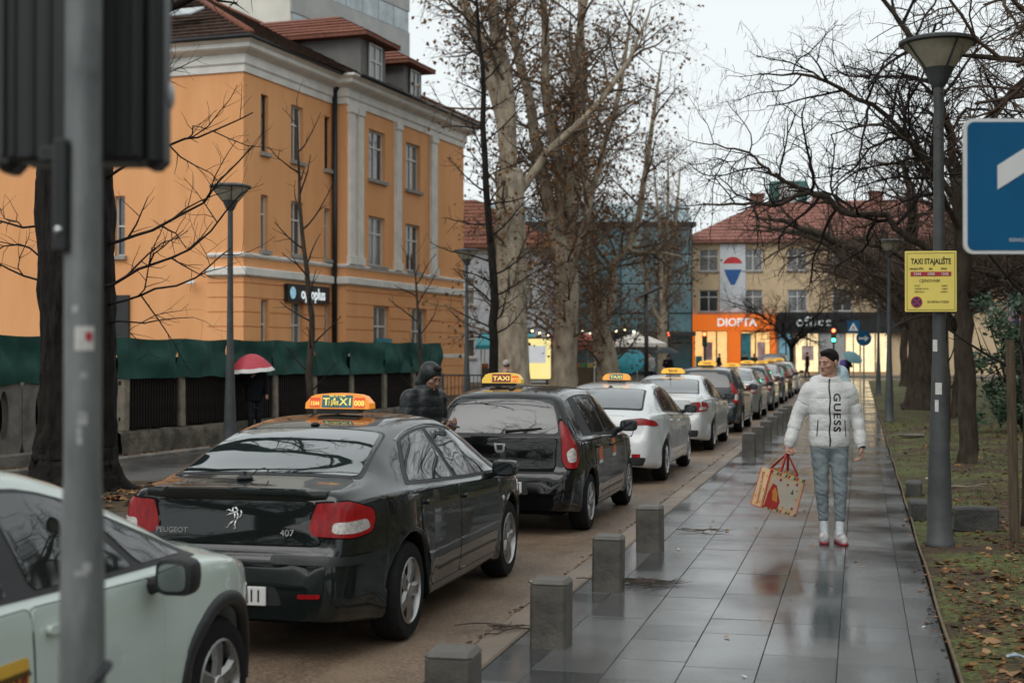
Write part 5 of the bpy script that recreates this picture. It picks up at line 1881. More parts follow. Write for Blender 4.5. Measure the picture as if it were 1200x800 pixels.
P_navy = paint('dark blue black paint', (.010, .014, .018), metal=.1)
make_car(hatch(P_navy, 4.2, .88, 1.56, sign=(2, 1.0, .44, .12), wheel=10), 'taxi_car', 'dark blue hatchback taxi between the pearl white and the silver saloons', -3.42, 32.0)
P_silver = paint('silver paint', (.36, .365, .36), metal=.5, rough=.35, flake=.06)
make_car(saloon(P_silver, 4.62, .89, 1.46, sign=(2, 1.7, .46, .12), mirror_mat=M_trim), 'taxi_car', 'silver saloon taxi ahead of the dark blue hatchback, nearer of the two silver cars', -3.45, 38.2)
P_silver2 = paint('grey silver paint', (.25, .26, .26), metal=.5, rough=.35, flake=.06)
make_car(hatch(P_silver2, 4.35, .89, 1.5, sign=(2, 1.0, .46, .12)), 'taxi_car', 'grey silver hatchback taxi, farther of the two silver cars', -3.45, 44.4)
P_dk = paint('dark grey paint', (.02, .02, .022), metal=.2)
make_car(saloon(P_dk, 4.6, .89, 1.46, sign=(2, 1.7, .46, .12)), 'taxi_car', 'dark grey saloon taxi with glowing tail lamps, ahead of the silver hatchback', -3.45, 50.4)
make_car(hatch(P_black, 4.1, .88, 1.5, sign=(2, 1.0, .46, .12)), 'taxi_car', 'black hatchback taxi far up the queue behind the small white car', -3.45, 56.3)
make_car(hatch(P_white, 4.0, .87, 1.5, sign=(2, 1.0, .46, .12)), 'taxi_car', 'white hatchback taxi at the far head of the queue', -3.45, 62.4)
spV = hatch(P_dk, 4.7, .95, 1.85, tyre=.36)
make_car(spV, 'parked_car', 'dark grey tall estate car waiting at the crossing beyond the taxis', -4.8, 82)

# ---- the mint car cut by the left edge -------------------------------------------------
P_mint = paint('mint paint', (.54, .62, .565), metal=.0, rough=.3, flake=.05)
spM = dict(tyre=.325, hw=.875, axles=(.68, 3.22), wheel=5, paint=P_mint, arch=.06, shoulder=.05, handle=P_mint,
    top=[(0, .5), (.02, .66), (.06, .8), (.12, 1.02), (.2, 1.25), (.33, 1.42), (.6, 1.475), (1.3, 1.49), (1.9, 1.47), (2.25, 1.40), (2.6, 1.25), (3.08, 1.045), (3.25, 1.01), (3.5, .965), (3.75, .87), (3.9, .74), (3.97, .6), (3.99, .5)],
    belt=[(0, .48), (.06, .78), (.2, .98), (.6, 1.0), (1.4, .975), (2.3, .955), (2.9, .945), (3.3, .915), (3.6, .85), (3.85, .72), (3.99, .45)],
    wid=[(0, .62), (.03, .74), (.12, .80), (.4, .86), (.8, .875), (2.6, .875), (3.2, .873), (3.55, .83), (3.8, .70), (3.93, .55), (3.99, .4)],
    railz=[(0, .49), (.06, .79), (.2, 1.2), (.33, 1.35), (.6, 1.41), (1.3, 1.425), (1.85, 1.40), (2.2, 1.32), (2.6, 1.17), (3.05, 1.0), (3.25, .965), (3.5, .925), (3.75, .83), (3.9, .70), (3.99, .47)],
    raily=[(0, .5), (.12, .7), (.33, .62), (.8, .60), (1.6, .60), (2.1, .63), (2.5, .68), (2.9, .73), (3.3, .70), (3.7, .5), (3.99, .3)],
    doors=[(.86, 1.62, True), (1.635, 2.62, False)],
    sidewin=(.45, .55, 2.22, 2.98), panes=[(.92, .88, 1.50, 1.54), (1.70, 1.66, 2.14, 2.44), (2.52, 2.26, 2.28, 2.90)],
    rearwin=dict(axis=0, poly_o=[(-.64, 1.04), (-.56, 1.36), (.56, 1.36), (.64, 1.04)], poly=[(-.60, 1.06), (-.53, 1.34), (.53, 1.34), (.60, 1.06)]),
    windscreen=[(2.28, -.54), (2.28, .54), (3.05, .68), (3.05, -.68)],
    lamps=[([(.62, .80), (.6, .95), (.8, .97), (.84, .82)], 42, M_lampred, 'tail_lamp', .01),
           ([(3.50, .66), (3.55, .76), (3.82, .70), (3.84, .60)], 'S', M_lampclear, 'headlight', .006)],
    mirror_size=(.088, .082), mirror_glass=mat('mirror glass', (.25, .27, .27), .05, metal=.9, var=.1), mirror=(2.50, .885), mirror_mat=M_trim, plate=(.55, 0, ''), sign=(3, 1.2, .45, .12))
spM['extra'] = [('sill_cladding', [(1.08, .20), (1.08, .30), (2.80, .30), (2.80, .20)], 'S', .012, M_trim, .02, True)]
carM, cM = make_car(spM, 'taxi_car', 'mint green hatchback taxi cut by the left edge, behind the charcoal saloon', -3.62, 2.86)
# black arch cladding
for xw in spM['axles']:
    for sg in (-1, 1):
        b = MB()
        vs = []
        rr0, rr1 = .383, .445
        for k in range(25):
            a = R(-8 + 196 * k / 24)
            ring = []
            for (q, e) in ((rr0 - .01, -.03), (rr0, .012), ((rr0 + rr1) / 2, .016), (rr1, .01), (rr1 + .004, -.004)):
                x, z = xw + q * math.cos(a), spM['tyre'] + q * math.sin(a)
                h = cM.ray('S', xw + max(q, rr0 + .03) * math.cos(a), max(.30, spM['tyre'] + max(q, rr0 + .03) * math.sin(a)))
                yy = abs(h[0].y) if h else .86
                ring.append((x, sg * (yy + e), z))
            vs += ring
        fs = [(i * 5 + j, i * 5 + j + 1, (i + 1) * 5 + j + 1, (i + 1) * 5 + j) for i in range(24) for j in range(4)]
        if sg < 0:
            fs = [f[::-1] for f in fs]
        b.add(vs, fs)
        b.build('arch_cladding', M_trim, carM, smooth=True)
# yellow door sticker with lettering
st = cM.panel('door_sticker', [(1.0, .50), (1.0, .80), (1.585, .80), (1.585, .50)], 'S', .0075, mat('sticker yellow', (.72, .42, .05), .5, var=.06), carM, 8, 4, .01, both=False)[0]
yy = cM.ray('S', 1.3, .66)[0].y - .012
text_part('IDEAL TAXI', .13, mat('sticker red', (.22, .02, .02), .5, var=0), st, (1.565, yy, .685), (PI / 2, 0, 0), sx=.62, align='RIGHT', depth=.001, bold=.003)
for zz in (.745, .615):
    b = MB()
    for k in range(30):
        b.box(.985 + .02 * k, .985 + .02 * k + .01, yy - .001, yy + .001, zz, zz + .012)
        b.box(.995 + .02 * k, .995 + .02 * k + .01, yy - .001, yy + .001, zz - .012, zz)
    o = b.build('chequer_line', M_black, st)
    o['kind'] = 'stuff'

# ================================================================== STREET FURNITURE
M_galv = mat('galvanised steel', (.10, .112, .112), .5, metal=.3, col2=(.235, .25, .25), scale=9, detail=9, bump=.25, bscale=40, rvar=.12, stretch=(1, 1, .3))
M_lampgrey = mat('lamp post grey paint', (.055, .06, .06), .55, var=.25, scale=5, bump=.15, bscale=30)
M_lampglass = mat('dusty lamp glass', (.66, .60, .46), .4, var=.3, scale=5)
nt_ = M_lampglass.node_tree.nodes['Principled BSDF']
nt_.inputs['Transmission Weight'].default_value = .4
M_bollard = mat('wet stone bollard', (.055, .05, .043), .45, col2=(.12, .108, .09), scale=5, bump=.22, bscale=45, rvar=.12)
M_sticker = mat('white sticker', (.6, .58, .55), .6, var=.15, scale=40)

# ---- bollards ----------------------------------------------------------------------
bm_ = MB()
bm_.cbox((0, 0, .195), (.225, .225, .43), .018)
bm_.cbox((0, 0, .405), (.23, .23, .05), .024)
bol = bm_.mesh('bollard')
bol.materials.append(M_bollard)
ORD = ['nearest stone bollard cut by the bottom edge', 'second stone bollard, beside the rear wheel of the charcoal saloon', 'third stone bollard, with twigs at its foot', 'fourth stone bollard, last before the gap in the row',
       'first stone bollard after the gap, left of the shopping bag', 'second stone bollard after the gap', 'third stone bollard after the gap', 'fourth stone bollard after the gap', 'fifth stone bollard after the gap', 'sixth stone bollard after the gap', 'farthest stone bollard of the row']
for k, y in enumerate((6.37, 8.48, 10.58, 12.72, 24.6, 26.8, 29.0, 31.2, 33.4, 35.6, 37.8)):
    o = link(bpy.data.objects.new('bollard', bol))
    o.location = (-1.84 + random.uniform(-.015, .015), y, -.02)
    o.rotation_euler = (random.uniform(-.012, .012), random.uniform(-.012, .012), random.uniform(-.05, .05))
    tag(o, ORD[k], 'bollard', 'stone bollards along the kerb')

# ---- lamp posts --------------------------------------------------------------------
def lamp_post(x, y, label, h=4.33):
    t = thing('lamp_post', label, 'street lamp', (x, y, -.02), 0, 'lamp posts with funnel heads')
    MB().lathe([(.138, 0), (.138, .03), (.12, .05), (.108, .5), (.088, 1.1), (.067, 1.7), (.06, 2.0), (.05, 3.2), (.046, h)], 20).build('pole', M_lampgrey, t, smooth=True, sharp=50)
    b = MB().lathe([(.05, h - .05), (.085, h), (.10, h + .04), (.14, h + .12), (.145, h + .13), (.05, h + .13)], 20)
    hd = b.build('lamp_head', M_lampgrey, t, smooth=True, sharp=50)
    z0, z1 = h + .12, h + .36
    b = MB().lathe([(.13, z0), (.325, z1)], 24, cap=False)
    b.build('glass', M_lampglass, hd, smooth=True)
    MB().lathe([(.03, z0), (.05, z0 + .06), (.045, z0 + .2), (0, z0 + .24)], 12).build('lamp_bulb', M_frame, hd, smooth=True)
    b = MB()
    for k in range(4):
        a = k * PI / 2 + .5
        b.tube([(.135 * math.cos(a), .135 * math.sin(a), z0), (.335 * math.cos(a), .335 * math.sin(a), z1 + .01)], .012, 5)
    b.build('ribs', M_lampgrey, hd)['kind'] = 'stuff'
    MB().lathe([(.33, z1 - .01), (.365, z1), (.365, z1 + .025), (.25, z1 + .06), (0, z1 + .075)], 28).build('lid', M_lampgrey, hd, smooth=True, sharp=40)
    return t
lampR = lamp_post(.72, 13.88, 'lamp post carrying the yellow sign at the edge of the pavement')
lamp_post(-10.71, 23.01, 'lamp post on the left before the green fence')
lamp_post(-10.88, 39.03, 'lamp post on the left between the orange building and the plane trees')
lamp_post(.74, 38.4, 'second lamp post along the right edge of the pavement')
lamp_post(-11.0, 54.5, 'lamp post on the left among the plane trunks')
lamp_post(.76, 62.5, 'third lamp post along the right edge of the pavement')
# bits of torn paper on the near post
for (z, a, w_) in ((1.46, -1.7, .06), (1.30, -1.9, .035), (1.86, -2.2, .05)):
    b = MB()
    r_ = .0875 if z < 1.6 else .0725
    vs = []
    for k in range(5):
        aa = a + (k - 2) * w_ / r_ / 4
        for zz in (z - .05, z + .06):
            vs.append((r_ * math.cos(aa), r_ * math.sin(aa), zz))
    b.add(vs, [(2 * k, 2 * k + 2, 2 * k + 3, 2 * k + 1) for k in range(4)])
    b.build('torn_paper', M_sticker, lampR)

# ---- yellow taxi stand sign ---------------------------------------------------------
M_yel = mat('sign yellow', (.84, .68, .15), .45, var=.04, scale=3)
M_redp = mat('sign red', (.42, .03, .04), .45, var=.05)
M_blk = mat('sign black', (.01, .01, .01), .5)
M_bluep = mat('sign navy', (.02, .03, .12), .45, var=0)
YS = thing('taxi_stand_sign', 'yellow taxi stand sign fixed to the near lamp post', 'sign', (.64, 13.765, 2.44), R(8))
bd = MB().cbox((0, 0, 0), (.47, .012, .565), .004).build('board', M_yel, YS)
fy = -.0075
def ptxt(t, s, x, z, m, sx=1.0, bold=0, al='CENTER', par=None):
    return text_part(t, s, m, par or bd, (x, fy - .001, z), (PI / 2, 0, 0), sx=sx, depth=.0006, align=al, bold=bold)
b = MB()
for (x0, x1, z0, z1) in ((-.215, .215, .262, .265), (-.215, .215, -.265, -.262), (-.218, -.215, -.265, .265), (.215, .218, -.265, .265)):
    b.box(x0, x1, fy - .001, fy + .002, z0, z1)
b.build('border_line', M_blk, bd)['kind'] = 'stuff'
ptxt('TAXI STAJALIŠTE', .072, 0, .185, M_blk, .68, .0016)
for (s, x) in (('BANJALUČKI', -.13), ('BEL', .0), ('IDEAL', .12)):
    ptxt(s, .024, x, .118, M_blk, .9, .0004)
MB().cbox((.0, fy, .07), (.37, .004, .042), .002).build('red_band', M_redp, bd)
for (s, x) in (('1544', -.125), ('1550', 0), ('1545', .125)):
    ptxt(s, .036, x, .069, M_plate, .95, .0006).location.y = fy - .004
ptxt('CJENOVNIK', .038, -.01, .005, M_blk, .95)
for k, (a, c) in enumerate((('START', '2,00KM'), ('VOŽNJA PO KM', '1,00KM'), ('ČEKANJE H', '10,00KM'))):
    ptxt(a, .02, -.15, -.04 - .028 * k, M_blk, .9, al='LEFT')
    ptxt(c, .02, .15, -.04 - .028 * k, M_blk, .9, al='RIGHT')
ds = MB().lathe([(0, 0), (.052, 0), (.052, -.004), (0, -.004)], 24, (-.13, fy, -.19), 'y', cap=False).build('no_stopping_disc', M_redp, bd)
MB().lathe([(0, -.004), (.042, -.004), (.042, -.0055), (0, -.0055)], 24, (-.13, fy, -.19), 'y', cap=False).build('disc_field', M_bluep, ds)
for a in (45, -45):
    MB().cbox((-.13, fy - .006, -.19), (.082, .002, .011), .0005, Matrix.Rotation(R(a), 3, 'Y')).build('disc_bar', M_redp, ds)
ptxt('ZA OSTALA VOZILA', .027, .065, -.19, M_blk, .8, .0003)
for z in (.255, -.255):
    MB().lathe([(.078, z - .012), (.078, z + .012)], 16, (.08, .105, 0), cap=False).build('clamp', M_dark, YS)
    MB().cbox((.04, .012, z), (.16, .02, .02), .003).build('clamp_bar', M_dark, YS)

# ---- blue sign at the right edge ----------------------------------------------------
M_blue = mat('sign blue', (.0, .085, .20), .5, var=.1, scale=2.5, spec=.25)
M_signwhite = mat('sign reflective white', (.62, .63, .62), .45, var=.05)
BS = thing('blue_sign', 'blue rectangular road sign with a white diagonal stripe at the right edge', 'sign', (.80, 6.58, 0), R(13.75))
def rrect(w, h, r, n=6):
    out = []
    for (cx, cz, a0) in ((w / 2 - r, h / 2 - r, 0), (-w / 2 + r, h / 2 - r, 90), (-w / 2 + r, -h / 2 + r, 180), (w / 2 - r, -h / 2 + r, 270)):
        for k in range(n + 1):
            a = R(a0 + 90 * k / n)
            out.append((cx + r * math.cos(a), cz + r * math.sin(a)))
    return out
cz = 2.505
off = lambda poly: [(a, c + cz) for (a, c) in poly]
bw, bh = .74, .59
MB().prism(off(rrect(bw, bh, .04)), -.004, .012, 'y').build('white_rim', M_signwhite, BS)
face_ = MB().prism(off(rrect(bw - .03, bh - .03, .03)), -.0065, -.003, 'y').build('face', M_blue, BS)
MB().prism([(-.225, cz - .015), (-.225, cz + .09), (.02, cz + .245), (.10, cz + .245), (.10, cz + .19)], -.0095, -.006, 'y').build('stripe', M_signwhite, face_)
text_part('SIGNALIZACIJA', .022, M_signwhite, face_, (-.115, -.0075, cz - .235), (PI / 2, 0, 0), depth=.0005, sx=.8)
MB().lathe([(.032, -.05), (.032, 2.95)], 14, (0, .05, 0)).build('pole', M_galv, BS, smooth=True, sharp=50)

# ---- traffic light on the left -------------------------------------------------------
TL = thing('traffic_light', 'dark traffic light seen from behind on a grey steel pole in the left foreground', 'traffic light', (-1.752, 2.97, -.03), R(14))
MB().lathe([(.054, -.02), (.054, .9), (.049, 1.42), (.0425, 1.52), (.042, 3.6), (0, 3.62)], 24).build('pole', M_galv, TL, smooth=True, sharp=40)
M_tl = mat('traffic light casing', (.006, .007, .008), .45, var=.2, scale=6)
hd = MB()
for k in range(3):
    z = 2.235 + k * .325
    hd.cbox((-.025, .20, z + .16), (.32, .16, .318), .02)
for x in (-.19, -.165, -.12, -.08, .045, .07, .105, .125):
    hd.cbox((x, .115, 2.72), (.014, .022, .95), .004)
hd.cbox((-.025, .125, 2.72), (.33, .03, .97), .01)
hd.cbox((-.205, .21, 2.71), (.06, .11, .99), .02)
hd.cbox((.15, .21, 2.705), (.06, .11, .96), .02)
hd = hd.build('casing', M_tl, TL)
hd.location = (-.035, 0, .035)
M_lens = mat('signal lens', (.4, .4, .42), .2, var=.1)
for k in range(3):
    z = 2.395 + k * .325
    vs = []
    b = MB()
    for i in range(13):
        a = R(-20 + 220 * i / 12)
        for yy in (.28, .46):
            vs.append((-.025 + .13 * math.cos(a), yy, z + .13 * math.sin(a)))
    b.add(vs, [(2 * i, 2 * i + 1, 2 * i + 3, 2 * i + 2) for i in range(12)])
    b.build('visor', M_tl, hd)
    MB().lathe([(0, .285), (.11, .283), (.118, .275)], 20, (-.025, 0, z), 'y', cap=False).build('lens', M_lens, hd)
    MB().ball((.178, .24, z + .02), (.012, .03, .035)).build('side_clip', M_lens, hd, smooth=True)
b = MB()
b.cbox((-.038, -.01, 2.17), (.036, .09, .26), .006)
b.cbox((-.05, .06, 2.27), (.10, .14, .04), .006)
b.build('bracket', M_tl, TL)
MB().ball((-.040, -.056, 2.09), (.010, .010, .010), 8, 6).build('bolt', M_chrome, TL, smooth=True)
def wrap_patch(name, a, z0, z1, w_, r_, m, parent):
    vs = []
    for k in range(7):
        aa = a + (k - 3) * w_ / r_ / 6
        for zz in (z0, z1):
            vs.append((r_ * math.cos(aa), r_ * math.sin(aa), zz))
    return MB().add(vs, [(2 * k, 2 * k + 2, 2 * k + 3, 2 * k + 1) for k in range(6)]).build(name, m, parent)
st = wrap_patch('sticker', -1.2, 1.815, 1.87, .045, .0435, M_sticker, TL)
wrap_patch('red_dot', -.98, 1.837, 1.857, .016, .0442, M_redp, st)
for (a, z, w_, h_) in ((-1.35, 1.30, .03, .012), (-1.1, 1.31, .02, .02), (-1.3, 1.645, .022, .03), (-1.45, 1.60, .012, .05), (-1.7, 1.9, .014, .018), (-1.2, 1.75, .015, .015)):
    wrap_patch('paint_scuff', a, z, z + h_, w_, .0432 if z > 1.55 else .0508, mat('scuffed paint', (.36, .37, .36), .7, var=.4, scale=60), TL)
pts = [(.054 * math.cos(a) * 1.08, .054 * math.sin(a) * 1.08, 1.03 + .055 * math.cos(a - .2)) for a in np.linspace(0, 2 * PI, 25)]
MB().tube(pts, .011, 6, cap=False).build('cable_strap', M_dark, TL, smooth=True)

# ---- stone blocks in the bed ----------------------------------------------------------
M_block = mat('mossy dark stone block', (.028, .028, .026), .6, col2=(.075, .073, .066), scale=5, bump=.5, bscale=25)
for (x, y, sx, sy, sz, rz, lab) in ((1.12, 14.9, .42, .2, .25, R(4), 'long dark stone block lying right of the near lamp post'), (.62, 16.1, .2, .42, .22, R(3), 'dark stone block left behind the near lamp post, nearer of two'), (.66, 18.7, .2, .42, .2, R(-2), 'dark stone block behind the near lamp post, farther of two')):
    b = MB().cbox((0, 0, sz / 2 - .01), (sx, sy, sz), .02)
    o = b.build('stone_block', M_block, None, loc=(x, y, park_z(x, y) - .01), rz=rz)
    tag(o, lab, 'stone block', 'loose stone blocks')
b = MB().cbox((0, 0, .02), (.5, .3, .06), .02)
tag(b.build('flat_stone', M_concrete, None, loc=(1.05, 31.2, .02), rz=.3), 'flat pale stone slab lying in the grass beyond the lamp post', 'stone')

# ---- stakes ------------------------------------------------------------------------------
M_wood = mat('weathered wood', (.10, .075, .05), .8, var=.35, scale=6, stretch=(6, 6, .6), bump=.3)
def stake(x, y, h, lab, r=.03, lean=0):
    b = MB().tube([(0, 0, -.1), (lean * .5, 0, h * .5), (lean, 0, h)], [r, r, r * .95], 8)
    o = b.build('wooden_stake', M_wood, None, smooth=True, sharp=50, loc=(x, y, 0))
    tag(o, lab, 'stake', 'tree stakes')
stake(1.40, 14.0, 1.9, 'wooden stake at the right edge beside the thin young tree', .045, -.04)
stake(1.52, 31.0, 2.2, 'wooden stake left of the young tree beyond the near lamp post')
stake(1.98, 29.7, 2.1, 'wooden stake right of the young tree beyond the near lamp post')

# ---- fence on the left ---------------------------------------------------------------------
FR = R(84.72)
M_sheet = mat('green fence sheet', (.014, .056, .045), .7, col2=(.027, .088, .07), scale=1.6, bump=.2, bscale=60)
M_picket = mat('dark brown pickets', (.018, .013, .011), .8, var=.35, scale=5)
M_post = mat('pale weathered post', (.14, .12, .095), .85, col2=(.30, .26, .2), scale=5, bump=.4)
FE = thing('picket_fence', 'dark picket fence on a low concrete wall, hung with green sheeting', 'fence', (-12.5, 22.4, 0), FR)
T_END = 14.8
b = MB()
nw = 60
vs = []
for i in range(nw + 1):
    uu = -.2 + (T_END + .3) * i / nw
    for (y_, z_) in ((-.19, -.02), (-.19, .12), (-.18, .27), (-.165, .37), (-.10, .41), (.1, .41), (.17, .36), (.17, -.02)):
        q = mnoise.noise(Vector((uu * 3, y_ * 9, z_ * 9))) * .035
        vs.append((uu, y_ + q, z_ + (q * .8 if z_ > .2 else 0)))
b.add(vs, [(i * 8 + j, (i + 1) * 8 + j, (i + 1) * 8 + j + 1, i * 8 + j + 1) for i in range(nw) for j in range(7)])
b.build('low_wall', mat('old rough wall', (.05, .043, .035), .85, col2=(.19, .165, .13), scale=3.5, detail=9, bump=1.2, bscale=14), FE, smooth=True)
posts = (.1, 1.9, 3.7, 5.5, 7.3, 9.2, 11.1, 12.95, 14.75)
for u in posts:
    MB().cbox((u, 0, .9), (.17, .17, 1.0), .02, Matrix.Rotation(random.uniform(-.03, .03), 3, 'Y')).build('post', M_post, FE)
pk = MB().cbox((0, 0, 0), (.055, .022, 1.02), .006).mesh('picket')
pk.materials.append(M_picket)
u = .25
while u < T_END - .1:
    if min(abs(u - q) for q in posts) > .12:
        o = link(bpy.data.objects.new('picket', pk), FE)
        o.location = (u, -.03, .94 + random.uniform(-.02, .02))
        o.rotation_euler = (0, random.uniform(-.015, .015), 0)
    u += .088
for z in (.62, 1.25):
    MB().cbox((T_END / 2, .015, z), (T_END, .04, .07), .006).build('rail', M_picket, FE)
MB().cbox((T_END / 2, .09, 1.0), (T_END, .02, 1.4), .004).build('dark_backdrop', mat('dark backing', (.008, .0075, .007), .9), FE)  # near-black sheet added behind the pickets
def sheet(u0, u1, z0, z1, y, seed):
    r = random.Random(seed)
    n, m = int((u1 - u0) * 10), 10
    vs = []
    for i in range(n + 1):
        for j in range(m + 1):
            uu = u0 + (u1 - u0) * i / n
            t_ = j / m
            sag = .03 * math.sin(uu * 1.75) ** 2 * t_
            q = mnoise.noise(Vector((uu * 1.1, t_ * 1.2, seed))) * .14 + mnoise.noise(Vector((uu * 4, t_ * 1.5 + uu, seed + 3))) * .07 + mnoise.noise(Vector((uu * 9 + t_ * 3, t_ * 2, seed + 8))) * .03
            vs.append((uu, y + q * (.4 + .6 * math.sin(PI * t_)), z0 + (z1 - z0) * t_ - sag + (.03 * mnoise.noise(Vector((uu * 2, 7, seed))) if j == 0 else 0)))
    fs = [(i * (m + 1) + j, (i + 1) * (m + 1) + j, (i + 1) * (m + 1) + j + 1, i * (m + 1) + j + 1) for i in range(n) for j in range(m)]
    return vs, fs
for k in range(8):
    vs, fs = sheet(k * 1.86 - .3, (k + 1) * 1.86 - .28, 1.32 - .05 * (k > 3), 2.04, -.12 - .012 * (k % 2), k)
    mesh_from('green_sheet', vs, fs, M_sheet, FE)
CFE = thing('concrete_fence', 'concrete panel fence with oval openings at the left edge', 'fence', (-12.5, 22.4, 0), FR)
def oval_panel(u0, w_, z0, z1):
    n = 32
    cx, cz_ = u0 + w_ / 2, (z0 + z1) / 2 + .03
    b = MB()
    inner, outer = [], []
    for k in range(n):
        a = 2 * PI * k / n
        c, s_ = math.cos(a), math.sin(a)
        inner.append((cx + .11 * c, cz_ + .38 * s_))
        q = min((w_ / 2) / max(1e-6, abs(c)), ((z1 - z0) / 2) / max(1e-6, abs(s_)))
        outer.append((cx + q * c, (z0 + z1) / 2 + q * s_))
    vs = []
    for y in (-.06, .06):
        vs += [(a, y, c) for (a, c) in inner] + [(a, y, c) for (a, c) in outer]
    fs = []
    for k in range(n):
        k2 = (k + 1) % n
        fs.append((k, n + k, n + k2, k2)[::-1])
        fs.append((2 * n + k, 3 * n + k, 3 * n + k2, 2 * n + k2))
        fs.append((k, k2, 2 * n + k2, 2 * n + k)[::-1])
        fs.append((n + k, n + k2, 3 * n + k2, 3 * n + k))
    b.add(vs, fs)
    return b
for k in range(17):
    oval_panel(-.95 - .86 * (k + 1), .84, .22, 1.34).build('panel', M_concrete, CFE)
MB().cbox((-8.2, 0, .1), (14.8, .3, .24), .03).build('plinth', M_concrete, CFE)
MB().box(-15.6, -.5, .25, .3, .2, 1.4).build('dark_backdrop', MATS['dark backing'], CFE)  # near-black sheet added in place of the dark yard behind the ovals
for k in range(9):
    vs, fs = sheet(-15.3 + k * 1.64, -15.28 + (k + 1) * 1.64 + .02, 1.3, 2.06, -.1 - .012 * (k % 2), k + 20)
    mesh_from('green_sheet', vs, fs, M_sheet, CFE)
# second kerb and low step before the fence
st_ = MB()
st_.cbox((-8, -1.15, .03), (18, .18, .16), .02)
structure(st_.build('path_kerb', M_concrete, None, loc=(-12.5, 22.4, 0), rz=FR))

# railing at the end of the fence
RL = thing('railing', 'short black metal railing at the end of the green fence', 'railing', (-11.4, 38.4, 0), R(0))
for z in (.45, 1.15):
    MB().cbox((.6, 0, z), (1.3, .04, .04), .006).build('rail', M_dark, RL)
for k in range(12):
    MB().cbox((0.02 + .11 * k, 0, .8), (.018, .018, .7), .004).build('bar', M_dark, RL)
for x in (0, 1.25):
    MB().cbox((x, 0, .6), (.05, .05, 1.2), .008).build('post', M_dark, RL)

# ---- far street furniture ----------------------------------------------------------------
def signal(x, y, lit, label, h=3.1):
    t = thing('traffic_signal', label, 'traffic light', (x, y, 0), 0, 'far traffic lights at the crossing')
    MB().lathe([(.06, -.05), (.06, h)], 12).build('pole', M_dark, t, smooth=True, sharp=50)
    hd = MB().cbox((0, -.14, h - .45), (.3, .2, .95), .03).build('casing', M_tl, t)
    for k, (nm, c) in enumerate((('red', (1, .12, .04)), ('amber', (1, .5, .05)), ('green', (.05, 1, .5)))):
        on = nm in lit
        m = mat('signal %s %s' % (nm, 'on' if on else 'off'), tuple(q * (.5 if on else .06) for q in c), .3, var=0, emit=c if on else None, estr=6.0 if on else 0)
        MB().lathe([(0, -.262), (.10, -.26), (.11, -.245)], 16, (0, 0, h - .14 - .3 * k), 'y', cap=False).build('lens', m, hd)
signal(-12.0, 91.6, ('red',), 'far traffic light showing red left of the orange shop')
signal(-9.7, 91.9, ('red',), 'far traffic light showing red in front of the orange shop')
signal(-1.6, 91.5, ('red', 'green'), 'far traffic light with red and green lenses near the pavement end', 3.3)
AR = thing('arrow_sign', 'round blue sign with a white arrow at the far end of the pavement', 'sign', (.15, 58.9, 0))
MB().lathe([(.03, -.05), (.03, 2.65)], 10).build('pole', M_galv, AR, smooth=True, sharp=50)
dk = MB().lathe([(0, -.045), (.30, -.045), (.30, -.03), (0, -.03)], 28, (0, 0, 2.35), 'y', cap=False).build('disc', M_blue, AR)
MB().prism([(-.2, 2.31), (.04, 2.31), (.04, 2.22), (.2, 2.35), (.04, 2.48), (.04, 2.39), (-.2, 2.39)], -.052, -.046, 'y').build('arrow', M_signwhite, dk)
PC = thing('crossing_sign', 'square blue pedestrian crossing sign by the far traffic light', 'sign', (-.4, 90.6, 0))
MB().lathe([(.035, -.05), (.035, 3.8)], 10).build('pole', M_galv, PC, smooth=True, sharp=50)
sq = MB().box(-.36, .36, -.06, -.04, 3.05, 3.75).build('plate', M_blue, PC)
MB().prism([(-.28, 3.14), (.28, 3.14), (0, 3.64)], -.07, -.062, 'y').build('white_triangle', M_signwhite, sq)
b = MB().prism([(-.05, 3.18), (0, 3.34), (.05, 3.18), (.09, 3.18), (.03, 3.4), (-.03, 3.4), (-.09, 3.18)], -.078, -.072, 'y')
b.build('walking_figure', M_blk, sq)
TS = thing('tall_lamp', 'tall galvanised street lamp before the teal glass building', 'street lamp', (-11.7, 84.7, 0))
MB().tube([(0, 0, -.05), (0, 0, 5), (0, 0, 9.2), (.3, -.1, 10.0), (1.3, -.4, 10.3)], [.11, .09, .06, .05, .045], 10).build('pole', M_galv, TS, smooth=True)
MB().cbox((1.6, -.5, 10.3), (.7, .28, .12), .05).build('lamp_head', M_galv, TS)
FL = thing('flat_lamp', 'dark post with a tilted flat lamp head near the parasol', 'street lamp', (-10.2, 69.5, 0))
MB().tube([(0, 0, -.05), (0, 0, 4.6)], [.12, .09], 10).build('pole', M_dark, FL, smooth=True)
MB().cbox((.2, 0, 4.75), (1.3, .5, .1), .03, Matrix.Rotation(R(-24), 3, 'Y')).build('lamp_head', M_lampgrey, FL)
def parasol(x, y, s, m, label):
    t = thing('parasol', label, 'parasol', (x, y, 0), 0, 'market parasols')
    MB().lathe([(.03, -.02), (.03, 2.9)], 10).build('pole', M_frame, t, smooth=True)
    b = MB()
    n = 8
    vs = [(0, 0, 2.95)]
    for k in range(n):
        a = 2 * PI * (k + .5) / n
        vs.append((s * math.cos(a), s * math.sin(a), 2.3))
    for k in range(n):
        a = 2 * PI * (k + .5) / n
        vs.append((s * math.cos(a), s * math.sin(a), 2.1))
    fs = [(0, 1 + k, 1 + (k + 1) % n) for k in range(n)] + [(1 + k, 9 + k, 9 + (k + 1) % n, 1 + (k + 1) % n) for k in range(n)]
    b.add(vs, fs)
    b.build('canopy', m, t)
    MB().cbox((0, 0, .05), (.6, .6, .1), .02).build('base', M_concrete, t)
M_canvas = mat('cream canvas', (.62, .58, .52), .8, var=.06)
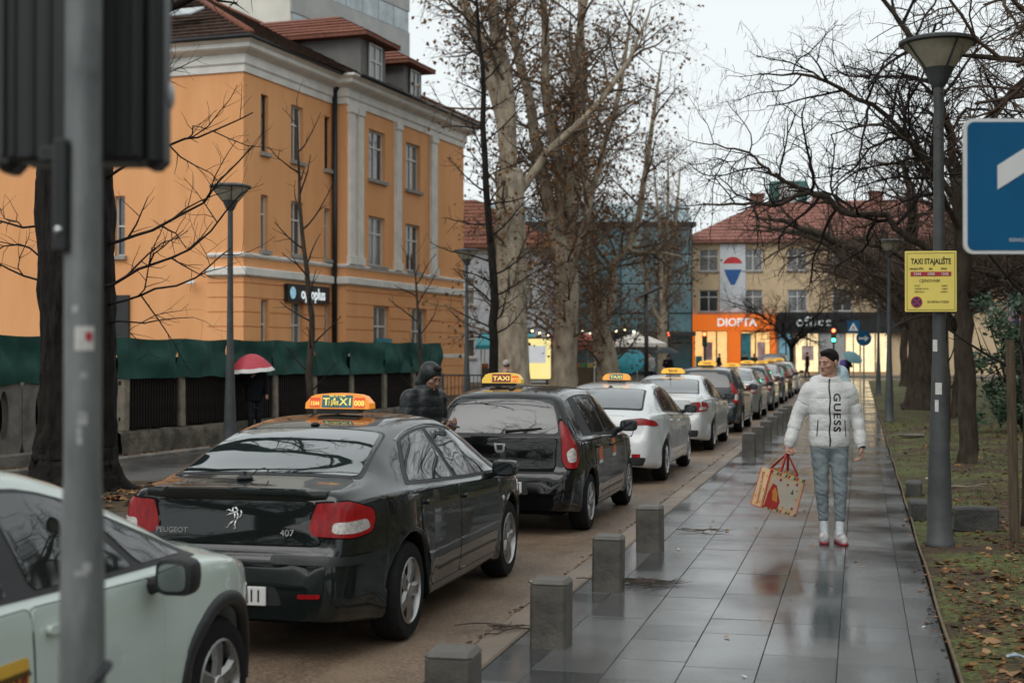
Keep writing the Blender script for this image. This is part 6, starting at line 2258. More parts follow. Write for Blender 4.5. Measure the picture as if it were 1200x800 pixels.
parasol(-12.1, 78.9, 1.7, M_canvas, 'cream market parasol left of the far traffic light')
parasol(-15.2, 80.5, 1.7, mat('pink canvas', (.42, .28, .27), .8), 'pinkish market parasol behind the plane trunks')
# lit advertising pillar between the plane trunks
AD = thing('advertising_board', 'lit yellow advertising board between the plane trunks', 'billboard', (-14.6, 64.4, 0), R(10))
MB().cbox((0, 0, 1.5), (1.5, .25, 2.0), .04).build('case', M_dark, AD)
ap = MB().box(-.68, .68, -.14, -.128, .56, 2.42).build('poster', mat('lit poster yellow', (.7, .6, .2), .5, col2=(.75, .72, .55), scale=1.2, emit=(1, .85, .3), estr=.55), AD)
MB().box(-.4, .45, -.15, -.142, 1.3, 2.1).build('poster_panel', mat('poster grey white', (.6, .62, .62), .5, emit=(.8, .85, .9), estr=.3), ap)
for x in (-.5, .5):
    MB().cbox((x, 0, .25), (.1, .1, .5), .01).build('leg', M_dark, AD)
# string of small lights over the market
b = MB()
for k in range(16):
    b.ball((-16.5 + k * .42, 68 + .1 * (k % 3), 2.75 + .12 * math.sin(k * 1.1)), .055, 8, 6)
SL = thing('string_lights', 'string of small warm lights hanging over the market', 'string lights', (0, 0, 0))
MB().tube([(-16.7 + .42 * k, 68, 2.85 + .08 * math.sin(k)) for k in range(18)], .012, 4).build('cable', M_dark, SL)
b.build('bulbs', mat('warm bulbs', (.9, .8, .4), .4, var=0, emit=(1, .9, .45), estr=4), SL)['kind'] = 'stuff'
# market stalls: low counters with awnings behind the trunks
for k, (x, y, c, lab) in enumerate(((-17.5, 70, (.05, .25, .28), 'market stall with a teal awning behind the plane trees'), (-14.5, 72.5, (.4, .08, .07), 'market stall with a red awning behind the plane trees'), (-20.5, 68.5, (.5, .47, .42), 'market stall with a pale awning left of the plane trees'))):
    t = thing('market_stall', lab, 'market stall', (x, y, 0), R(8), 'market stalls')
    MB().cbox((0, 0, .5), (2.4, .9, 1.0), .03).build('counter', M_wood, t)
    for sx in (-1.15, 1.15):
        for sy in (-.5, .9):
            MB().cbox((sx, sy, 1.25), (.06, .06, 2.5), .01).build('post', M_frame, t)
    b = MB().add([(-1.4, -1.0, 2.15), (1.4, -1.0, 2.15), (1.4, 1.0, 2.75), (-1.4, 1.0, 2.75), (-1.4, -1.0, 1.95), (1.4, -1.0, 1.95), (-1.4, 1.0, 2.7), (1.4, 1.0, 2.7)], [(0, 1, 2, 3), (4, 5, 1, 0), (6, 4, 0, 3), (5, 7, 2, 1)])
    b.build('awning', mat('awning %d' % k, c, .7), t)
    for j in range(6):
        MB().cbox((-1 + .4 * j, -.2, 1.12), (.32, .4, .22), .03).build('goods', mat('goods %d' % (j % 3), ((.4, .15, .05), (.1, .25, .08), (.5, .4, .1))[j % 3], .7), t)
# painted board in the park
GBD = thing('graffiti_board', 'board painted in red, blue and pink deep in the park below the blue sign', 'billboard', (7.6, 61, 0), R(-10))
mg = bpy.data.materials.new('graffiti paint')
mg.use_nodes = True
N, L = mg.node_tree.nodes, mg.node_tree.links
tc = N.new('ShaderNodeTexCoord')
vo = N.new('ShaderNodeTexVoronoi')
vo.inputs['Scale'].default_value = 2.6
L.new(tc.outputs['Object'], vo.inputs['Vector'])
sep = N.new('ShaderNodeSeparateColor')
L.new(vo.outputs['Color'], sep.inputs[0])
cr = N.new('ShaderNodeValToRGB')
cr.color_ramp.interpolation = 'CONSTANT'
for k, (pos, c) in enumerate(((0, (.02, .08, .35)), (.25, (.5, .06, .04)), (.45, (.03, .03, .05)), (.6, (.5, .3, .42)), (.78, (.05, .25, .45)), (.9, (.6, .55, .5)))):
    e = cr.color_ramp.elements[k] if k < 2 else cr.color_ramp.elements.new(pos)
    e.position = pos
    e.color = (*c, 1)
L.new(sep.outputs[0], cr.inputs[0])
L.new(cr.outputs[0], N['Principled BSDF'].inputs['Base Color'])
MB().cbox((0, 0, 4.3), (3.4, .12, 2.9), .03).build('board', mg, GBD)
for x in (-1.3, 1.3):
    MB().cbox((x, .1, 1.5), (.14, .1, 3.2), .01).build('post', M_dark, GBD)

def umbrella(x, y, z, r, m, rim, label, tilt=(0, 0), hlen=.75, rz=0):
    t = thing('umbrella', label, 'umbrella', (x, y, z), rz, 'umbrellas')
    t.rotation_euler = (tilt[0], tilt[1], rz)
    n, k = 8, 9
    h = r * (.72 if rim else .42)
    vs = [(0, 0, h)]
    for j in range(1, k + 1):
        q = j / k
        for i in range(n * 3):
            a = 2 * PI * i / (n * 3)
            sc = 1 - .06 * q * (1 - abs(((i % 3) - 0) / 1.5 - 1)) if i % 3 else 1
            vs.append((r * q * sc * math.cos(a), r * q * sc * math.sin(a), h * (1 - q * q) - (0 if i % 3 == 0 else .012 * q)))
    N3 = n * 3
    fs = [(0, 1 + i, 1 + (i + 1) % N3) for i in range(N3)]
    fr = []
    for j in range(k - 1):
        for i in range(N3):
            f = (1 + j * N3 + i, 1 + (j + 1) * N3 + i, 1 + (j + 1) * N3 + (i + 1) % N3, 1 + j * N3 + (i + 1) % N3)
            (fr if j == k - 2 and rim else fs).append(f)
    b = MB().add(vs, fs)
    cp = b.build('canopy', m, t, smooth=True)
    if rim:
        MB().add(vs, fr).build('rim_band', rim, cp, smooth=True)
    MB().tube([(0, 0, h + .06), (0, 0, -hlen)], .007, 6).build('shaft', M_dark, t)
    MB().tube([(0, 0, -hlen), (0, 0, -hlen - .09), (.02, 0, -hlen - .12), (.05, 0, -hlen - .11)], .013, 7).build('handle', M_dark, t, smooth=True)
    b = MB()
    for i in range(n):
        a = 2 * PI * i / n
        b.tube([(0, 0, h - .02), (r * .55 * math.cos(a), r * .55 * math.sin(a), h * .62), (r * .99 * math.cos(a), r * .99 * math.sin(a), .0)], .004, 3, cap=False)
    b.build('ribs', M_dark, t)['kind'] = 'stuff'
    return t

# ================================================================== PEOPLE
def surface_net(d, o, vox):
    """naive surface nets: distance grid -> vertices and quads"""
    s = d < 0
    nx, ny, nz = d.shape
    c = np.zeros((nx - 1, ny - 1, nz - 1), np.int8)
    for i in (0, 1):
        for j in (0, 1):
            for k in (0, 1):
                c += s[i:nx - 1 + i, j:ny - 1 + j, k:nz - 1 + k]
    act = (c > 0) & (c < 8)
    idx = np.argwhere(act)
    ids = -np.ones(act.shape, np.int64)
    ids[act] = np.arange(len(idx))
    acc = np.zeros((len(idx), 3))
    cnt = np.zeros(len(idx))
    cr = [(0, 0, 0), (1, 0, 0), (0, 1, 0), (1, 1, 0), (0, 0, 1), (1, 0, 1), (0, 1, 1), (1, 1, 1)]
    for a in range(8):
        for b in range(a + 1, 8):
            df = [cr[b][q] - cr[a][q] for q in range(3)]
            if sum(abs(q) for q in df) != 1:
                continue
            A, B = idx + np.array(cr[a]), idx + np.array(cr[b])
            da, db = d[A[:, 0], A[:, 1], A[:, 2]], d[B[:, 0], B[:, 1], B[:, 2]]
            m = (da < 0) != (db < 0)
            t = np.where(m, da / np.where(m, da - db, 1), 0)
            acc += np.where(m[:, None], np.array(cr[a]) + t[:, None] * np.array(df), 0)
            cnt += m
    v = (idx + acc / np.maximum(cnt, 1)[:, None]) * vox + np.array(o)
    faces = []
    for ax in range(3):
        sl0 = [slice(None)] * 3
        sl1 = [slice(None)] * 3
        sl0[ax], sl1[ax] = slice(0, -1), slice(1, None)
        s0, s1 = s[tuple(sl0)], s[tuple(sl1)]
        ch = np.argwhere(s0 != s1)
        o1, o2 = (ax + 1) % 3, (ax + 2) % 3
        ch = ch[(ch[:, o1] > 0) & (ch[:, o2] > 0)]
        e1, e2 = np.zeros(3, int), np.zeros(3, int)
        e1[o1], e2[o2] = 1, 1
        lim = np.array(act.shape)
        ok = np.all(ch < lim, axis=1)
        ch = ch[ok]
        q = [ids[tuple((ch - a).T)] for a in (e1 * 0, e1, e1 + e2, e2)]
        q = np.stack(q, 1)
        inside = s0[tuple(ch.T)]
        q = np.where(inside[:, None], q, q[:, ::-1])
        faces.append(q[np.all(q >= 0, axis=1)])
    return v, np.concatenate(faces)

class SDF:
    def __init__(s, lo, hi, vox):
        s.vox = vox
        s.lo = np.array(lo, float)
        n = np.ceil((np.array(hi) - s.lo) / vox).astype(int) + 1
        s.d = np.full(n, .25, np.float32)
        s.ax = [s.lo[i] + vox * np.arange(n[i]) for i in range(3)]
    def region(s, lo, hi, pad):
        sl = []
        for i in range(3):
            a = int(max(0, math.floor((lo[i] - pad - s.lo[i]) / s.vox)))
            b = int(min(s.d.shape[i], math.ceil((hi[i] + pad - s.lo[i]) / s.vox) + 1))
            if a >= b:
                return None, None
            sl.append(slice(a, b))
        sl = tuple(sl)
        X_, Y2, Z_ = np.meshgrid(s.ax[0][sl[0]], s.ax[1][sl[1]], s.ax[2][sl[2]], indexing='ij')
        return sl, (X_, Y2, Z_)
    def put(s, sl, e, k, op):
        d = s.d[sl]
        if op == 'sub':
            e = -e
            if k > 0:
                h = np.clip(.5 - .5 * (d - e) / k, 0, 1)
                s.d[sl] = d * (1 - h) + e * h + k * h * (1 - h)
            else:
                s.d[sl] = np.maximum(d, e)
        else:
            if k > 0:
                h = np.clip(.5 + .5 * (d - e) / k, 0, 1)
                s.d[sl] = d * (1 - h) + e * h - k * h * (1 - h)
            else:
                s.d[sl] = np.minimum(d, e)
    def cap(s, a, b, ra, rb, k=.02, op='add', puff=0, nper=.1, flat=None, wr=0):
        a, b = np.array(a, float), np.array(b, float)
        rm = max(ra, rb)
        sl, P = s.region(np.minimum(a, b) - rm, np.maximum(a, b) + rm, .06)
        if sl is None:
            return s
        ba = b - a
        L2 = float(ba @ ba) + 1e-12
        q = [P[i] - a[i] for i in range(3)]
        t = np.clip((q[0] * ba[0] + q[1] * ba[1] + q[2] * ba[2]) / L2, 0, 1)
        dx = [q[i] - t * ba[i] for i in range(3)]
        if flat:
            dx = [dx[i] / flat[i] for i in range(3)]
        r = ra + (rb - ra) * t
        if puff:
            n = max(1, round(math.sqrt(L2) / nper))
            r = r + puff * (np.sqrt(np.abs(np.sin(PI * t * n))) - .5)
        if wr:
            an_ = np.arctan2(dx[0], dx[1] + 1e-9)
            r = r + wr * np.sin(t * 27 + 2.5 * np.sin(2 * an_ + 6 * t) + an_) * np.abs(np.sin(an_ * 1.0 + 9 * t))
        s.put(sl, (np.sqrt(dx[0] ** 2 + dx[1] ** 2 + dx[2] ** 2) - r).astype(np.float32), k, op)
        return s
    def ell(s, c, r, k=.02, op='add', M=None, cut=None):
        c, r = np.array(c, float), np.array(r, float)
        rm = r.max() if M is not None else r
        sl, P = s.region(c - rm, c + rm, .06)
        if sl is None:
            return s
        q = np.stack([P[i] - c[i] for i in range(3)])
        if M is not None:
            q = np.tensordot(np.array(M.transposed()), q, axes=1)
        w = np.sqrt(sum((q[i] / r[i]) ** 2 for i in range(3)))
        g = np.sqrt(sum((q[i] / r[i] ** 2) ** 2 for i in range(3))) + 1e-9
        e = w * (w - 1) / g
        if cut:
            n, off = cut
            e = np.maximum(e, -(q[0] * n[0] + q[1] * n[1] + q[2] * n[2]) + off)
        s.put(sl, e.astype(np.float32), k, op)
        return s
    def torso(s, keys, k=.02, puff=0, step=.115, z_off=0, sq=2.4):
        """stack of (z, cx, cy, half width, half depth) with rounded ends"""
        z = np.array([q[0] for q in keys])
        sl, P = s.region((min(q[1] - q[3] for q in keys), min(q[2] - q[4] for q in keys), z[0]), (max(q[1] + q[3] for q in keys), max(q[2] + q[4] for q in keys), z[-1]), .06)
        zz = s.ax[2][sl[2]]
        cx, cy, hw, hd = (np.interp(zz, z, [q[i] for q in keys])[None, None, :] for i in (1, 2, 3, 4))
        if puff:
            b = puff * (np.sqrt(np.abs(np.sin(PI * (zz - z_off) / step))) - .6)[None, None, :]
            hw, hd = hw + b, hd + b
        u = (np.abs((P[0] - cx) / hw) ** sq + np.abs((P[1] - cy) / hd) ** sq) ** (1 / sq)
        e = (u - 1) * np.minimum(hw, hd)
        e = np.maximum(e, np.maximum(z[0] - P[2], P[2] - z[-1]))
        s.put(sl, e.astype(np.float32), k, 'add')
        return s
    def plane_cut(s, n, off):
        X_, Y2, Z_ = np.meshgrid(*s.ax, indexing='ij', sparse=True)
        s.d = np.maximum(s.d, (off - (X_ * n[0] + Y2 * n[1] + Z_ * n[2])).astype(np.float32))
        return s
    def obj(s, name, m, parent):
        v, f = surface_net(s.d, s.lo, s.vox)
        me = bpy.data.meshes.new(name)
        me.from_pydata(v.tolist(), [], f.tolist())
        me.materials.append(m)
        me.polygons.foreach_set('use_smooth', [True] * len(me.polygons))
        return link(bpy.data.objects.new(name, me), parent)

M_skin = mat('skin', (.42, .235, .165), .5, var=.1, scale=30, sss=.15)
M_hair = mat('dark hair', (.012, .009, .008), .65, var=.3, scale=80, bump=.6, bscale=200)
M_eye = mat('eye dark', (.015, .012, .01), .2, var=0)
M_lip = mat('lips', (.32, .12, .1), .5, var=.05)

def add_hand(S, w, d, n, t, curl=.5, sc=1.0, k=.008):
    """palm and five fingers: w wrist, d pointing to the fingers, n palm side, t thumb side"""
    w, d, n, t = Vector(w), unit(Vector(d)), unit(Vector(n)), unit(Vector(t))
    pc = w + d * .05 * sc
    for q in (-.022, -.007, .008, .023):
        S.cap(w + d * .012 + t * q * .6, w + d * .085 * sc + t * q * sc, .015 * sc, .0125 * sc, k)
    for i, (q, l) in enumerate(((.027, .9), (.009, 1.0), (-.009, .95), (-.027, .75))):
        p = w + d * .088 * sc + t * q * sc
        a = curl * (1 + .12 * i)
        d1 = unit(d * math.cos(a) + n * math.sin(a))
        d2 = unit(d * math.cos(2.1 * a) + n * math.sin(2.1 * a))
        d3 = unit(d * math.cos(2.9 * a) + n * math.sin(2.9 * a))
        p1 = p + d1 * .04 * l * sc
        p2 = p1 + d2 * .027 * l * sc
        p3 = p2 + d3 * .02 * l * sc
        S.cap(p, p1, .0098 * sc, .0092 * sc, .004)
        S.cap(p1, p2, .0092 * sc, .0085 * sc, .003)
        S.cap(p2, p3, .0085 * sc, .0075 * sc, .003)
    b = w + d * .03 * sc + t * .025 * sc
    m = b + unit(t * .75 + d * .6 + n * .25) * .042 * sc
    S.cap(b, m, .014 * sc, .011 * sc, .008)
    S.cap(m, m + unit(d * .8 + n * (.3 + curl * .4) + t * .1) * .032 * sc, .0108 * sc, .0085 * sc, .004)

def crumple(o, amp):
    """soft irregular folds"""
    nn_ = [v.normal.copy() for v in o.data.vertices]
    for v, n_ in zip(o.data.vertices, nn_):
        c = v.co
        f = mnoise.noise(Vector((c.x * 11, c.y * 11, c.z * 17))) + .7 * abs(mnoise.noise(Vector((c.x * 26 + 3, c.y * 26, c.z * 34)))) + .25 * mnoise.noise(c * 70)
        v.co = c + n_ * (amp * f)

def build_person(label, loc, rz, J, C, vox=.006, detail=True, scale=1.0, opts={}):
    """J: joints, C: materials; local -y is where the person faces"""
    T = thing('person', label, 'person', loc, rz)
    T.scale = (scale,) * 3
    g = lambda k: Vector(J[k])
    allp = [Vector(v) for k, v in J.items() if k[:3] not in ('toe', 'han', 'yaw', 'pit')]
    lo = [min(p[i] for p in allp) - .2 for i in range(3)]
    hi = [max(p[i] for p in allp) + .22 for i in range(3)]
    lo[2] = -.02
    # ---- body
    S = SDF(lo, hi, vox)
    hc = g('head')
    yaw, pit = J.get('yaw', 0), J.get('pitch', 0)
    MH = (Matrix.Rotation(yaw, 3, 'Z') @ Matrix.Rotation(pit, 3, 'X'))
    H = lambda x, y, z: hc + MH @ Vector((x, y, z))
    S.ell(H(0, .015, .035), (.074, .095, .088), .0, M=MH)
    S.ell(H(0, -.03, -.03), (.06, .07, .088), .02, M=MH)
    S.ell(H(0, -.042, -.085), (.043, .046, .035), .03, M=MH)
    if detail:
        S.cap(H(0, -.098, .008), H(0, -.116, -.032), .008, .0125, .01)
        S.ell(H(-.012, -.104, -.034), (.009, .010, .008), .006)
        S.ell(H(.012, -.104, -.034), (.009, .010, .008), .006)
        S.cap(H(-.04, -.083, .022), H(.04, -.083, .022), .011, .011, .012)
        S.ell(H(-.045, -.068, -.025), (.018, .016, .014), .02)
        S.ell(H(.045, -.068, -.025), (.018, .016, .014), .02)
        for sg in (-1, 1):
            S.ell(H(sg * .03, -.098, .002), (.016, .012, .010), .008, 'sub')
            S.ell(H(sg * .03, -.084, .002), (.0125, .0125, .011), .003)
            S.ell(H(sg * .076, .012, -.012), (.010, .020, .032), .006, M=MH)
        S.cap(H(-.02, -.092, -.062), H(.02, -.092, -.062), .008, .008, .008)
        S.ell(H(0, -.085, -.098), (.02, .018, .016), .014)
    nb = g('neck')
    S.cap(nb, H(0, .02, -.07), .058, .052, .02)
    S.cap(nb, g('pelvis') + Vector((0, 0, .05)), .09, .1, .03)
    for q in ('l', 'r'):
        S.cap(nb + Vector((0, 0, -.06)), g('sh_' + q), .06, .05, .03)
        S.cap(g('sh_' + q), g('el_' + q), .045, .038, .02)
        S.cap(g('el_' + q), g('wr_' + q), .036, .026, .02)
        S.cap(g('hip_' + q), g('kn_' + q), .065, .05, .02)
        S.cap(g('kn_' + q), g('an_' + q), .048, .035, .02)
        if detail:
            h = J.get('hand_' + q)
            add_hand(S, J['wr_' + q], h[0], h[1], h[2], h[3])
        else:
            dd = unit(g('wr_' + q) - g('el_' + q))
            S.cap(g('wr_' + q), g('wr_' + q) + dd * .1, .032, .028, .01)
    S.obj('body', C['skin'], T)
    # ---- clothes
    vc = max(vox, opts.get('cvox', vox))
    puff = opts.get('puff', 0)
    S = SDF(lo, hi, vc)
    S.torso(opts['torso'], .0, puff, opts.get('step', .115), opts.get('z0', .9))
    ar = opts.get('arm', (.082, .07, .056))
    for q in ('l', 'r'):
        sh, el, wr = g('sh_' + q), g('el_' + q), g('wr_' + q)
        S.cap(sh, el, ar[0], ar[1], .04, puff=puff, nper=opts.get('nper', .095))
        S.cap(el, wr - unit(wr - el) * .01, ar[1], ar[2], .025, puff=puff, nper=opts.get('nper', .095))
        S.cap(sh + Vector((0, 0, .0)), nb + Vector((0, .01, -.03)), ar[0] * .85, .07, .05)
    if opts.get('collar'):
        for (c, r) in opts['collar']:
            S.ell(Vector(c), r, .025)
    if detail and opts.get('neckhole'):
        S.ell(*opts['neckhole'], .012, 'sub')
    jk = S.obj('jacket', C['top'], T)
    if detail:
        crumple(jk, .0055)
    S = SDF([lo[0], lo[1], 0], [hi[0], hi[1], 1.1], vc)
    lr = opts.get('leg', (.088, .062, .05))
    for q in ('l', 'r'):
        S.cap(g('hip_' + q), g('kn_' + q), lr[0], lr[1], .03, wr=opts.get('wr', 0))
        an = g('an_' + q)
        kn = g('kn_' + q)
        S.cap(kn, an.lerp(kn, opts.get('cuff', .02)), lr[1], lr[2], .02, wr=opts.get('wr', 0))
    S.ell(g('pelvis'), (.165, .115, .13), .05)
    tr_ = S.obj('trousers', C['leg'], T)
    if detail:
        crumple(tr_, .004)
    for q in ('l', 'r'):
        an, tv = g('an_' + q), unit(Vector((J['toe_' + q][0], J['toe_' + q][1], 0)))
        if opts.get('socks'):
            S = SDF([an.x - .09, an.y - .09, 0], [an.x + .09, an.y + .09, .4], vc)
            S.cap(an + Vector((0, 0, .0)), an.lerp(g('kn_' + q), .4), .036, .040, .01)
            S.obj('sock', C['sock'], T)
        z0 = an.z - .085
        f0, f1 = an - tv * .05, an + tv * .165
        S = SDF([min(f0.x, f1.x) - .1, min(f0.y, f1.y) - .1, z0 - .02], [max(f0.x, f1.x) + .1, max(f0.y, f1.y) + .1, an.z + .1], min(vc, .012))
        S.cap((f0.x, f0.y, z0 + .05), (f0.x, f0.y, z0 + .085), .042, .04, .02)
        S.cap((f0.x, f0.y, z0 + .045), ((f0.x + f1.x) / 2, (f0.y + f1.y) / 2, z0 + .052), .043, .045, .02)
        S.cap(((f0.x + f1.x) / 2, (f0.y + f1.y) / 2, z0 + .052), (f1.x, f1.y, z0 + .038), .046, .038, .02)
        S.plane_cut((0, 0, 1), z0 + .012)
        sh_ = S.obj('shoe', C['shoe'], T)
        if detail:
            S = SDF([min(f0.x, f1.x) - .1, min(f0.y, f1.y) - .1, z0 - .02], [max(f0.x, f1.x) + .1, max(f0.y, f1.y) + .1, z0 + .1], min(vc, .007))
            S.cap((f0.x, f0.y, z0 + .02), (f1.x, f1.y, z0 + .02), .048, .044, .0)
            S.d = np.maximum(S.d, np.abs(S.ax[2] - z0 - .011).astype(np.float32)[None, None, :] - .011)
            S.obj('sole', C['sole'], sh_)
    # ---- head extras
    if opts.get('hair', True):
        S = SDF([hc.x - .16, hc.y - .16, hc.z - .16], [hc.x + .16, hc.y + .16, hc.z + .16], min(vc, .006) if detail else vox)
        S.ell(H(0, .017, .038), (.0765, .0965, .0895), .0, M=MH)
        S.ell(H(0, -.045, .098), (.05, .035, .024), .02, M=MH)
        n = MH @ Vector((0, .85, .527))
        S.plane_cut(n, n.dot(hc) + opts.get('hairline', -.028))
        S.obj('hair', C['hair'], T)
    if detail:
        for sg in (-1, 1):
            MB().ball(tuple(H(sg * .03, -.0955, .001)), (.0075, .0035, .006), 10, 7).build('eye', M_eye, T, smooth=True)
            MB().tube([H(sg * .014, -.098, .021), H(sg * .03, -.097, .026), H(sg * .046, -.083, .021)], [.0035, .004, .002], 6).build('eyebrow', C['hair'], T, smooth=True)
        MB().tube([H(-.021, -.097, -.062), H(0, -.1025, -.060), H(.021, -.097, -.062)], [.002, .0042, .002], 6).build('mouth', M_lip, T, smooth=True)
    if opts.get('hood'):
        S = SDF([hc.x - .2, hc.y - .2, hc.z - .26], [hc.x + .2, hc.y + .2, hc.z + .2], vc)
        S.ell(H(0, .022, .032), (.095, .115, .105), .0, M=MH)
        S.ell(H(0, .05, -.09), (.09, .09, .10), .05, M=MH)
        S.ell(H(0, -.12, -.035), (.068, .115, .092), .015, 'sub', M=MH)
        S.obj('hood', C['top'], T)
    if opts.get('hat'):
        S = SDF([hc.x - .2, hc.y - .2, hc.z - .26], [hc.x + .2, hc.y + .2, hc.z + .2], vc)
        S.ell(H(0, .01, .06), (.09, .11, .085), .0, M=MH)
        S.cap(H(0, -.1, .045), H(0, .1, .03), .05, .05, .02)
        n = MH @ Vector((0, .3, .95))
        S.plane_cut(n, n.dot(hc) + .02)
        S.obj('hat', C['hat'], T)
    return T, jk

# ---- the man in the white quilted jacket ------------------------------------------------
M_jacket = mat('white quilted nylon', (.60, .60, .585), .5, var=.08, scale=7, bump=.35, bscale=22)
M_jeans = mat('grey blue denim', (.135, .165, .178), .8, col2=(.22, .255, .265), scale=7, bump=.3, bscale=90)
M_sockw = mat('white cotton sock', (.62, .66, .68), .8, var=.08, scale=30, bump=.3, bscale=120)
M_shoew = mat('white trainers', (.22, .20, .21), .5, col2=(.66, .64, .62), scale=18, bump=.2)
M_solered = mat('red sole', (.28, .025, .035), .5, var=.2, scale=20)
JM = dict(head=(.0, -.015, 1.69), neck=(.0, .02, 1.515), pelvis=(0, 0, .95),
    sh_r=(-.18, .01, 1.43), el_r=(-.29, .03, 1.175), wr_r=(-.375, -.045, .915),
    sh_l=(.18, .01, 1.43), el_l=(.262, .045, 1.165), wr_l=(.29, -.05, .905),
    hip_r=(-.085, 0, .90), kn_r=(-.072, -.03, .50), an_r=(-.045, .0, .085), toe_r=(-.12, -1),
    hip_l=(.085, 0, .90), kn_l=(.095, -.07, .50), an_l=(.09, -.07, .085), toe_l=(.10, -1),
    hand_r=((-.08, -.25, -.95), (.25, -.9, .25), (1, .2, -.1), 1.15), hand_l=((.02, -.22, -.97), (-.85, .2, -.15), (-.1, -1, .1), .55),
    yaw=R(-48), pitch=R(10))
opM = dict(puff=.012, step=.150, z0=.90, nper=.14, arm=(.070, .062, .051), leg=(.090, .063, .047), cuff=.36, socks=True, wr=.004,
    torso=[(.885, 0, .005, .165, .11), (.905, 0, .005, .182, .128), (1.0, 0, .005, .186, .132), (1.12, 0, 0, .182, .13), (1.25, 0, 0, .19, .134), (1.36, 0, .005, .198, .13), (1.44, 0, .012, .18, .115), (1.50, 0, .02, .13, .11), (1.54, 0, .025, .10, .10)],
    collar=[((0, .02, 1.535), (.098, .098, .05)), ((.055, .10, 1.52), (.13, .07, .07)), ((-.06, .09, 1.51), (.11, .07, .06))],
    neckhole=((0, -.02, 1.61), (.074, .08, .09)), hairline=-.026)
man, mj = build_person('young man in a white quilted jacket carrying a festive shopping bag along the pavement', (-.285, 13.72, 0), R(8), JM,
    dict(skin=M_skin, top=M_jacket, leg=M_jeans, shoe=M_shoew, sole=M_solered, sock=M_sockw, hair=M_hair), .006, True, 1.0, opM)
jb = BVHTree.FromPolygons([v.co for v in mj.data.vertices], [p.vertices for p in mj.data.polygons])
def on_jacket(x, z, off=.002):
    h = jb.ray_cast(Vector((x, -2, z)), Vector((0, 1, 0)))
    return (x, h[0].y - off, z) if h[0] else None
def jacket_strip(pts, w, m, name, off=.003):
    b = MB()
    vs = []
    for (x, z) in pts:
        for q in (-w / 2, w / 2):
            p = on_jacket(x + q, z, off)
            vs.append(p)
    b.add(vs, [(2 * i, 2 * i + 1, 2 * i + 3, 2 * i + 2)[::-1] for i in range(len(pts) - 1)])
    return b.build(name, m, mj, smooth=True)
zx = -.008
jacket_strip([(zx + .004 * math.sin(k * .5), .905 + (1.535 - .905) * k / 40) for k in range(41)], .014, M_black, 'zip')
jacket_strip([(-.125 + .001 * k, 1.0 + .15 * k / 10) for k in range(11)], .009, M_black, 'pocket_zip')
jacket_strip([(.142 - .001 * k, 1.0 + .15 * k / 10) for k in range(11)], .009, M_black, 'pocket_zip')
tx = text_part('GUESS', .098, M_black, mj, (0, 0, 0), (0, 0, 0), depth=0, sx=1.0, space=1.22, bold=.0022)
bmx = bmesh.new()
bmx.from_mesh(tx.data)
bmesh.ops.subdivide_edges(bmx, edges=[e for e in bmx.edges if e.calc_length() > .02], cuts=2)
for v in bmx.verts:
    x, z = .056 + v.co.y * .95, 1.222 - v.co.x * 1.12
    p = on_jacket(x, z, .003) or (x, -.15, z)
    v.co = Vector(p)
bmx.to_mesh(tx.data)
bmx.free()
tx.name = 'lettering'
M_lining = mat('pale blue lining', (.40, .52, .56), .6, var=.08, scale=12, bump=.3)
S = SDF((-.05, -.1, 1.4), (.32, .25, 1.75), .007)
S.ell((.115, .055, 1.575), (.075, .085, .085), .0)
S.ell((.15, .05, 1.50), (.06, .07, .05), .04)
S.ell((.07, -.03, 1.60), (.035, .05, .06), .02, 'sub')
S.obj('hood_lining', M_lining, man)
MB().lathe([(.036, -.012), (.040, -.004), (.037, .012)], 14, (.292, -.052, .90), cap=False).build('cuff', M_black, man, smooth=True)

# ---- festive shopping bag ------------------------------------------------------------------
M_bag = mat('cream bag paper', (.60, .42, .23), .5, var=.08, scale=5, coat=.15)
M_bagw = mat('bag white field', (.52, .46, .37), .5, var=.06, scale=9)
M_bagr = mat('bag red', (.42, .035, .03), .5, var=.12, scale=9)
M_bago = mat('bag orange', (.62, .25, .05), .5, var=.15, scale=9)
M_bagg = mat('bag green', (.03, .13, .06), .5, var=.1)
BG = thing('shopping_bag', 'cream and red festive shopping bag hanging from the right hand of the man in white', 'bag', (-.80, 13.60, .29))
BG.rotation_euler = (R(4), R(16), R(38))
bw2, bd2, bh2 = .20, .095, .37
b = MB()
vs = [(-bw2, -bd2, 0), (bw2, -bd2, 0), (bw2, bd2, 0), (-bw2, bd2, 0), (-bw2, -bd2 * .9, bh2), (bw2, -bd2 * .9, bh2), (bw2, bd2 * .9, bh2), (-bw2, bd2 * .9, bh2)]
b.add(vs, [(0, 3, 2, 1), (0, 1, 5, 4), (1, 2, 6, 5), (2, 3, 7, 6), (3, 0, 4, 7)])
b.add([(x * .98, y * .96, z) for (x, y, z) in vs], [(0, 1, 2, 3), (4, 5, 1, 0), (5, 6, 2, 1), (6, 7, 3, 2), (7, 4, 0, 3)])
bag = b.build('bag_body', M_bag, BG)
ybf = lambda z: -(bd2 + (bd2 * .9 - bd2) * z / bh2)
def fq(x0, x1, z0, z1, m, nm, e=.002, poly=None, par=None):
    poly = poly or [(x0, z0), (x1, z0), (x1, z1), (x0, z1)]
    n = len(poly)
    vs = [(x, ybf(z) - e, z) for (x, z) in poly] + [(x, ybf(z) + .001, z) for (x, z) in poly]
    fs = [tuple(range(n)), tuple(range(2 * n - 1, n - 1, -1))] + [(i, n + i, n + (i + 1) % n, (i + 1) % n) for i in range(n)]
    return MB().add(vs, fs).build(nm, m, par or bag)
fq(-.10, .165, .05, .315, M_bagw, 'print_field', .0015)
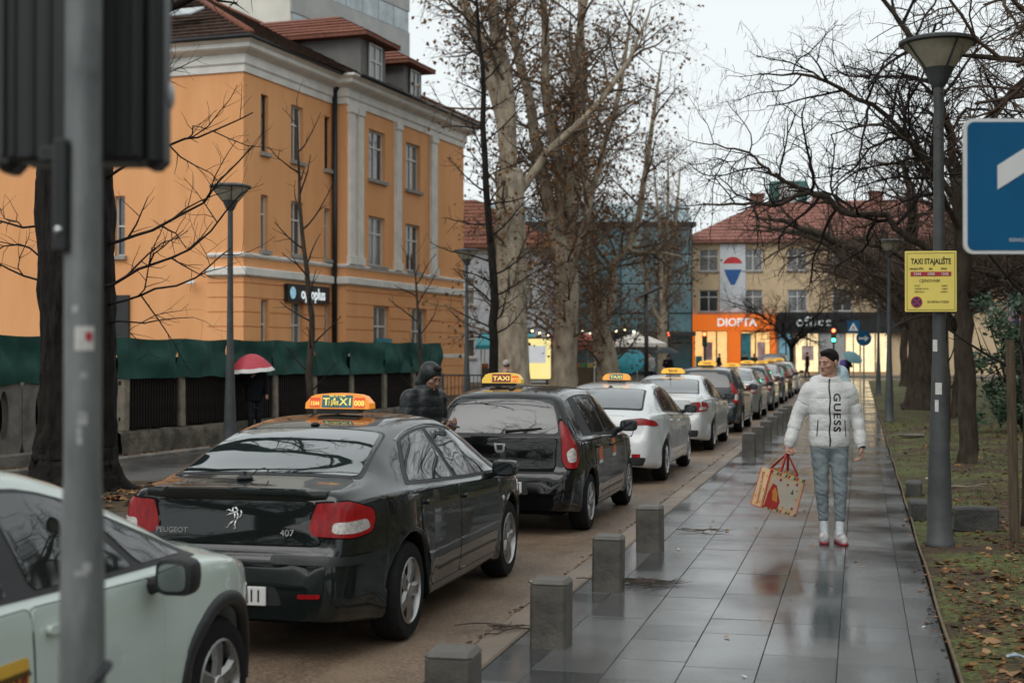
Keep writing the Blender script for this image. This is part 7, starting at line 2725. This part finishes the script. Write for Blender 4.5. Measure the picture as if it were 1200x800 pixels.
fq(0, 0, 0, 0, M_bagr, 'print_red', .003, [(-.18, .02), (-.03, .02), (-.02, .10), (-.06, .17), (-.10, .25), (-.14, .26), (-.17, .16)])
fq(0, 0, 0, 0, M_bago, 'print_orange', .004, [(-.11, .10), (-.05, .09), (-.07, .17), (-.11, .22), (-.13, .18)])
fq(0, 0, 0, 0, M_bagw, 'print_white', .004, [(-.15, .25), (-.10, .24), (-.09, .29), (-.13, .31), (-.16, .29)])
fq(0, 0, 0, 0, M_bagg, 'print_tree', .004, [(.075, .20), (.105, .20), (.09, .25)])
for (x, z, r_) in ((-.07, .30, .014), (.02, .275, .012), (.12, .30, .014), (.14, .245, .010), (.13, .07, .014), (.03, .06, .010), (.15, .16, .010)):
    fq(0, 0, 0, 0, M_bagr if r_ > .011 else M_bago, 'print_dot', .0035, [(x + r_ * math.cos(k * PI / 5), z + r_ * math.sin(k * PI / 5)) for k in range(10)])
for (z0, z1) in ((.335, .365), (.004, .03)):
    for k in range(12):
        x0 = -.198 + .033 * k
        fq(0, 0, 0, 0, (M_bagr, M_bagw, M_bagg)[k % 3], 'stripe', .0025, [(x0, z0), (x0 + .018, z0), (x0 + .028, z1), (x0 + .010, z1)])
for x0 in (-.2, .192):
    fq(x0, x0 + .008, .0, .37, M_bagr, 'edge_band', .003)
# left gusset: bands, dots, greeting
def gq(y0, y1, z0, z1, m, nm, e=.003):
    MB().box(-bw2 - e, -bw2 + .001, y0, y1, z0, z1).build(nm, m, bag)
gq(-.085, -.077, .0, .37, M_bagr, 'edge_band')
gq(.077, .085, .0, .37, M_bagr, 'edge_band')
gq(-.076, .076, .0, .008, M_bagr, 'edge_band')
for (y0, z0) in ((.04, .32), (-.05, .30), (.05, .10), (-.045, .05), (.02, .03), (-.05, .17)):
    gq(y0 - .011, y0 + .011, z0 - .011, z0 + .011, M_bago, 'print_dot')
text_part('Merry Christmas', .052, M_bagr, bag, (-bw2 - .004, 0, .18), (PI / 2, PI / 2 - .12, -PI / 2), sx=.85, depth=.0006)
# red ribbon handles up to the fist, tissue paper peeping out
hand_w = man.matrix_basis @ Vector((-.39, -.075, .835))
Mi = (Matrix.Translation(BG.location) @ BG.rotation_euler.to_matrix().to_4x4()).inverted()
hl = Mi @ hand_w
for yy in (-bd2 * .9, bd2 * .9):
    pts = [(-.09, yy, bh2 - .03), (-.085, yy * .9, bh2 + .03), (hl.x - .02, hl.y + .01 * (1 if yy > 0 else -1), hl.z - .03), (hl.x, hl.y, hl.z + .012), (hl.x + .02, hl.y + .01 * (1 if yy > 0 else -1), hl.z - .03), (.095, yy * .9, bh2 + .03), (.10, yy, bh2 - .03)]
    b = MB()
    vs = []
    for i, p in enumerate(pts):
        w_ = .016 if 0 < i < 6 and i not in (2, 3, 4) else .011
        vs += [(p[0] - w_, p[1] - .002, p[2]), (p[0] + w_, p[1] - .002, p[2]), (p[0] + w_, p[1] + .002, p[2]), (p[0] - w_, p[1] + .002, p[2])]
    b.add(vs, [(4 * i + j, 4 * i + (j + 1) % 4, 4 * i + 4 + (j + 1) % 4, 4 * i + 4 + j) for i in range(len(pts) - 1) for j in range(4)])
    b.build('handle', M_bagr, BG, smooth=True)
r_ = random.Random(5)
b = MB()
for k in range(16):
    x, y = r_.uniform(-.15, .17), r_.uniform(-.05, .05)
    h_ = r_.uniform(.0, .05)
    b.add([(x - .04, y, bh2 - .05), (x + .04, y + .01, bh2 - .05), (x + r_.uniform(0, .04), y + .02, bh2 + h_), (x - .02, y, bh2 + h_ * .6)], [(0, 1, 2, 3)])
b.build('tissue_paper', mat('tissue paper', (.7, .42, .2), .7, var=.2), BG)['kind'] = 'stuff'

# ---- man in the dark hooded jacket between the cars -----------------------------------------
M_navyj = mat('black quilted nylon', (.010, .013, .015), .42, var=.2, scale=6, bump=.3, bscale=20)
M_darktr = mat('dark trousers', (.012, .013, .016), .8)
JD = dict(head=(.0, -.085, 1.585), neck=(.0, .0, 1.44), pelvis=(0, .02, .93),
    sh_r=(-.19, .01, 1.38), el_r=(-.25, .0, 1.10), wr_r=(-.10, -.27, 1.10),
    sh_l=(.19, .01, 1.38), el_l=(.24, .02, 1.10), wr_l=(.09, -.26, 1.11),
    hip_r=(-.09, .02, .88), kn_r=(-.1, -.02, .48), an_r=(-.11, .02, .085), toe_r=(-.2, -1),
    hip_l=(.09, .02, .88), kn_l=(.1, -.02, .48), an_l=(.11, .02, .085), toe_l=(.2, -1),
    hand_r=((.45, -.85, .1), (.3, .2, .9), (-.5, -.3, .6), .7), hand_l=((-.35, -.9, .1), (-.3, .2, .9), (.3, -.2, .7), .7), yaw=R(0), pitch=R(26))
opD = dict(puff=.005, step=.10, z0=.9, arm=(.08, .07, .058), leg=(.09, .07, .06), hood=True, cvox=.008,
    torso=[(.80, 0, .03, .18, .14), (.95, 0, .03, .19, .15), (1.15, 0, .02, .195, .15), (1.3, 0, .01, .20, .145), (1.38, 0, .0, .175, .13), (1.47, 0, -.01, .11, .11)],
    collar=[((0, -.02, 1.47), (.10, .11, .06))])
dm, dj = build_person('man in a black hooded quilted jacket looking at his hands between the two dark cars', (-4.02, 12.93, ROAD_Z), R(62), JD,
    dict(skin=mat('tanned skin', (.30, .16, .11), .5, sss=.1, var=.12, scale=30), top=M_navyj, leg=M_darktr, shoe=M_black, sole=M_black, sock=M_black, hair=M_hair), .0075, True, 1.0, opD)
o = MB().cbox((0, 0, 0), (.07, .14, .012), .003).build('phone', M_black, None, loc=(0, 0, 0))
pw = dm.matrix_basis @ Vector((-.005, -.375, 1.135))
o.location = pw
o.rotation_euler = (R(18), 0, R(62))
tag(o, 'dark phone held by the man in the black hooded jacket', 'phone')

# ---- passers-by ------------------------------------------------------------------------------
def walker(label, loc, rz, top, leg, seed, h=1.75, opts=None, hat=None, arms='down'):
    r = random.Random(seed)
    st = r.uniform(.06, .16)
    J = dict(head=(0, -.02, 1.62), neck=(0, .01, 1.46), pelvis=(0, 0, .93), sh_r=(-.18, 0, 1.40), sh_l=(.18, 0, 1.40),
        el_r=(-.24, .04, 1.13), wr_r=(-.23, -.06, .90), el_l=(.24, -.02, 1.13), wr_l=(.22, -.14, .93),
        hip_r=(-.09, 0, .88), kn_r=(-.09, -st * .6 - .02, .48), an_r=(-.09, -st, .09), toe_r=(-.1, -1), hip_l=(.09, 0, .88), kn_l=(.09, st * .2 - .03, .48), an_l=(.09, st, .09), toe_l=(.1, -1), yaw=r.uniform(-.4, .4), pitch=.1)
    if arms == 'umbrella':
        J.update(el_r=(-.25, -.06, 1.15), wr_r=(-.14, -.24, 1.28))
    o_ = dict(arm=(.075, .065, .05), leg=(.085, .065, .05), torso=[(.78, 0, .01, .18, .13), (.95, 0, .01, .19, .135), (1.2, 0, 0, .185, .13), (1.36, 0, 0, .19, .12), (1.45, 0, .01, .1, .09)], collar=[((0, .0, 1.46), (.08, .085, .05))])
    if opts:
        o_.update(opts)
    c = dict(skin=M_skin, top=top, leg=leg, shoe=M_black, sole=M_black, sock=M_black, hair=M_hair, hat=hat or top)
    if hat:
        o_['hat'] = True
    T, _ = build_person(label, loc, rz, J, c, .022, False, h / 1.75, o_)
    return T
M_coat = [mat('coat %d' % k, c, .8, var=.15, scale=8) for k, c in enumerate(((.008, .009, .011), (.015, .017, .024), (.30, .30, .30), (.035, .028, .025), (.02, .12, .14), (.4, .38, .36)))]
walker('person in black clothes under the red umbrella by the fence', (-11.72, 26.3, 0.05), R(40), M_coat[0], M_darktr, 1, 1.7, arms='umbrella')
umbrella(-11.72, 26.18, 1.41, .48, mat('umbrella red', (.42, .04, .06), .6, var=.12, scale=4), mat('umbrella white rim', (.6, .58, .56), .6), 'red umbrella with a white rim held by the person at the fence', (R(4), R(-3)), .62)
walker('person in a pale hat and dark jacket seen over the roof of the black hatchback', (-7.25, 29.1, 0), R(150), M_coat[1], M_darktr, 2, 1.62, hat=mat('pale knit hat', (.34, .31, .27), .85))
M_teal_u = mat('umbrella teal', (.01, .22, .27), .6, var=.12, scale=4)
walker('person behind the drooping teal umbrella near the parasol', (-11.9, 74.4, 0), R(20), M_coat[1], M_darktr, 3, 1.7, arms='umbrella')
umbrella(-11.75, 74.1, 1.30, .85, M_teal_u, None, 'large teal umbrella held low near the cream parasol', (R(48), R(-12)), .8)
walker('person in a pale vest standing beside the teal umbrella', (-10.75, 74.6, 0), R(-20), M_coat[5], M_darktr, 4, 1.78)
walker('person in dark clothes under the black umbrella by the far traffic light', (-9.7, 73.8, 0), R(10), M_coat[0], M_darktr, 5, 1.68, arms='umbrella')
umbrella(-9.75, 73.6, 1.80, .62, mat('umbrella black', (.012, .02, .024), .6), None, 'black umbrella beside the far traffic light', (R(6), 0), .7)
walker('person in white sitting area between the plane trunks', (-12.4, 58.8, 0), R(180), M_coat[2], M_darktr, 6, 1.62)
walker('person in dark coat with a blue bag before the orange shop', (-9.85, 103.0, 0), R(80), M_coat[0], M_darktr, 7, 1.72)
walker('person in black left of a pair before the lit orange shop', (-8.1, 104.0, 0), R(10), M_coat[0], M_darktr, 8, 1.75)
walker('person in black right of a pair before the lit orange shop', (-7.45, 104.1, 0), R(-15), M_coat[3], M_darktr, 9, 1.72)
walker('person in black walking in front of the office shop window', (-3.6, 102.0, 0), R(-70), M_coat[0], M_coat[1], 10, 1.82)
walker('person in dark coat just behind the shoulder of the man in white', (-.66, 71.9, 0), R(180), M_coat[3], M_darktr, 11, 1.68, arms='umbrella')
umbrella(-.35, 71.7, 1.55, .50, mat('umbrella grey teal', (.10, .22, .24), .6), None, 'grey teal umbrella behind the man in white', (R(30), R(25)), .6)
o = MB().cbox((0, 0, 0), (.34, .2, .42), .08).build('backpack', mat('purple bag', (.12, .08, .30), .7, var=.2), None, loc=(-.80, 71.62, 1.22), smooth=True)
tag(o, 'purple bag on the person behind the man in white', 'bag')
walker('person in teal jacket standing by the market stall', (-16.3, 69.2, 0), R(150), M_coat[4], M_darktr, 12, 1.7)
walker('person in grey standing left of the advertising board', (-16.2, 64.6, 0), R(120), M_coat[3], M_darktr, 13, 1.7)

# ================================================================== LITTER, LEAVES, GRASS
rg = random.Random(77)
M_leafs = [mat('fallen leaf %d' % k, c, .7, var=.3, scale=5) for k, c in enumerate(((.15, .07, .027), (.26, .13, .05), (.085, .042, .022), (.34, .2, .1)))]
def leaf(b, x, y, z, s, r=rg):
    a = r.uniform(0, 6.28)
    ca, sa = math.cos(a), math.sin(a)
    t1, t2 = r.uniform(-.15, .5), r.uniform(-.15, .5)
    pts = []
    for (u, v, h) in ((-.5, 0, 0), (-.2, .33, t1), (.15, .42, t1 * 1.2), (.55, .02, .15), (.15, -.40, t2 * 1.2), (-.2, -.34, t2), (0, 0, .04)):
        pts.append((x + s * (u * ca - v * sa), y + s * (u * sa + v * ca), z + s * h * .55 + .004))
    b.add(pts, [(6, i, (i + 1) % 6)[::-1] for i in range(6)])
lb = MB()
for k in range(13000):
    y = 5.5 + 34 * rg.random() ** 2.1
    x = .58 + (1.0 + .16 * y) * rg.random() ** .9
    if mnoise.noise(Vector((x * .8, y * .5, 5))) < -.12 and rg.random() < .75:
        continue
    lb.mi = rg.choice((0, 0, 0, 2, 2, 1, 3))
    leaf(lb, x, y, park_z(x, y), rg.uniform(.025, .07) * (1.7 if rg.random() < .06 else 1))
o = lb.build('fallen_leaves', M_leafs)
o['kind'] = 'stuff'
tag(o, 'brown fallen leaves strewn over the park bed', 'leaves')
# leaf drift round the old tree and along the far kerb
lb = MB()
for k in range(2400):
    q = 9
    if k < 900:
        a, q = rg.uniform(0, 6.28), .45 + abs(rg.gauss(0, .7))
        x, y = -9.0 + q * math.cos(a), 15.2 + q * math.sin(a)
    else:
        y = rg.uniform(8, 40)
        x = -12.1 + .092 * (y - 22.4) + abs(rg.gauss(0, .25)) + .2
    lb.mi = rg.choice((0, 2, 1, 3))
    leaf(lb, x, y, .055 if k >= 900 or q > 1.8 else .13 - .03 * q, rg.uniform(.05, .1))
o = lb.build('leaf_drift', M_leafs)
o['kind'] = 'stuff'
tag(o, 'leaf litter round the old tree and along the fence', 'leaves')
# soil patch under the old tree
vs = [(-9.1, 15.3, .12)]
for ring, (q, z) in enumerate(((.7, .12), (1.3, .09), (1.8, .052))):
    for k in range(28):
        a = 2 * PI * k / 28
        w = q * (1 + .12 * math.sin(3 * a + 1) + .07 * math.sin(5 * a))
        vs.append((-9.1 + w * math.cos(a), 15.3 + w * math.sin(a) * 1.2, z))
fs = [(0, 1 + k, 1 + (k + 1) % 28) for k in range(28)]
for r0 in range(2):
    fs += [(1 + r0 * 28 + k, 1 + (r0 + 1) * 28 + k, 1 + (r0 + 1) * 28 + (k + 1) % 28, 1 + r0 * 28 + (k + 1) % 28) for k in range(28)]
structure(mesh_from('tree_soil', vs, fs, M_soil))
# grass tufts in the bed
M_grass = mat('worn grass', (.06, .09, .022), .7, col2=(.13, .125, .04), scale=3)
gb = MB()
for k in range(24000):
    y = 5.5 + 38 * rg.random() ** 1.5
    x = .6 + (1.2 + .17 * y) * rg.random()
    if mnoise.noise(Vector((x * .6, y * .4, 1.7))) < .02 and rg.random() < .88:
        continue
    z = park_z(x, y)
    h = rg.uniform(.015, .05)
    a = rg.uniform(0, 6.28)
    dx, dy = math.cos(a) * .006, math.sin(a) * .006
    lx, ly = rg.gauss(0, .02), rg.gauss(0, .02)
    gb.add([(x - dx, y - dy, z - .005), (x + dx, y + dy, z - .005), (x + lx, y + ly, z + h)], [(0, 1, 2)])
o = gb.build('grass', M_grass)
o['kind'] = 'stuff'
tag(o, 'short worn grass in the park bed', 'grass')
# fallen twigs by the bollards, each a thing
def twig_pile(x, y, n, sp, label, seed, z=.004):
    r = random.Random(seed)
    b = MB()
    for k in range(n):
        a = r.gauss(0, .5) + (0 if r.random() < .8 else 1.4)
        l = r.uniform(.15, .5) * sp
        px, py = x + r.gauss(0, .12 * sp), y + r.gauss(0, .05)
        pts = []
        for i in range(5):
            t = i / 4 - .5
            pts.append((px + l * t * math.cos(a + .3 * t), py + l * t * math.sin(a + .5 * t * t), z + .006 + .02 * abs(math.sin(3 * t + k))))
        b.tube(pts, [.004, .005, .004, .003, .0015], 5)
    for k in range(n // 2):
        pass
    o = b.build('fallen_twigs', mat('wet twig', (.05, .032, .02), .6, var=.3), None)
    o['kind'] = 'stuff'
    tag(o, label, 'twigs')
twig_pile(-1.62, 10.9, 22, 1.2, 'bundle of fallen twigs at the foot of the third bollard', 1)
twig_pile(-2.15, 8.9, 9, .9, 'fallen twigs lying across the kerb beside the second bollard', 2)
twig_pile(-1.45, 14.2, 7, .7, 'fallen twigs on the slabs beyond the fourth bollard', 3)
# leaves and dirt gathered in the gutter line
lb = MB()
for k in range(620):
    y = 5 + 45 * rg.random() ** 1.4
    lb.mi = rg.choice((0, 2, 2, 1))
    leaf(lb, -2.325 + rg.gauss(0, .02), y, ROAD_Z, rg.uniform(.015, .04))
for k in range(260):
    y = 6 + 30 * rg.random() ** 1.4
    lb.mi = rg.choice((0, 2, 2, 1))
    leaf(lb, .50 + rg.gauss(0, .045), y, .0, rg.uniform(.02, .05))
for k in range(70):
    y = 6 + 24 * rg.random() ** 1.3
    lb.mi = rg.choice((0, 1, 3, 2))
    leaf(lb, rg.uniform(-2.0, .4) if k % 3 else rg.uniform(-2.9, -2.3), y, .002 if k % 3 else ROAD_Z, rg.uniform(.02, .055))
o = lb.build('gutter_leaves', M_leafs)
o['kind'] = 'stuff'
tag(o, 'leaf crumbs gathered along the gutter', 'leaves')
# small litter
def litter(name, x, y, z, s, m, label, seed):
    r = random.Random(seed)
    n = 9
    vs = [(r.uniform(-.2, .2) * s, r.uniform(-.2, .2) * s, .45 * s)]
    for k in range(n):
        a = 2 * PI * k / n
        q = s * r.uniform(.6, 1.1)
        vs.append((q * math.cos(a), q * math.sin(a) * .6, r.uniform(0, .3) * s))
    for k in range(n):
        a = 2 * PI * k / n
        vs.append((s * .5 * math.cos(a), s * .3 * math.sin(a), .002))
    fs = [(0, 1 + k, 1 + (k + 1) % n) for k in range(n)] + [(1 + k, 1 + n + k, 1 + n + (k + 1) % n, 1 + (k + 1) % n) for k in range(n)]
    b = MB().add(vs, fs)
    o = b.build(name, m, None, loc=(x, y, z), rz=r.uniform(0, 3))
    tag(o, label, 'litter')
M_lit_w = mat('litter white', (.6, .6, .58), .5, var=.15, scale=30)
litter('crumpled_wrapper', .88, 8.75, .01, .06, mat('litter grey blue', (.3, .36, .4), .4, var=.3, scale=20), 'crumpled grey blue wrapper lying in the bed at the bottom right', 1)
litter('paper_scrap', -2.52, 10.95, ROAD_Z, .035, M_lit_w, 'white paper scrap in the gutter left of the third bollard', 2)
litter('paper_scrap', -1.60, 12.85, .003, .03, M_lit_w, 'pinkish white scrap at the foot of the fourth bollard', 3)
litter('paper_scrap', .40, 9.6, .003, .022, M_lit_w, 'white scrap near the right edge of the pavement', 4)
litter('paper_scrap', -.62, 7.9, .003, .022, M_lit_w, 'white scrap on the nearest slabs', 5)
litter('paper_scrap', .90, 20.5, .03, .05, M_lit_w, 'pale scrap in the grass behind the near lamp post', 6)
# a bare fallen branch in the grass
b = MB().tube([(1.05, 19.2, .05), (1.2, 19.05, .07), (1.38, 19.1, .06), (1.52, 19.3, .08), (1.7, 19.35, .07)], [.012, .014, .012, .009, .004], 6)
b.tube([(1.38, 19.1, .06), (1.45, 18.95, .09), (1.55, 18.9, .08)], [.008, .006, .002], 5)
tag(b.build('fallen_branch', mat('pale wood', (.24, .2, .15), .7, var=.2), None, smooth=True), 'pale fallen branch lying in the grass right of the lamp post', 'branch')
